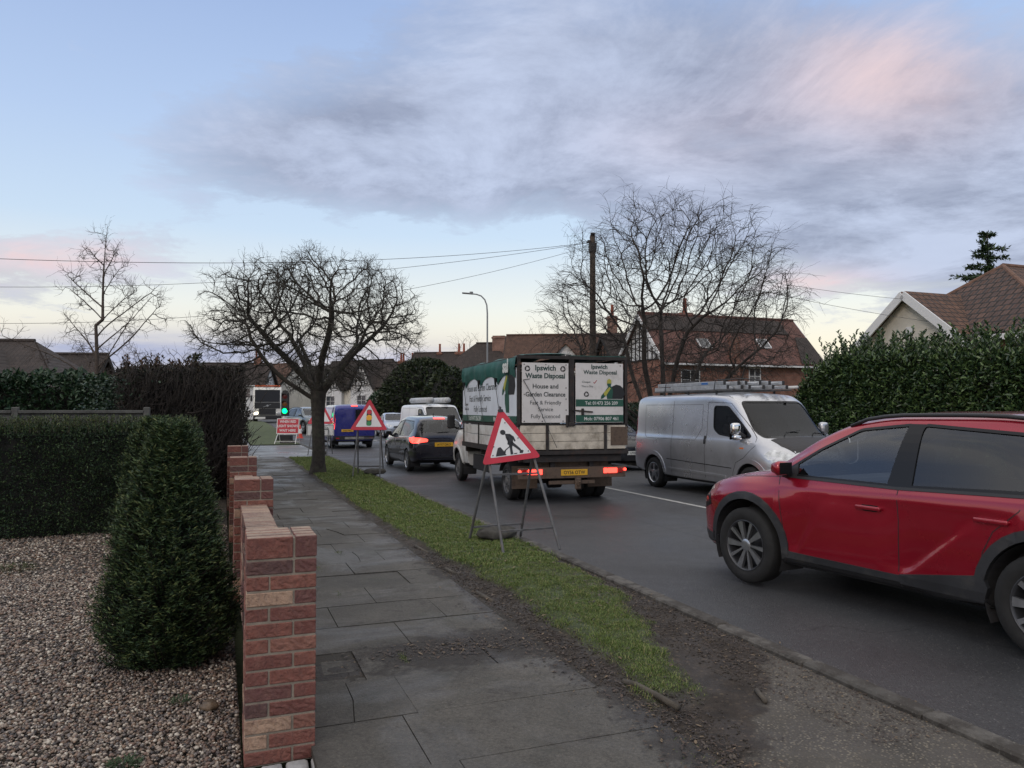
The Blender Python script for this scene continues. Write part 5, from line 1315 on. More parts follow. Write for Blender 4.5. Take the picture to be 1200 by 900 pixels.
# ================================================================== RED SUV (nearest)
def build_suv(root, P_body, detail=True, lights=False, style='blade', xf=1.385):
    x0, x1 = -2.24, 2.26
    P = dict(x0=x0, x1=x1,
        zt=[(-2.24, .98), (-2.20, 1.10), (-2.05, 1.36), (-1.85, 1.50), (-1.4, 1.60), (-.8, 1.645), (-.1, 1.64), (.35, 1.585), (.7, 1.45), (1.05, 1.235), (1.28, 1.10), (1.5, 1.065), (1.85, .99), (2.1, .90), (2.2, .82), (2.26, .72)],
        zs=[(-2.24, .94), (-2.0, 1.06), (-1.5, 1.065), (-.8, 1.045), (0, 1.02), (.6, 1.0), (1.0, .985), (1.5, .955), (1.9, .90), (2.15, .82), (2.26, .68)],
        ws=[(-2.24, .70), (-2.1, .82), (-1.7, .90), (-1.3, .915), (-.5, .895), (.4, .885), (1.0, .885), (1.4, .885), (1.8, .84), (2.05, .74), (2.2, .58), (2.26, .42)],
        wt=[(-2.24, .58), (-2.0, .58), (-1.5, .60), (-.5, .63), (.3, .63), (.7, .68), (1.1, .74), (1.4, .76), (1.8, .72), (2.1, .60), (2.26, .34)],
        w=[(-2.24, .78), (-2.1, .86), (-1.75, .925), (-1.34, .935), (-.9, .915), (0, .90), (.8, .912), (1.34, .93), (1.7, .91), (1.95, .85), (2.12, .76), (2.26, .58)],
        zm=[(-2.24, .72), (-1.3, .72), (0, .66), (1.3, .72), (2.26, .62)],
        zb=[(-2.24, .42), (-1.9, .30), (-1, .25), (1.3, .24), (2.0, .26), (2.26, .34)], cr=[(-2.24, .01), (0, .02), (1.4, .02), (2.26, .01)])
    bm = body_bm(P)
    # sculpted doors: facets pressed in ahead of two diagonal creases, below a shoulder line
    es = [e for e in bm.edges if abs(e.verts[0].co.y) > .75 and abs(e.verts[1].co.y) > .75 and e.verts[0].co.y*e.verts[1].co.y > 0 and abs(e.verts[0].co.x-e.verts[1].co.x) < .01 and e.calc_length() > .05]
    bmesh.ops.subdivide_edges(bm, edges=es, cuts=5, use_grid_fill=True)
    es = [e for e in bm.edges if abs(e.verts[0].co.y) > .8 and abs(e.verts[1].co.y) > .8 and e.verts[0].co.y*e.verts[1].co.y > 0 and abs(e.verts[0].co.z-e.verts[1].co.z) < .02 and -1.3 < e.verts[0].co.x < 1.1 and .3 < e.verts[0].co.z < 1.0 and abs(e.verts[0].co.x-e.verts[1].co.x) > .04]
    bmesh.ops.subdivide_edges(bm, edges=es, cuts=2, use_grid_fill=True)
    for v in bm.verts:
        x, y, z = v.co
        if abs(y) < .8 or not (.34 < z < .96) or not (-1.15 < x < 1.0): continue
        vz = min(1, (z-.34)/.16)*min(1, (.96-z)/.05); d = 0
        for (xa, za, xb, zb_, xe) in ((.40, .95, .74, .42, 1.0), (-.98, .95, -.34, .42, -.02)):
            xl = xa+(xb-xa)*(za-z)/(za-zb_)      # crease position at this height
            if x > xl: d = max(d, min(1, (x-xl)/.07)*min(1, max(0, (xe-x)/.30)))
        v.co.y -= (1 if y > 0 else -1)*(.026*d*min(1, (.96-z)/.50)*min(1, (z-.34)/.10)+.006*vz)
    sk = Skin(bm)
    xr_ = -1.34; R = .362
    for sd in 'LR':
        for xw in (xf, xr_): cut(bm, circ(xw, R+.01, R+.080), sd, nmin=.05)
    front = round_poly([(1.02, 1.075), (.62, 1.33), (.28, 1.505), (-.20, 1.555), (-.14, 1.07)], .035)
    rear = round_poly([(-.30, 1.555), (-1.10, 1.50), (-1.28, 1.11), (-.24, 1.07)], .035)
    quart = round_poly([(-1.17, 1.49), (-1.5, 1.44), (-1.78, 1.26), (-1.33, 1.12)], .04)
    for sd in 'LR':
        cut(bm, front, sd, 'side_window', G_suv, root); cut(bm, rear, sd, 'side_window', G_dark, root); cut(bm, quart, sd, 'side_window', G_dark, root)
    cut(bm, round_poly([(-.70, 1.12), (.70, 1.12), (.56, 1.55), (-.56, 1.55)], .08), 'F', 'windscreen', G_car, root, xr=(.2, 1.4))
    cut(bm, round_poly([(-.62, 1.14), (.62, 1.14), (.52, 1.48), (-.52, 1.48)], .08), 'B', 'rear_window', G_dark, root, xr=(-2.3, -1.5))
    body = finish_body(bm, 'body', P_body, root)
    for sd in 'LR':
        sg = AX[sd][1]
        # black surround, pillar and waist strip
        for w_, nm in ((front, 'window_seal'), (rear, 'window_seal'), (quart, 'window_seal')): sk.strip(w_, sd, .022, .003, M_gloss, nm, body, True)
        sk.patch([(-.11, 1.06), (-.33, 1.06), (-.30, 1.56), (-.17, 1.56)], sd, .0035, M_gloss, 'pillar', body)
        sk.patch([(-1.085, 1.51), (-1.25, 1.10), (-1.36, 1.12), (-1.20, 1.50)], sd, .0030, M_gloss, 'pillar', body)
        sk.strip([(1.06, 1.063), (-.2, 1.052), (-1.25, 1.085), (-1.5, 1.13)], sd, .022, .006, M_black, 'waist_trim', body)
        # door shut lines
        sk.strip([(1.02, 1.05), (.98, .92), (.93, .60), (.90, .34)], sd, .007, .0012, M_ink, 'door_gap', body)
        sk.strip([(-.22, 1.06), (-.235, .80), (-.22, .40)], sd, .007, .0012, M_ink, 'door_gap', body)
        sk.strip([(-1.24, 1.10), (-1.16, .98), (-.98, .82), (-.90, .66), (-.88, .40)], sd, .007, .0012, M_ink, 'door_gap', body)
        sk.strip([(1.05, 1.05), (1.3, 1.035), (1.7, 1.0), (2.0, .93)], sd, .006, .0012, M_ink, 'bonnet_gap', body)
        # cladding: sill and arches
        sk.patch([(.92, .20), (.90, .40), (.86, .385), (-.2, .375), (-.9, .43), (-.93, .21), (-.2, .185)], sd, .014, M_clad, 'sill_cladding', root, .02)
        sk.patch([(-.24, .385), (-.90, .50), (-.94, .42), (-.9, .30), (-.24, .24)], sd, .020, M_clad, 'sill_cladding', root, .02)
        for xw in (xf, xr_):
            o_ = circ(xw, R+.01, R+.150, -14, 194, 18); i_ = circ(xw, R+.01, R+.077, -10, 190, 24)[::-1]
            sk.patch(o_+i_, sd, .016, M_clad, 'arch_cladding', root, .03, step=.2)
        sk.patch([(1.80, .26), (2.02, .28), (2.18, .36), (2.2, .44), (2.0, .42), (1.80, .40)], sd, .010, M_clad, 'bumper_cladding', root)
        sk.patch([(-1.80, .30), (-2.1, .34), (-2.2, .44), (-2.2, .52), (-1.80, .50)], sd, .010, M_clad, 'bumper_cladding', root)
        # lamps on the corners
        sk.patch([(1.92, .70), (2.12, .64), (2.17, .74), (2.04, .82), (1.96, .80)], sd, .004, M_gloss, 'headlight', root)
        sk.patch([(1.95, .855), (2.14, .80), (2.19, .79), (2.1, .85), (1.98, .885)], sd, .004, M_clear, 'daytime_light', root)
        sk.patch([(-2.16, 1.02), (-1.95, 1.00), (-1.85, .93), (-2.0, .90), (-2.2, .90)], sd, .004, M_red_lens, 'tail_light', root)
        h1 = handle(root, sk, .02, .875, sd, P_body, .23, P_body); handle(root, sk, -.98, .895, sd, P_body, .24, P_body)
        h, n = sk.hit(.95, 1.09, sd); mirror(root, .93, h.y-sg*.02, 1.12, sg, P_body, .14, .19, .135)
        sk.patch([(1.03, 1.07), (.84, 1.18), (.82, 1.07)], sd, .006, M_black, 'mirror_base', body)
        # roof rail
        mb = MB(); pts = []
        for x in np.linspace(-1.75, .42, 14):
            h, n = sk.hit(x, .585*sg, 'T'); lift = .035 if -1.7 < x < .38 else .004; pts.append((x, .585*sg, h.z+lift))
        mb.tube(pts, .017, 8); mb.build('roof_rail', M_black, root, True)
        for xw in (xf, xr_):
            wheel(root, xw, sg*(.935-.115), R, .235, style, sg, rimr=.245); well(root, xw, R, .915, sg)
    # front and rear faces
    sk.patch([(-.42, .36), (.42, .36), (.5, .70), (-.5, .70)], 'F', .012, M_gloss, 'grille', root)
    sk.patch([(-.7, .88), (.7, .88), (.7, .92), (-.7, .92)], 'B', .004, M_red_lens, 'tail_light_bar', root)
    if not detail: 
        for sg in (-1, 1): sk.patch([(sg*.38, .70), (sg*.60, .72), (sg*.62, .82), (sg*.40, .80)], 'F', .006, M_clear, 'headlight', root)
    h, n = sk.hit(0, .5, 'F'); plate(root, (h.x+.03, 0, .50), (0, 1, 0), (0, 0, 1), 'EY21 KPD', False)
    seats(root, [(.15, True), (-.85, False)], .42); cabin(root, -1.7, 1.2, .40, .72, .78, 1.02)
    return body
SUV_HD = Vector((-.462, .887)).normalized()
def off_from(hd, cx, cy, fx, ly):   # world point of contact -> origin, contact at local (fx, ly)
    L_ = Vector((-hd.y, hd.x)); p = Vector((cx, cy))-hd*fx-L_*ly; return p.x, p.y
x, y = off_from(SUV_HD, 2.33, 7.66, 1.41, .90)
suv = vehicle('suv', x, y, SUV_HD, 'bright red family car nearest the camera at the right edge, with grey wheel-arch cladding', 'car')
build_suv(suv, P_red); suv.scale = (1.02, 1, 1.02)

# ================================================================== PANEL VANS
def build_van(root, P_body, L_=4.78, H=1.93, ladder=False, front=True, patch_bonnet=True, mid=None, rear=False, gl=None):
    """short-nosed panel van; wheelbase 3.1; front axle x=1.6"""
    x1 = 2.42; x0 = x1-L_; xf = 1.57; xr_ = -1.53; R = .325
    P = dict(x0=x0, x1=x1,
        zt=[(x0, H-.14), (x0+.06, H-.05), (x0+.3, H), (0, H+.01), (.75, H-.02), (1.0, H-.12), (1.3, H-.40), (1.6, H-.68), (1.78, 1.16), (1.95, 1.09), (2.2, .95), (2.34, .80), (2.42, .62)],
        zs=[(x0, 1.15), (x0+.3, 1.12), (.5, 1.12), (1.2, 1.12), (1.6, 1.09), (1.9, 1.0), (2.2, .86), (2.42, .55)],
        ws=[(x0, .86), (x0+.1, .91), (-1.5, .93), (0, .935), (1.0, .93), (1.5, .90), (1.9, .83), (2.2, .68), (2.36, .5), (2.42, .38)],
        wt=[(x0, .78), (x0+.1, .82), (-1.5, .84), (.3, .84), (.8, .81), (1.2, .77), (1.6, .72), (1.9, .66), (2.2, .52), (2.42, .3)],
        w=[(x0, .88), (x0+.1, .93), (-1.5, .95), (0, .945), (1.2, .95), (1.6, .95), (1.95, .91), (2.2, .80), (2.34, .68), (2.42, .55)],
        zm=[(x0, .7), (0, .66), (2.42, .58)], zb=[(x0, .36), (x0+.5, .28), (0, .24), (1.8, .24), (2.42, .30)], cr=[(x0, .015), (0, .03), (2.42, .015)])
    bm = body_bm(P); sk = Skin(bm)
    for sd in 'LR':
        for xw in (xf, xr_): cut(bm, circ(xw, R+.01, R+.05), sd, nmin=.05)
    win = round_poly([(.48, 1.73), (.86, 1.72), (1.14, 1.49), (1.52, 1.16), (1.20, 1.145), (.66, 1.20), (.50, 1.30)], .07)
    for sd in 'LR': cut(bm, win, sd, 'side_window', gl or G_wsc, root)
    ws_ = round_poly([(-.76, 1.17), (.76, 1.17), (.69, 1.81), (-.69, 1.81)], .10)
    cut(bm, ws_, 'F', 'windscreen', gl or G_wsc, root, xr=(.7, 2.0))
    if rear:
        cut(bm, round_poly([(-.74, 1.16), (-.04, 1.16), (-.04, 1.72), (-.68, 1.72)], .05), 'B', 'rear_window', G_dark, root, xr=(x0-.1, x0+.5))
    body = finish_body(bm, 'body', P_body, root)
    for sd in 'LR':
        sg = AX[sd][1]
        sk.strip(win, sd, .024, .004, M_gloss, 'window_seal', body, True)
        # door gap, sliding door lines, painted shade of the pressings
        sk.strip([(.30, 1.80), (.30, 1.05), (.26, .92), (.28, .36)], sd, .009, .0014, M_ink, 'door_gap', body)
        sk.strip([(.30, 1.80), (.60, 1.80), (.92, 1.78), (1.24, 1.50), (1.62, 1.16), (1.66, 1.02), (1.42, .80), (1.20, .70), (1.12, .52), (1.10, .36)], sd, .008, .0014, M_ink, 'door_gap', body)
        sk.strip([(-.86, 1.84), (-.86, .36)], sd, .008, .0014, M_ink, 'door_gap', body)
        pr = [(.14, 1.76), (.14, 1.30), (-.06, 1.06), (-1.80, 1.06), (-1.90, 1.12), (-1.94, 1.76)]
        sk.strip(pr, sd, .009, .0016, pm('swage_shadow', (.13, .13, .14), .5, .4), 'swage_shade_line', body, True)  # dark line painted in place of the groove's shade; panel itself is smooth
        sk.patch([(.30, .62), (1.08, .60), (1.08, .585), (.30, .605)], sd, .004, M_ink, 'crease_shade_line', body); sk.patch([(.29, .62), (-1.02, .655), (-1.02, .64), (.29, .605)], sd, .004, M_ink, 'crease_shade_line', body)  # black strips painted as the shade under the lower body folds
        sk.patch([(.9, .40), (-1.0, .43), (-1.0, .475), (.9, .445)], sd, .014, P_body, 'rub_strip', body)
        for xw in (xf, xr_):
            o_ = circ(xw, R+.01, R+.13, 2, 178, 18); i_ = circ(xw, R+.01, R+.05, 2, 178, 20)[::-1]; sk.patch(o_+i_, sd, .013, P_body, 'wheel_arch', body, step=.3, smooth=False)
        sk.patch(round_poly([(.235, 1.16), (.285, 1.16), (.285, 1.0), (.235, 1.0)], .02), sd, .012, M_black, 'door_handle', root)
        if sg < 0 or True: sk.patch([(1.30, .98), (1.40, .98), (1.40, .955), (1.30, .955)], sd, .006, M_orange, 'side_repeater', root)
        # headlight wraps round the wing
        sk.patch(round_poly([(1.86, .86), (1.98, .98), (2.16, .93), (2.30, .80), (2.30, .72), (2.05, .76)], .05), sd, .005, M_clear, 'headlight', root)
        sk.patch([(x0+.02, 1.50), (x0+.09, 1.50), (x0+.09, .98), (x0+.02, .98)], sd, .006, M_red_lens, 'tail_light', root)
        sk.patch([(1.98, .30), (2.30, .36), (2.36, .52), (2.2, .54), (2.0, .50)], sd, .006, P_body, 'bumper', body)
        h, n = sk.hit(1.3, 1.16, sd)
        mb = MB(); c = Vector((1.30, h.y+sg*.14, 1.26)); mb.box(c+Vector((.0, .0, .05)), (.13, .19, .23), bev=.055, seg=3); mb.box(c+Vector((.02, -sg*.01, -.10)), (.12, .17, .10), bev=.04, seg=3); mo = mb.build('door_mirror', M_chrome if sg < 0 and ladder else P_body, root, auto=50)
        mb = MB(); mb.bar((1.36, h.y-sg*.03, 1.16), c+Vector((.03, -sg*.05, -.02)), .07, .07, .015); mb.build('mirror_arm', M_black, mo); mb = MB(); mb.box(c+Vector((-.067, 0, 0)), (.006, .16, .28), bev=.002); mb.build('mirror_glass', M_gloss, mo)
        for xw in (xf, xr_): wheel(root, xw, sg*(.945-.105), R, .205, 'five', sg, rimr=.215); well(root, xw, R, .93, sg)
    # front
    sk.strip(ws_, 'F', .03, .004, M_gloss, 'windscreen_seal', body, True)
    for sg in (-1, 1): 
        sk.patch(round_poly([(sg*.40, .74), (sg*.60, .72), (sg*.74, .80), (sg*.74, .92), (sg*.56, .90), (sg*.42, .84)], .04), 'F', .006, M_clear, 'headlight', root)
    sk.patch(round_poly([(-.38, .66), (.38, .66), (.34, .78), (-.34, .78)], .03), 'F', .008, M_black, 'grille', root)
    sk.patch([(-.5, .34), (.5, .34), (.46, .48), (-.46, .48)], 'F', .010, M_black, 'lower_grille', root)
    h, n = sk.hit(0, .56, 'F'); plate(root, (h.x+.02, 0, .57), (0, 1, 0), (0, 0, 1), 'AV09 NRK', False)
    if patch_bonnet:   # dark quilted bonnet bra
        q = []
        sk.patch([(1.80, -.66), (2.02, -.62), (2.22, -.50), (2.22, .50), (2.02, .62), (1.80, .66)], 'T', .006, pm('quilted_cover', (.014, .012, .014), .55, bump=.006, bs=9), 'bonnet_cover', root)
        mb = MB()
        for y in (-.30, .34): h1, _ = sk.hit(1.72, y, 'T'); h2, _ = sk.hit(1.66, y+.42, 'T'); mb.tube([h1+Vector((.04, 0, .03)), h1+Vector((-.06, .1, .04)), h2+Vector((0, 0, .03))], .007, 6)
        mb.build('wiper', M_black, root)
    if rear:
        for sg in (-1, 1): sk.patch([(sg*.86, .86), (sg*.90, .86), (sg*.90, 1.36), (sg*.82, 1.36)], 'B', .01, M_lamp_r, 'tail_light', root)
        sk.patch([(-.14, 1.86), (.14, 1.86), (.14, 1.91), (-.14, 1.91)], 'B', .02, M_lamp_r, 'brake_light', root)
        sk.patch([(-.9, .40), (.9, .40), (.9, .56), (-.9, .56)], 'B', .05, M_black, 'bumper', root); sk.patch([(-.42, .42), (.42, .42), (.42, .52), (-.42, .52)], 'B', .056, pm('scuffed_step', (.24, .23, .2), .6, var=.3, vs=8), 'bumper_step', root)
        sk.strip([(0, 1.80), (0, .58)], 'B', .012, .002, M_ink, 'door_gap', body); h, n = sk.hit(-.3, .75, 'B'); plate(root, (h.x-.012, .30, .80), (0, -1, 0), (0, 0, 1), 'AK63 PNO', True)
        for sg in (-1, 1): sk.patch([(sg*.66, .44), (sg*.80, .44), (sg*.80, .49), (sg*.66, .49)], 'B', .056, M_red_lens, 'reflector', root)
    mb = MB(); mb.box((.28, 0, 1.05), (.03, 1.66, 1.5)); mb.box((1.2, 0, .45), (1.9, 1.6, .03)); mb.box((1.55, 0, .98), (.5, 1.6, .25), bev=.08, seg=2); mb.build('bulkhead', M_int, root)
    seats(root, [(.62, True)], .62)
    mb = MB(); c = Vector((1.18, -.38, 1.10)); R_ = Matrix.Rotation(-.75, 3, 'Y'); mb.tube([c+R_ @ Vector((.2*cos(a), .2*sin(a), 0)) for a in np.linspace(0, 2*pi, 21)], .015, 6, False); mb.build('steering_wheel', M_black, root)
    return body, sk
VAN_HD = Vector((.375, -.927)).normalized()
x, y = off_from(VAN_HD, 3.13, 17.0, -1.58, -.96)
van = vehicle('van', x, y, VAN_HD, 'silver panel van with chrome door mirrors, dark bonnet cover and ladders on its roof', 'van')
build_van(van, P_silver, 4.78, 1.97, True); van.scale = (1.035, 1.03, 1.03)
def rack_and_ladders(vx, vy, hd, white=False):
    th = atan2(hd[1], hd[0]); s, t = ST(vx, vy); gz = G(s)
    rk = None
    if not white:
        mb = MB()
        r2 = thing('roof_rack', (vx, vy, .07), th, 'dark roof rack bars clamped across the roof of the silver van', 'roof rack')
        for x in (-1.5, -.6, .35): mb.bar((x, -.72, 2.02), (x, .72, 2.02), .05, .035, .006)
        for sg in (-1, 1): mb.bar((-1.9, sg*.72, 2.02), (.85, sg*.72, 2.02), .03, .03, .005)
        mb.build('rack_bars', M_steel, r2)
        for x in (-1.5, -.6, .35):
            for sg in (-1, 1): mb = MB(); mb.bar((x, sg*.72, 1.88), (x, sg*.72, 2.03), .03, .03); mb.build('rack_foot', M_black, r2)
        al = pm('ladder_aluminium', (.50, .51, .52), .42, .7, var=.2, vs=8, dirt=((.2, .19, .18), 6, .55, .8)); bl = pm('blue_sticker', (.03, .12, .35), .5)
        for k, (yy, zz, lab) in enumerate(((-.50, 2.075, "aluminium ladder with a blue label, nearest the kerb on the silver van's rack"), (-.12, 2.075, 'aluminium ladder lying in the middle of the rack of the silver van'), (.30, 2.075, 'aluminium ladder lying on the far side of the rack of the silver van'))):
            ld = thing('ladder', (vx, vy, .07), th, lab, 'ladder', 'ladders on the rack of the silver van')
            for q in range(2):
                z0 = zz+q*.085
                mb = MB(); xa, xb = -1.95+q*.12+k*.1, .62-q*.1+k*.18; 
                for e in (-.17, .17):
                    mb.box(((xa+xb)/2, yy+e, z0), (xb-xa, .026, .072), bev=.005); 
                    for xx in np.arange(xa+.12, xb, .25): mb.tube([(xx, yy+e-.018, z0), (xx, yy+e+.018, z0)], .018, 6)
                mb.build('rail', al, ld)
                mb = MB()
                for xx in np.arange(xa+.12, xb, .25): mb.tube([(xx, yy-.17, z0), (xx, yy+.17, z0)], .014, 6)
                mb.build('rung', al, ld)
                for e in (-.17, .17): mb = MB(); mb.box((xb+.02, yy+e, z0), (.05, .034, .08), bev=.006); mb.build('end_cap', M_black, ld)
            if k == 0: mb = MB(); mb.box((-.1, yy-.17-.0145, zz+.085), (.26, .003, .045)); mb.build('label_strip', bl, ld)
        mb = MB(); 
        for xx, rr0 in ((-1.45, .02), (.30, .02)): mb.tube([(xx, -.74, 2.03), (xx, -.71, 2.22), (xx, 0, 2.26), (xx+.02, .52, 2.22), (xx, .74, 2.03)], .012, 5)
        tag(mb.build('strap', M_black), 'black lashing straps holding the ladders down on the rack of the silver van', 'strap').location = (vx, vy, .07); COL.objects[-1] if False else None
        o = [q for q in bpy.data.objects if q.name.startswith('strap')][-1]; o.rotation_euler = (0, 0, th)
        mb = MB(); mb.tube([(-2.2, .60, 2.07), (1.15, .60, 2.07)], .028, 8); o = mb.build('pipe_tube', pm('pale_tube', (.55, .56, .56), .5), smooth=True); o.location = (vx, vy, .07); o.rotation_euler = (0, 0, th); tag(o, 'long pale pipe lying on the far edge of the rack of the silver van', 'pipe')
    else:
        for k, (ya, yb, xx) in enumerate(((-.72, -.10, 0), (.0, .70, 0))):
            mb = MB(); mb.tube([(1.0, (ya+yb)/2, 2.12), (-1.9, (ya+yb)/2, 2.12)], .13, 10); o = mb.build('pipe_tube', pm('grey_tube', (.42, .43, .44), .5, var=.2, vs=6), smooth=True); o.location = (vx, vy, gz); o.rotation_euler = (0, 0, th)
            tag(o, ["left one of two grey carrying tubes on the far white van's roof", "right one of two grey carrying tubes on the far white van's roof"][k], 'tube')
rack_and_ladders(x, y, VAN_HD)

# white van queueing the other way, further back
x, y = PX(513, 33.5).x-.35, 35.0
v2 = vehicle('van', x, y, Vector((.42, -.91)), 'white panel van with two grey tubes on its roof, facing us behind the dark hatchback', 'van')
build_van(v2, P_white, 4.78, 1.93, False, patch_bonnet=False, gl=G_mid); rack_and_ladders(x, y, Vector((.42, -.91)).normalized(), True)
# deep blue van, seen from behind
hd = Vector((-.37, .93)).normalized(); x, y = off_from(hd, PX(388, 34).x, 34.0, -1.9, .93)
v3 = vehicle('van', x, y, hd, 'deep blue panel van seen from behind with its brake lights on, beyond the street tree', 'van')
build_van(v3, P_blue, 4.9, 1.93, False, patch_bonnet=False, rear=True)

# ================================================================== HATCHBACK and other cars
def build_hatch(root, P_body, brake=True, txt='AY17 DKO', sedan=False, lit=False, gl=None, style='multi'):
    x0, x1 = -2.03, 2.03; xf, xr_ = 1.26, -1.27; R = .305
    if not sedan:
        zt = [(x0, .80), (-1.99, 1.0), (-1.90, 1.16), (-1.72, 1.40), (-1.55, 1.475), (-1.0, 1.52), (-.3, 1.535), (.2, 1.48), (.6, 1.33), (1.0, 1.12), (1.22, 1.03), (1.5, .99), (1.8, .88), (1.95, .76), (x1, .62)]
    else:
        zt = [(x0, .74), (-1.97, .93), (-1.7, 1.0), (-1.4, 1.06), (-1.0, 1.28), (-.6, 1.40), (-.1, 1.44), (.3, 1.40), (.7, 1.22), (1.1, .99), (1.3, .945), (1.6, .90), (1.85, .80), (1.97, .70), (x1, .60)]
    P = dict(x0=x0, x1=x1, zt=zt,
        zs=[(x0, .76), (-1.8, .96), (-1.2, .97), (0, .93), (.9, .90), (1.4, .88), (1.8, .78), (x1, .56)],
        ws=[(x0, .68), (-1.9, .77), (-1.5, .82), (-.8, .83), (.3, .83), (1.2, .815), (1.6, .77), (1.85, .66), (1.97, .5), (x1, .38)],
        wt=[(x0, .60), (-1.8, .58), (-1.2, .60), (0, .62), (.5, .64), (1.0, .68), (1.4, .68), (1.8, .56), (x1, .3)],
        w=[(x0, .76), (-1.9, .81), (-1.5, .845), (-.8, .84), (.5, .84), (1.26, .85), (1.6, .83), (1.85, .75), (1.97, .64), (x1, .52)],
        zm=[(x0, .62), (0, .58), (x1, .52)], zb=[(x0, .34), (-1.7, .24), (0, .19), (1.6, .2), (x1, .28)], cr=[(x0, .01), (0, .025), (x1, .01)])
    bm = body_bm(P); sk = Skin(bm)
    for sd in 'LR':
        for xw in (xf, xr_): cut(bm, circ(xw, R, R+.045), sd, nmin=.05)
    zr = 1.42 if not sedan else 1.34; rx = -1.62 if not sedan else -.98
    front = round_poly([(.94, .955), (.60, 1.16+(.04 if not sedan else -.02)), (.22, zr-.05), (-.20, zr), (-.16, .96)], .03); rear = round_poly([(-.27, zr), (rx+.35, zr-.03), (rx+.10, 1.20), (rx+.28, 1.0), (-.24, .965)], .03)
    for sd in 'LR': cut(bm, front, sd, 'side_window', gl or G_car, root); cut(bm, rear, sd, 'side_window', gl or G_mid, root)
    wsc = round_poly([(-.66, 1.0 if sedan else 1.06), (.66, 1.0 if sedan else 1.06), (.55, 1.36 if sedan else 1.45), (-.55, 1.36 if sedan else 1.45)], .07)
    cut(bm, wsc, 'F', 'windscreen', gl or G_car, root, xr=(.1, 1.3))
    if sedan: cut(bm, round_poly([(-.6, 1.08), (.6, 1.08), (.5, 1.35), (-.5, 1.35)], .06), 'B', 'rear_window', G_mid, root, xr=(-1.6, -.5))
    else: cut(bm, round_poly([(-.60, 1.08), (.60, 1.08), (.52, 1.41), (-.52, 1.41)], .07), 'B', 'rear_window', G_mid, root, xr=(-2.1, -1.3))
    body = finish_body(bm, 'body', P_body, root)
    for sd in 'LR':
        sg = AX[sd][1]
        for w_ in (front, rear): sk.strip(w_, sd, .022, .003, M_gloss, 'window_seal', body, True)
        sk.patch([(-.13, .95), (-.28, .955), (-.28, zr+.01), (-.17, zr+.01)], sd, .003, M_gloss, 'pillar', body)
        sk.strip([(.92, .94), (.90, .6), (.84, .28)], sd, .007, .0012, M_ink, 'door_gap', body); sk.strip([(-.2, .95), (-.22, .28)], sd, .007, .0012, M_ink, 'door_gap', body); sk.strip([(rx+.26, .99), (-1.0, .80), (-.86, .6), (-.84, .30)], sd, .007, .0012, M_ink, 'door_gap', body)
        handle(root, sk, -.02, .82, sd, P_body, .16); handle(root, sk, -.98, .84, sd, P_body, .16)
        h, n = sk.hit(.84, .96, sd); mirror(root, .80, h.y-sg*.02, .99, sg, P_body, .12, .19, .13)
        for xw in (xf, xr_): wheel(root, xw, sg*(.85-.095), R, .185, style, sg, rimr=.205); well(root, xw, R, .835, sg, .3)
        sk.patch([(-1.985, .92), (-1.80, .97), (-1.52, .93), (-1.60, .86), (-1.80, .80), (-2.0, .80)], sd, .010, M_lamp_r if brake else M_red_lens, 'tail_light', root)
        sk.patch(round_poly([(1.50, .80), (1.62, .86), (1.86, .76), (1.93, .66), (1.75, .66)], .03), sd, .004, M_lamp_w if lit else M_clear, 'headlight', root)
    # rear: hatch glass surround, lights, plate, bumper
    if not sedan:
        sk.patch([(-.76, .80), (-.44, .84), (-.42, .90), (-.50, .93), (-.78, .96)], 'B', .012, M_lamp_r if brake else M_red_lens, 'tail_light', root); sk.patch([(.76, .80), (.44, .84), (.42, .90), (.50, .93), (.78, .96)], 'B', .012, M_lamp_r if brake else M_red_lens, 'tail_light', root)
        sk.patch([(-.16, 1.455), (.16, 1.455), (.16, 1.485), (-.16, 1.485)], 'B', .02, M_lamp_r if brake else M_red_lens, 'brake_light', root)
        sk.patch([(-.66, .26), (.66, .26), (.60, .42), (-.60, .42)], 'B', .012, M_black, 'bumper', root); sk.strip([(-.72, .60), (-.60, .56), (.60, .56), (.72, .60)], 'B', .008, .002, M_ink, 'hatch_gap', body)
        sk.patch([(-.62, .36), (-.42, .36), (-.42, .40), (-.62, .40)], 'B', .016, M_red_lens, 'reflector', root)
        h, n = sk.hit(0, .76, 'B'); plate(root, (h.x-.025, -.02, .76), (0, -1, 0), (0, 0, 1), txt, True)
        mb = MB(); mb.tube([(-1.0, 0, 1.54), (-1.12, 0, 1.62)], [.012, .004], 6); mb.build('aerial', M_black, root)
        mb = MB(); h, n = sk.hit(.15, 1.08, 'B'); mb.bar(h+Vector((-.01, 0, 0)), h+Vector((-.015, -.36, .03)), .02, .012); mb.build('wiper', M_black, root)
    sk.strip(wsc, 'F', .02, .003, M_gloss, 'windscreen_seal', body, True)
    for sg in (-1, 1): sk.patch(round_poly([(sg*.42, .64), (sg*.62, .66), (sg*.68, .78), (sg*.46, .72)], .03), 'F', .006, M_lamp_w if lit else M_clear, 'headlight', root)
    sk.patch(round_poly([(-.40, .58), (.40, .58), (.34, .68), (-.34, .68)], .03), 'F', .008, M_gloss, 'grille', root); sk.patch([(-.45, .28), (.45, .28), (.42, .42), (-.42, .42)], 'F', .010, M_black, 'lower_grille', root)
    h, n = sk.hit(0, .50, 'F'); plate(root, (h.x+.025, 0, .50), (0, 1, 0), (0, 0, 1), txt, False)
    seats(root, [(.10, True), (-.80, False)], .36); cabin(root, -1.5, 1.05, .34, .66, .70, .93)
hd = Vector((-.365, .93)).normalized(); x, y = off_from(hd, -2.93, 21.5, -1.27, .82)
jz = vehicle('hatchback', x, y, hd, 'dark purple-black hatchback with its brake lights on, just ahead of the waste truck', 'car'); jz.scale = (1, 1, 1.0)
build_hatch(jz, P_navy)
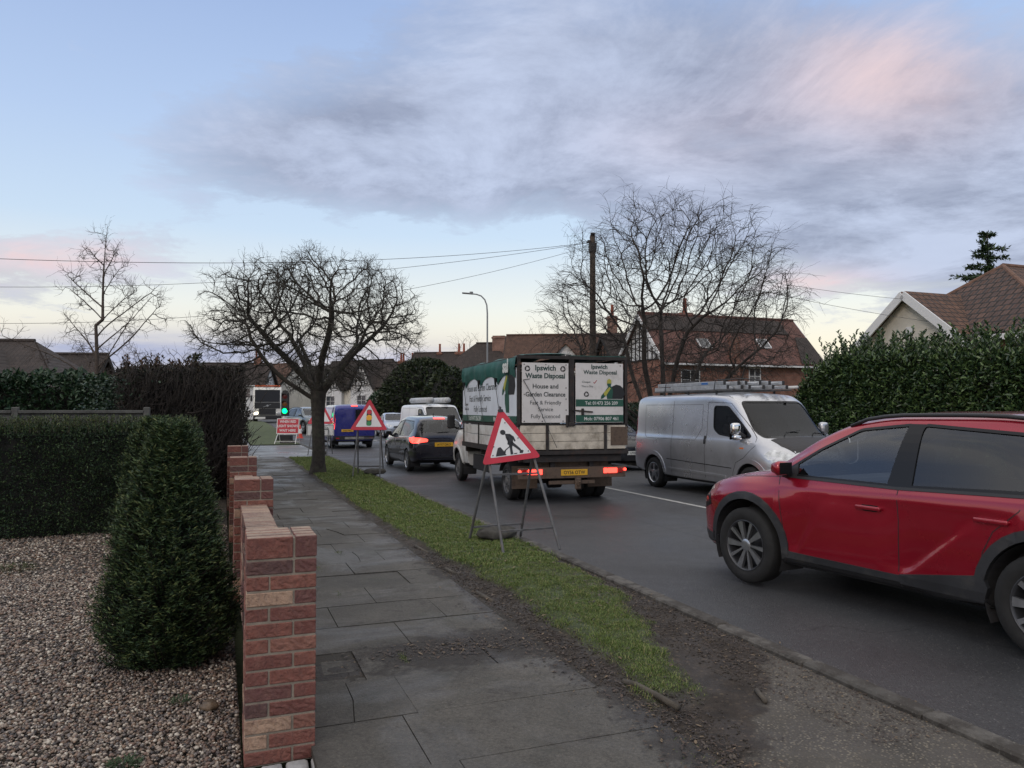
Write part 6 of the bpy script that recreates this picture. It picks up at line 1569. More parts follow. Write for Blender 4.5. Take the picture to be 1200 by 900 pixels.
# dark car between truck and silver van, facing us
hd = Vector((.36, -.93)).normalized(); x, y = off_from(hd, PX(712, 21.6).x, 21.6, 1.9, -.80)
c = vehicle('hatchback', x, y, hd, 'dark car facing the camera, half hidden between the waste truck and the silver van', 'car'); build_hatch(c, P_dark, False, 'LP70 SXG', lit=True)
# pale car facing us beyond the hatchback
hd = Vector((.33, -.94)).normalized(); x, y = PX(455, 44).x, 46
c = vehicle('saloon_car', x, y, hd, 'pale blue-silver saloon car coming towards the camera behind the traffic-light warning sign', 'car'); build_hatch(c, P_lblue, False, 'EK15 VUJ', sedan=True)
# grey-green car pulling round at the lights
hd = Vector((.62, -.78)).normalized(); x, y = PX(356, 49).x, 50
c = vehicle('suv', x, y, hd, 'grey-green car coming towards the camera beside the green traffic light', 'car'); build_suv(c, P_grey, False, style='five')

# ================================================================== LORRY
def lorry():
    hd = Vector((.30, -.95)).normalized(); x, y = PX(303, 68).x, 70.5
    r = vehicle('lorry', x, y, hd, 'white lorry with an orange-topped cab facing us beyond the green traffic light', 'lorry')
    C = pm('cab_white', (.70, .69, .64), .4, coat=.4, var=.05); O = pm('orange_trim', (.50, .10, .03), .5)
    mb = MB(); mb.prism([(-1.2, .55), (1.15, .45), (1.25, .8), (1.2, 1.9), (.95, 3.0), (.75, 3.25), (-1.2, 3.3)], 'y', -1.22, 1.22); bmesh.ops.bevel(mb.bm, geom=mb.bm.edges[:], offset=.09, segments=3, profile=.5, affect='EDGES'); mb.build('cab', C, r, auto=45)
    mb = MB(); mb.prism([(1.245, 1.88), (.975, 2.98), (.93, 2.98), (1.2, 1.88)], 'y', -1.08, 1.08); mb.build('windscreen', M_gloss, r)
    mb = MB(); mb.prism([(1.27, 1.30), (1.262, 1.84), (1.2, 1.84), (1.2, 1.30)], 'y', -1.10, 1.10); mb.build('dark_panel', M_black, r)
    mb = MB(); mb.prism([(1.30, .72), (1.28, 1.28), (1.2, 1.28), (1.2, .72)], 'y', -.72, .72); mb.build('grille', M_black, r)
    mb = MB()
    for z in (.84, .98, 1.12): mb.box((1.305, 0, z), (.02, 1.36, .03))
    mb.build('grille_bar', M_dalloy, r)
    mb = MB(); mb.bar((1.285, -.38, 1.42), (1.285, .30, 1.66), .02, .035); mb.tube([(1.27, 0, 1.54), (1.30, 0, 1.54)], .10, 16); mb.build('emblem', M_alloy, r)
    for sg, m in ((-1, M_lamp_w), (1, M_clear)):
        mb = MB(); mb.box((1.24, sg*.97, .86), (.12, .36, .22), bev=.04, seg=2); mb.build('headlight', m, r)
        mb = MB(); mb.box((1.05, sg*1.38, 2.2), (.12, .18, .55), bev=.04); mb.bar((1.0, sg*1.2, 2.45), (1.05, sg*1.36, 2.4), .04); mb.build('door_mirror', M_black, r)
        for xx in (.1, -3.4, -4.7): wheel(r, xx, sg*1.05, .5, .3, 'steel', sg, M_white)
        mb = MB(); mb.prism([(.85, 1.85), (.72, 2.75), (-.2, 2.75), (-.2, 1.85)], 'y', sg*1.222, sg*1.232); mb.build('side_window', M_gloss, r)
    mb = MB(); mb.box((1.22, 0, .50), (.16, 2.44, .34), bev=.06, seg=2); mb.build('bumper', M_black, r)
    mb = MB(); mb.box((1.32, -.62, .45), (.02, .9, .18)); mb.build('number_plate', M_wplate, r)
    mb = MB(); mb.box((.70, 0, 3.34), (.22, 2.2, .14), bev=.03); mb.build('light_bar', O, r); mb = MB(); mb.box((.84, 0, 3.14), (.04, .55, .10)); mb.build('roof_sign', M_white, r)
    mb = MB(); mb.box((-3.6, 0, .85), (6.2, 1.0, .3)); mb.build('chassis', M_black, r)
    mb = MB(); mb.prism([(-1.5, 1.05), (-6.6, 1.05), (-6.9, 2.7), (-1.4, 2.7)], 'y', -1.2, 1.2); mb.build('tipper_body', pm('orange_body', (.40, .12, .05), .6, var=.2), r)
lorry()
# ================================================================== WASTE TRUCK
def recycle(M, s, m, parent, name='recycling_symbol'):
    mb = MB()
    for k in range(3):
        a = 2*pi*k/3; R2 = Matrix.Rotation(a, 2)
        for poly in ([(-.30, -.46), (.10, -.46), (.10, -.26), (-.18, -.26), (-.30, -.46)][:4], [(.10, -.56), (.34, -.36), (.10, -.16)], [(-.34, -.42), (-.22, -.22), (-.36, .02), (-.54, -.10)]):
            P = [R2 @ Vector(p)*s for p in poly]; V = [mb.bm.verts.new((p.x, p.y, .002)) for p in P]; mb.bm.faces.new(V)
    return mb.build(name, m, parent, M=M)
def flat(M, poly, m, parent, name, z=.002, th=.002):
    mb = MB(); mb.prism(poly, 'z', z-th, z); return mb.build(name, m, parent, M=M)
M_greenp = pm('dark_green_print', (.012, .075, .050), .45, var=.1, vs=5)
M_tarp = pm('green_tarpaulin', (.010, .075, .062), .6, var=.3, vs=3, bump=.02, bs=5)
M_board = pm('sign_board_white', (.62, .60, .585), .5, var=.07, vs=2.5, dirt=((.38, .35, .31), 3, .56, .8))
M_banner = pm('banner_white', (.60, .64, .70), .5, var=.08, vs=2.5, bump=.01, bs=3)
M_frame = pm('rusty_dark_frame', (.022, .018, .017), .7, var=.4, vs=9, dirt=((.06, .03, .02), 8, .55, .75))
M_plank = pm('weathered_planks', (.52, .47, .39), .8, var=.16, vs=6, bump=.006, bs=30, dirt=((.20, .17, .13), 4, .50, .72))
M_rusty = pm('rusty_steel', (.115, .08, .058), .85, var=.35, vs=7, bump=.004, bs=40, dirt=((.05, .035, .028), 7, .48, .66))
M_skin = pm('yellow_print', (.38, .36, .06), .5)
HD = Vector((-.300, .954)).normalized(); LF = Vector((-HD.y, HD.x))
o_ = Vector((.10, 13.72)) + HD*3.06 - LF*1.07
tk = vehicle('tipper_truck', o_.x, o_.y, HD, 'white flatbed waste truck with tall sign boards and a scalloped green tarpaulin', 'truck')
P = dict(x0=1.06, x1=3.02,
    zt=[(1.06, 1.98), (1.3, 2.04), (1.7, 2.03), (1.95, 1.93), (2.2, 1.62), (2.4, 1.32), (2.6, 1.22), (2.85, 1.10), (2.97, .95), (3.02, .78)], zs=[(1.06, 1.22), (2.3, 1.18), (2.7, 1.0), (3.02, .65)],
    ws=[(1.06, .92), (2.0, .92), (2.5, .86), (2.8, .74), (2.95, .56), (3.02, .42)], wt=[(1.06, .80), (1.8, .78), (2.3, .74), (2.7, .62), (3.02, .36)],
    w=[(1.06, .95), (2.2, .96), (2.6, .93), (2.85, .82), (3.02, .60)], zm=[(1.06, .8), (3.02, .62)], zb=[(1.06, .42), (2.2, .38), (3.02, .36)], cr=[(1.06, .03), (3.02, .01)])
bm = body_bm(P, np.concatenate([[1.06, 1.075, 1.1], np.linspace(1.14, 2.9, 44), [2.95, 2.985, 3.005, 3.02]])); sk = Skin(bm)
for sd in 'LR': cut(bm, circ(2.06, .36, .44), sd, nmin=.05)
wn_ = round_poly([(1.26, 1.84), (1.78, 1.84), (2.28, 1.34), (2.26, 1.22), (1.26, 1.28)], .06)
for sd in 'LR': cut(bm, wn_, sd, 'side_window', G_mid, tk)
cut(bm, round_poly([(-.74, 1.28), (.74, 1.28), (.66, 1.88), (-.66, 1.88)], .08), 'F', 'windscreen', G_car, tk, xr=(1.8, 2.7))
cab = finish_body(bm, 'cab', P_dwhite, tk)
for sd in 'LR':
    sg = AX[sd][1]; sk.strip(wn_, sd, .02, .004, M_gloss, 'window_seal', cab, True)
    sk.strip([(1.16, 1.9), (1.16, .5)], sd, .008, .0014, M_ink, 'door_gap', cab); sk.strip([(2.30, 1.2), (2.14, .92)], sd, .008, .0014, M_ink, 'door_gap', cab)
    sk.patch(round_poly([(1.22, 1.12), (1.34, 1.12), (1.34, 1.04), (1.22, 1.04)], .02), sd, .012, M_black, 'door_handle', tk)
    sk.patch(circ(2.06, .36, .50, 2, 178, 16)+circ(2.06, .36, .44, 2, 178, 16)[::-1], sd, .014, P_dwhite, 'wheel_arch', cab, step=.3)
    mb = MB(); h, n = sk.hit(2.15, 1.2, sd); mb.box((2.15, h.y+sg*.2, 1.42), (.12, .18, .34), bev=.04, seg=2); mb.bar((2.2, h.y, 1.25), (2.16, h.y+sg*.18, 1.3), .04); mb.build('door_mirror', M_black, tk)
    sk.patch([(2.62, .80), (2.92, .76), (2.96, .92), (2.75, .98)], sd, .005, M_clear, 'headlight', tk)
    wheel(tk, 2.06, sg*.84, .34, .20, 'steel', sg, M_steel); well(tk, 2.06, .36, .92, sg, .34)
    for yy in (.87, .64): wheel(tk, -2.05, sg*yy, .34, .20, 'steel', sg if yy > .7 else -sg, M_steel)
    mb = MB(); a = [(-2.05+.42*cos(t), .34+.42*sin(t)) for t in np.linspace(radians(25), radians(155), 12)]; b = [(-2.05+.405*cos(t), .34+.405*sin(t)) for t in np.linspace(radians(155), radians(25), 12)]
    mb.prism(a+b, 'y', sg*.5, sg*1.0); mb.build('mudguard', M_black, tk)
    mb = MB(); mb.box((-2.52, sg*.76, .45), (.01, .5, .42)); mb.build('mud_flap', M_rusty, tk)
    mb = MB(); mb.box((0.1, sg*.88, .55), (1.3, .04, .34), bev=.02); mb.build('side_guard', M_black, tk)
seats(tk, [(1.45, True)], .75)
mb = MB()
for sg in (-1, 1): mb.box((-.9, sg*.38, .66), (4.2, .08, .18))
for x in (-2.9, -1.6, -.3, 1.0): mb.box((x, 0, .82), (.09, 2.0, .12))
mb.tube([(-2.05, -.6, .34), (-2.05, .6, .34)], .06, 8); mb.tube([(-2.05, -.12, .34), (-2.05, .12, .34)], .15, 12)
mb.build('chassis', M_frame, tk)
# bed and dropsides
mb = MB(); mb.box((-1.02, 0, .935), (4.10, 2.12, .07), bev=.01); mb.box((-1.02, 1.07, .935), (4.12, .03, .10)); mb.box((-1.02, -1.07, .935), (4.12, .03, .10)); mb.build('bed', M_frame, tk)
for sg in (-1, 1):
    mb = MB()
    for k in range(2): mb.box((-1.02, sg*1.055, 1.085+k*.205), (4.04, .03, .195), bev=.006)
    d = mb.build('dropside', P_dwhite, tk); mb = MB()
    for x in (-2.9, -2.0, -.4, .9): mb.box((x, sg*1.078, 1.19), (.05, .02, .46))
    mb.build('latch', M_frame, d)
mb = MB()
for k in range(3): mb.box((-3.07, 0, 1.055+k*.148), (.035, 2.06, .142), bev=.005)
tb = mb.build('tailboard', M_plank, tk); mb = MB()
for y in (.52, -.62): mb.box((-3.095, y, 1.18), (.02, .055, .50))
mb.build('strap_hinge', M_frame, tb); mb = MB(); mb.box((-3.094, -.90, 1.22), (.012, .34, .34), bev=.003); mb.build('patch_plate', M_rusty, tb)
mb = MB(); mb.box((-3.08, 0, .93), (.10, 2.14, .07)); mb.box((-3.04, 0, .82), (.05, 1.9, .12)); mb.build('rear_beam', M_frame, tk)
# lamp bar
mb = MB(); mb.box((-3.02, 0, .56), (.05, 2.1, .20), bev=.006); mb.box((-2.9, 0, .70), (.04, 1.5, .2)); lb = mb.build('lamp_bar', M_rusty, tk)
mb = MB(); mb.box((-2.98, .0, .38), (.06, .9, .07), bev=.01); mb.box((-3.03, -.1, .36), (.05, .12, .22), bev=.02); mb.tube([(-3.0, -.1, .34), (-3.10, -.1, .34), (-3.12, -.1, .40)], .025, 8); mb.build('tow_hitch', M_rusty, tk)
for sg in (-1, 1):
    y0 = .78*sg
    for (dy, w, m, nm) in ((.0, .19, M_lamp_r, 'brake_light'), (.16, .08, M_red_lens, 'tail_light'), (-.14, .08, M_lamp_r, 'tail_light')):
        mb = MB(); mb.box((-3.055, y0+sg*dy, .585), (.03, w, .095), bev=.01); mb.build(nm, m, lb)
    mb = MB(); mb.tube([(-3.04, sg*1.03, .60), (-3.07, sg*1.03, .60)], .028, 10); mb.build('side_marker', M_lamp_r, lb)
plate(lb, (-3.052, -.02, .565), (0, -1, 0), (0, 0, 1), 'OY56 OTW', True)
# frame of the tall box
mb = MB(); fx = -3.06
for y in (1.05, .04, -1.05): mb.box((fx, y, 2.03), (.05, .055 if y != .04 else .10, 1.26))
mb.box((fx, 0, 2.655), (.055, 2.16, .06)); mb.box((fx, 0, 1.425), (.05, 2.14, .04))
for x in (-1.7, -.35, .98):
    for sg in (-1, 1): mb.box((x, sg*1.05, 2.03), (.045, .045, 1.22))
for sg in (-1, 1): mb.box((-1.04, sg*1.05, 2.64), (4.08, .045, .045)); mb.box((-1.04, sg*1.05, 1.43), (4.08, .04, .04))
mb.box((.98, 0, 2.64), (.05, 2.1, .05)); mb.build('box_frame', M_frame, tk)
Yr, Zr = (0, -1, 0), (0, 0, 1)     # reading direction on the rear face
def rear(y, z): return frame((fx-.045, y, z), Yr, Zr)
def board(y0, y1, z0, z1, name):
    mb = MB(); mb.box((fx-.034, (y0+y1)/2, (z0+z1)/2), (.018, abs(y1-y0), z1-z0), bev=.003); return mb.build(name, M_board, tk)
b1 = board(1.0, .11, 1.47, 2.55, 'sign_board'); b2 = board(-.03, -.98, 1.47, 2.56, 'sign_board')
M_gtext = pm('green_lettering', (.010, .045, .038), .5); M_dtext = pm('grey_lettering', (.035, .045, .045), .5); M_wtext = pm('white_lettering', (.6, .62, .6), .5); M_ltext = pm('faded_lettering', (.10, .12, .12), .5)
c1 = .555
for (t, z, s, m, of, sx) in (('Ipswich', 2.415, .135, M_gtext, .0035, 1.0), ('Waste Disposal', 2.275, .128, M_gtext, .0035, .93), ('House and', 2.09, .115, M_dtext, .002, 1.0), ('Garden Clearance', 1.945, .115, M_dtext, .002, .90), ('Fast & Friendly', 1.80, .10, M_dtext, 0, 1.0), ('Service', 1.68, .10, M_dtext, 0, 1.0), ('Fully Licenced', 1.555, .10, M_dtext, 0, 1.0)):
    text('lettering', t, s, m, b1, rear(c1, z), .001, sx=sx, off=of)
for y in (.90, .22): recycle(rear(y, 2.445), .10, M_ink, b1)
c2 = -.52
text('lettering', 'Ipswich', .11, M_gtext, b2, rear(c2+.02, 2.46), .001, off=.003); text('lettering', 'Waste Disposal', .105, M_gtext, b2, rear(c2, 2.36), .001, off=.002)
text('lettering', 'Cheaper', .05, M_ltext, b2, rear(-.24, 2.20), .001); text('lettering', 'Than a Skip', .05, M_ltext, b2, rear(-.26, 2.12), .001)
mb = MB(); mb.bar((0, 0, 0), (.05, .06, 0), .012, .002); mb.bar((0, 0, 0), (-.018, .02, 0), .012, .002); mb.build('tick_mark', M_red_lens, b2, M=rear(-.40, 2.19))
recycle(rear(-.24, 1.99), .095, M_ink, b2)
for (z, t) in ((1.83, 'Tel: 01473 256 209'), (1.545, 'Mob: 07906 807 461')):
    mb = MB(); mb.box((fx-.0455, (-.03-.98)/2, z), (.004, .948, .13)); g = mb.build('green_band', M_greenp, b2); text('lettering', t, .088, M_wtext, b2, frame((fx-.0485, c2-.02, z-.032), Yr, Zr), .001, sx=.95, off=.0009)
def porter(M, s, parent, flipx=1, tall=False):
    """printed figure of a worker carrying a dark sack"""
    f = flipx
    def P(pts): return [(x*s*f, y*s) for x, y in (pts if f > 0 else pts[::-1])]
    flat(M, P([(.0, 0), (.62, 0), (.72, .2), (.66, .42), (.52, .54), (.34, .58), (.16, .50), (.06, .34)]), M_ink, parent, 'printed_sack', .0025)
    flat(M, P([(-.06, 0), (.16, 0), (.20, .3), (.14, .50), (.0, .50), (-.14, .32), (-.32, .12), (-.34, .0), (-.24, .02), (-.08, .16)]), M_greenp, parent, 'printed_jacket', .0045)
    flat(M, P([(-.20, .16), (-.12, .10), (.0, .28), (.10, .42), (.04, .48), (-.08, .36), (-.20, .26)]), M_skin, parent, 'printed_glove', .0065)
    flat(M, P([(-.02, .50), (.10, .50), (.12, .62), (.06, .68), (-.04, .66), (-.06, .58)]), M_greenp, parent, 'printed_head', .0045)
    flat(M, P([(-.07, .62), (.13, .62), (.12, .76), (.03, .81), (-.05, .76)]), M_skin, parent, 'printed_cap', .0065)
    if tall: flat(M, P([(-.12, .02), (.22, .02), (.24, -.42), (.0, -.42), (-.10, -.2)]), M_greenp, parent, 'printed_legs', .0045)
porter(rear(-.68, 1.905), .46, b2)
# bolts, hinges and the latch of the right door
mb = MB()
for y, z in ((.96, 2.52), (.55, 2.52), (.16, 2.52), (.16, 2.1), (.16, 1.9), (.16, 1.7), (.96, 1.98), (.96, 1.5), (.62, 1.5), (.22, 1.5), (-.92, 2.52), (-.08, 1.5), (-.5, 1.49), (-.95, 1.49)): mb.tube([(fx-.04, y, z), (fx-.052, y, z)], .010, 6)
mb.build('bolt', M_frame, tk)
mb = MB(); mb.bar((fx-.06, .06, 1.70), (fx-.06, -.36, 1.665), .02, .025, .004); mb.box((fx-.06, -.16, 1.67), (.03, .05, .12), bev=.008); mb.box((fx-.04, .05, 1.44), (.05, .12, .07), bev=.01); mb.box((fx-.05, .14, 1.50), (.03, .05, .22), bev=.01); mb.build('door_latch', M_frame, tk)
mb = MB(); mb.tube([(fx-.055, .98, 2.24), (fx-.08, .70, 1.75), (fx-.10, .36, 1.02)], .006, 5); mb.tube([(fx-.05, .98, 2.24), (fx-.055, .86, 2.26)], .005, 5); mb.build('tie_rope', M_ink, tk)
# left side banner
def banner(sg):
    L0, L1 = -3.03, .96; yb = sg*1.078
    mb = MB(); n = 24
    for i in range(n):
        for j in range(5):
            pass
    mb.box(((L0+L1)/2, yb, 1.96), (L1-L0, .012, 1.0), bev=.002); bn = mb.build('side_banner', M_banner, tk)
    X, Z = ((-sg, 0, 0), (0, 0, 1)); 
    if sg > 0: X = (-1, 0, 0)
    def sd(x, z): return frame((x, yb+sg*.0075, z), X, Z)
    mb = MB(); mb.box(((L0+L1)/2, yb+sg*.002, 1.525), (L1-L0, .014, .13)); mb.build('green_band', M_greenp, bn)
    text('lettering', 'House and Garden Clearance', .20, M_dtext, bn, sd(-.62, 2.10), .001, sx=.98, off=.001); text('lettering', 'Fast & Friendly Service', .19, M_dtext, bn, sd(-.50, 1.88), .001, sx=.98, off=.001)
    text('lettering', 'Fully Licenced', .19, M_dtext, bn, sd(-.55, 1.66), .001, sx=.98); text('lettering', 'Cheaper', .09, M_dtext, bn, sd(.62, 1.80), .001); text('lettering', 'Than a Skip', .08, M_dtext, bn, sd(.60, 1.70), .001)
    text('lettering', 'Tel: 01473 256 209', .13, M_wtext, bn, frame((-.10, yb+sg*.010, 1.48), X, Z), .001, off=.001); text('lettering', 'Mob: 07906 807 461', .13, M_wtext, bn, frame((-2.1, yb+sg*.010, 1.48), X, Z), .001, off=.001)
    porter(sd(-2.42, 1.98), .78, bn, 1, True)
    # tarpaulin: ridge over the top and scalloped flap down the side
    mb = MB(); n = 60; rows = []
    for i in range(n+1):
        x = L0+.0+(L1-L0)*i/n; u = (x-L0)/(L1-L0); sc_ = abs(sin(pi*(u*3.15+.12)))**.55; drop = 2.16+.20*sc_ if u < .86 else 2.2
        drop = 2.36-.0-.21*(1-sc_); top = 2.70-.05*sin(pi*u)*0+.02*sin(u*19)
        w_ = .018*sin(u*31)+.012*sin(u*57)
        rows.append([mb.bm.verts.new((x, yb+sg*(.02+w_*.4), drop)), mb.bm.verts.new((x, yb+sg*(.045+w_), (drop+2.62)/2)), mb.bm.verts.new((x, yb+sg*.02, 2.64)), mb.bm.verts.new((x, sg*.92, top)), mb.bm.verts.new((x, sg*.45, top+.02+.015*sin(u*23))), mb.bm.verts.new((x, 0, top+.03))])
    for a, b in zip(rows[:-1], rows[1:]):
        for k in range(5): mb.bm.faces.new((a[k], a[k+1], b[k+1], b[k]))
    tp = mb.build('tarpaulin', M_tarp, tk, True)
    # dark folds hanging between the scallops; ropes down the side
    mb = MB()
    for u in (.295, .61, .93):
        x = L0+(L1-L0)*u; mb.tube([(x, yb+sg*.05, 2.32), (x+.01, yb+sg*.055, 2.14)], [.035, .012], 6)
        mb.tube([(x, yb+sg*.05, 2.16), (x-.30, yb+sg*.03, 1.40)], .006, 5)
    mb.build('tie_rope', M_ink, tp)
    if sg > 0: text('lettering', 'sal', .34, M_wtext, tp, frame((-2.55, yb+sg*.068, 2.40), X, Z), .002, off=.012)
banner(1)
mb = MB(); mb.box((-1.04, -1.078, 1.96), (4.0, .012, 1.0)); mb.build('side_banner', M_banner, tk)
mb = MB(); mb.box((-1.04, -.5, 2.69), (4.05, 1.1, .02)); mb.build('tarpaulin', M_tarp, tk)
mb = MB(); mb.box((.99, 0, 2.0), (.02, 2.04, 1.2)); mb.build('headboard', M_frame, tk)

# ================================================================== SIGNS AND LIGHTS
M_sred = pm('sign_red', (.48, .016, .035), .35, var=.12, vs=6, dirt=((.30, .05, .06), 14, .60, .8)); M_swhite = pm('sign_white', (.66, .66, .65), .4, var=.05, vs=5, dirt=((.45, .44, .42), 5, .58, .8))
M_back = pm('sign_back', (.14, .14, .145), .6); M_sandb = pm('sandbag', (.055, .052, .045), .95, var=.3, vs=14, bump=.008, bs=26)
def tri(S_, r=.0): h = S_*.866; return [(-S_/2, 0), (S_/2, 0), (0, h)]
def triangle(parent, M, S_, symbol):
    mb = MB(); mb.prism(round_poly(tri(S_), S_*.075, 5), 'z', -.010, 0); p = mb.build('sign_panel', M_sred, parent, M=M)
    h = S_*.866; k = .70; c = h/3; ins = [(x*k, (y-c)*k+c) for x, y in tri(S_)]
    flat(M, round_poly(ins, S_*.03, 3), M_swhite, p, 'white_field', .0022)
    return p
def stand(parent, w, h, dp, top_w=None, lean=.0, M_=None, bag=None, tube=.017):
    tw_ = top_w or w*.86; mb = MB(); M_ = M_ or M_steel; f = .05
    TL, TR = Vector((-tw_/2, f, h)), Vector((tw_/2, f, h))
    for sx, T in ((-1, TL), (1, TR)):
        mb.tube([(sx*w/2, -dp/2, 0), T], tube, 8); mb.tube([(sx*w/2*.98, dp/2, 0), T+Vector((0, .02, -.02))], tube, 8)
    def at(sx, y, k): T = TL if sx < 0 else TR; return Vector((sx*w/2, y*dp/2, 0)).lerp(T, k)
    mb.bar(at(-1, -1, .80), at(1, -1, .80), .022, .022); mb.bar(at(-1, -1, .22), at(1, -1, .22), .022, .022); mb.bar(at(-1, 1, .16), at(1, 1, .16), .022, .022)
    return mb.build('stand', M_, parent, auto=50)
def sandbag(x, y, z, rz, label, sc=1.0):
    bm = bmesh.new(); bmesh.ops.create_icosphere(bm, subdivisions=4, radius=1)
    for v in bm.verts:
        c = v.co; n = noise.noise(c*2.2+Vector((x, y, 0)))*.12; v.co = Vector((c.x*.27*(1+n), c.y*.15*(1+n), max(c.z, -.45)*.10*(1+n*1.5)+.04+.03*abs(c.x)))
        v.co *= sc
    me = bpy.data.meshes.new('sandbag'); bm.to_mesh(me); bm.free(); o = link('sandbag', me, M_sandb, None, True); o.location = (x, y, z); o.rotation_euler = (0, 0, rz); return tag(o, label, 'sandbag')
# 1 men at work
r1 = thing('road_sign', (.01, 9.25, .085), atan2(.43, .90), 'red-bordered triangular roadworks warning sign with a digging figure on a grey folding frame', 'sign')
stand(r1, .72, 1.06, 1.02, .60)
M = Matrix.Translation((-.02, -.03, 1.0)) @ Matrix.Rotation(radians(90-19), 4, 'X') @ Matrix.Rotation(radians(5.5), 4, 'Z')
S_ = .80; p = triangle(r1, M, S_, None)
def F(pts, z=.0045, m=M_ink, nm='digging_figure', parent=None): return flat(M, [(x*S_, y*S_) for x, y in pts], m, parent or p, nm, z)
mb = MB()
def pr(pts, z0=.003, z1=.0045): mb.prism([(x*S_, y*S_) for x, y in pts], 'z', z0, z1)
pr([(.055, .10), (.10, .10), (.115, .115), (.055, .115)]); pr([(-.05+.045*cos(a), .455+.04*sin(a)) for a in np.linspace(0, 2*pi, 17)[:-1]][::1])
pr([(-.02, .43), (.06, .42), (.10, .34), (.075, .27), (.0, .30), (-.02, .36)]); 
pr([(.06, .42), (.115, .37), (.13, .30), (.11, .29), (.09, .34), (.04, .40)])
pr([(-.005, .37), (.03, .36), (.015, .27), (.0, .25), (-.02, .265), (-.005, .30)])
pr([(.0, .30), (.075, .275), (.045, .20), (.040, .10), (-.005, .10), (.005, .20)]); pr([(.05, .31), (.085, .28), (.175, .18), (.20, .12), (.165, .135), (.10, .20), (.03, .26)]); pr([(.155, .13), (.20, .155), (.225, .135), (.20, .10), (.15, .105)])
pr([(.03, .245), (-.075, .185), (-.068, .172), (.036, .232)])
pr([(-.255, .10), (-.075, .10), (-.10, .16), (-.145, .235), (-.19, .225), (-.225, .16)]); pr([(-.09, .175), (-.06, .19), (-.085, .13), (-.115, .14)])
mb.build('digging_figure', M_ink, p, M=M)
pr_ = None
mb = MB()
for (x, y) in ((-.255, .25), (.18, .34), (.02, .60), (-.30, .12), (.30, .12)): mb.tube([(x*S_, y*S_, .001), (x*S_, y*S_, .014)], .007, 6)
mb.build('clip', M_steel, p, M=M)
mb = MB(); mb.prism([(-.035, .62), (.035, .62), (.03, .655), (-.03, .655)], 'z', -.012, .006); mb.tube([(0, .65, 0), (.005, .68, 0), (.0, .70, 0)], [.012, .016, .004], 6); mb.build('top_hook', M_black, p, M=M)
o = r1.matrix_world if False else None
c_, s_ = .90, .43
def on(r, x, y): a = r.rotation_euler[2]; return r.location.x+cos(a)*x-sin(a)*y, r.location.y+sin(a)*x+cos(a)*y
xx, yy = on(r1, -.02, .42); sandbag(xx, yy, .10, atan2(.43, .9), 'grey sandbag weighing down the frame of the digging-figure sign')
# 2 traffic signals ahead
def tl_sign(px, Y, S_, rz, label, h, plate_txt=None, dz=.0):
    r = thing('road_sign', (PX(px, Y).x, Y, .09), rz, label, 'sign'); stand(r, S_*.70, h+.03, S_*.95, S_*.60)
    M = Matrix.Translation((0, -.04, h)) @ Matrix.Rotation(radians(90-14), 4, 'X'); p = triangle(r, M, S_, None)
    def ci(y, m, nm): flat(M, [(S_*.062*cos(a), y*S_+S_*.062*sin(a)) for a in np.linspace(0, 2*pi, 21)[:-1]], m, p, nm, .0065)
    flat(M, round_poly([(-S_*.068, S_*.115), (S_*.068, S_*.115), (S_*.068, S_*.56), (-S_*.068, S_*.56)], S_*.06, 5), M_ink, p, 'signal_symbol', .0045)
    ci(.49, pm('symbol_red', (.50, .02, .03), .4), 'red_disc'); ci(.18, pm('symbol_green', (.02, .22, .06), .4), 'green_disc')
    flat(M, [(S_*.078*cos(a), .335*S_+S_*.078*sin(a)) for a in np.linspace(0, 2*pi, 21)[:-1]], pm('symbol_amber', (.75, .36, .01), .4), p, 'amber_disc', .0075)
    if plate_txt:
        M2 = Matrix.Translation((0, -.045, h-.03)) @ Matrix.Rotation(radians(90), 4, 'X'); mb = MB(); mb.box((0, -.20, 0), (.98, .40, .012), bev=.004); q = mb.build('plate', M_swhite, r, M=M2); mb = MB()
        for (x, y, w, hh) in ((0, -.02, .94, .012), (0, -.38, .94, .012), (-.464, -.20, .012, .37), (.464, -.20, .012, .37)): mb.box((x, y, .008), (w, hh, .004))
        mb.build('plate_border', M_ink, q, M=M2)
        for i, t in enumerate(plate_txt): text('lettering', t, .16, M_ink, q, M2 @ Matrix.Translation((0, -.165-.155*i, .007)), .001)
    return r
r2 = tl_sign(432.5, 18.9, .92, .06, 'triangular warning sign showing a traffic light, on a folding frame near the blue van', 1.11)
xx, yy = on(r2, .12, .3); sandbag(xx, yy, .09, .1, 'dark sandbag on the frame of the traffic-light warning sign on the grass')
r3 = tl_sign(376, 27.6, .95, .0, 'triangular warning sign above a white plate, half hidden behind the street tree trunk', 1.10, ['Single file', 'traffic'])
xx, yy = on(r3, -.1, .3); sandbag(xx, yy, .07, .1, 'sandbag on the frame of the warning sign behind the street tree trunk')
# 3 stop-here board
r4 = thing('road_sign', (PX(337.5, 36.5).x, 36.5, .06), -.05, 'red rectangular board reading WHEN RED LIGHT SHOWS WAIT HERE', 'sign')
M = Matrix.Translation((0, -.03, .50)) @ Matrix.Rotation(radians(90-8), 4, 'X'); mb = MB(); mb.box((0, .36, -.006), (1.08, .74, .012), bev=.003); p = mb.build('board', M_swhite, r4, M=M)
mb = MB(); mb.box((0, .36, .002), (1.01, .67, .008)); p2 = mb.build('red_field', M_sred, p, M=M)
for i, t in enumerate(('WHEN RED', 'LIGHT SHOWS', 'WAIT HERE')): text('lettering', t, .165, M_swhite, p, M @ Matrix.Translation((0, .52-.21*i, .008)), .001, sx=.92, off=.004)
stand(r4, 1.0, .6, .8, .9, M_=M_white); xx, yy = on(r4, -.1, .25); sandbag(xx, yy, .06, .1, 'black sandbag behind the red WAIT HERE board', 1.3)
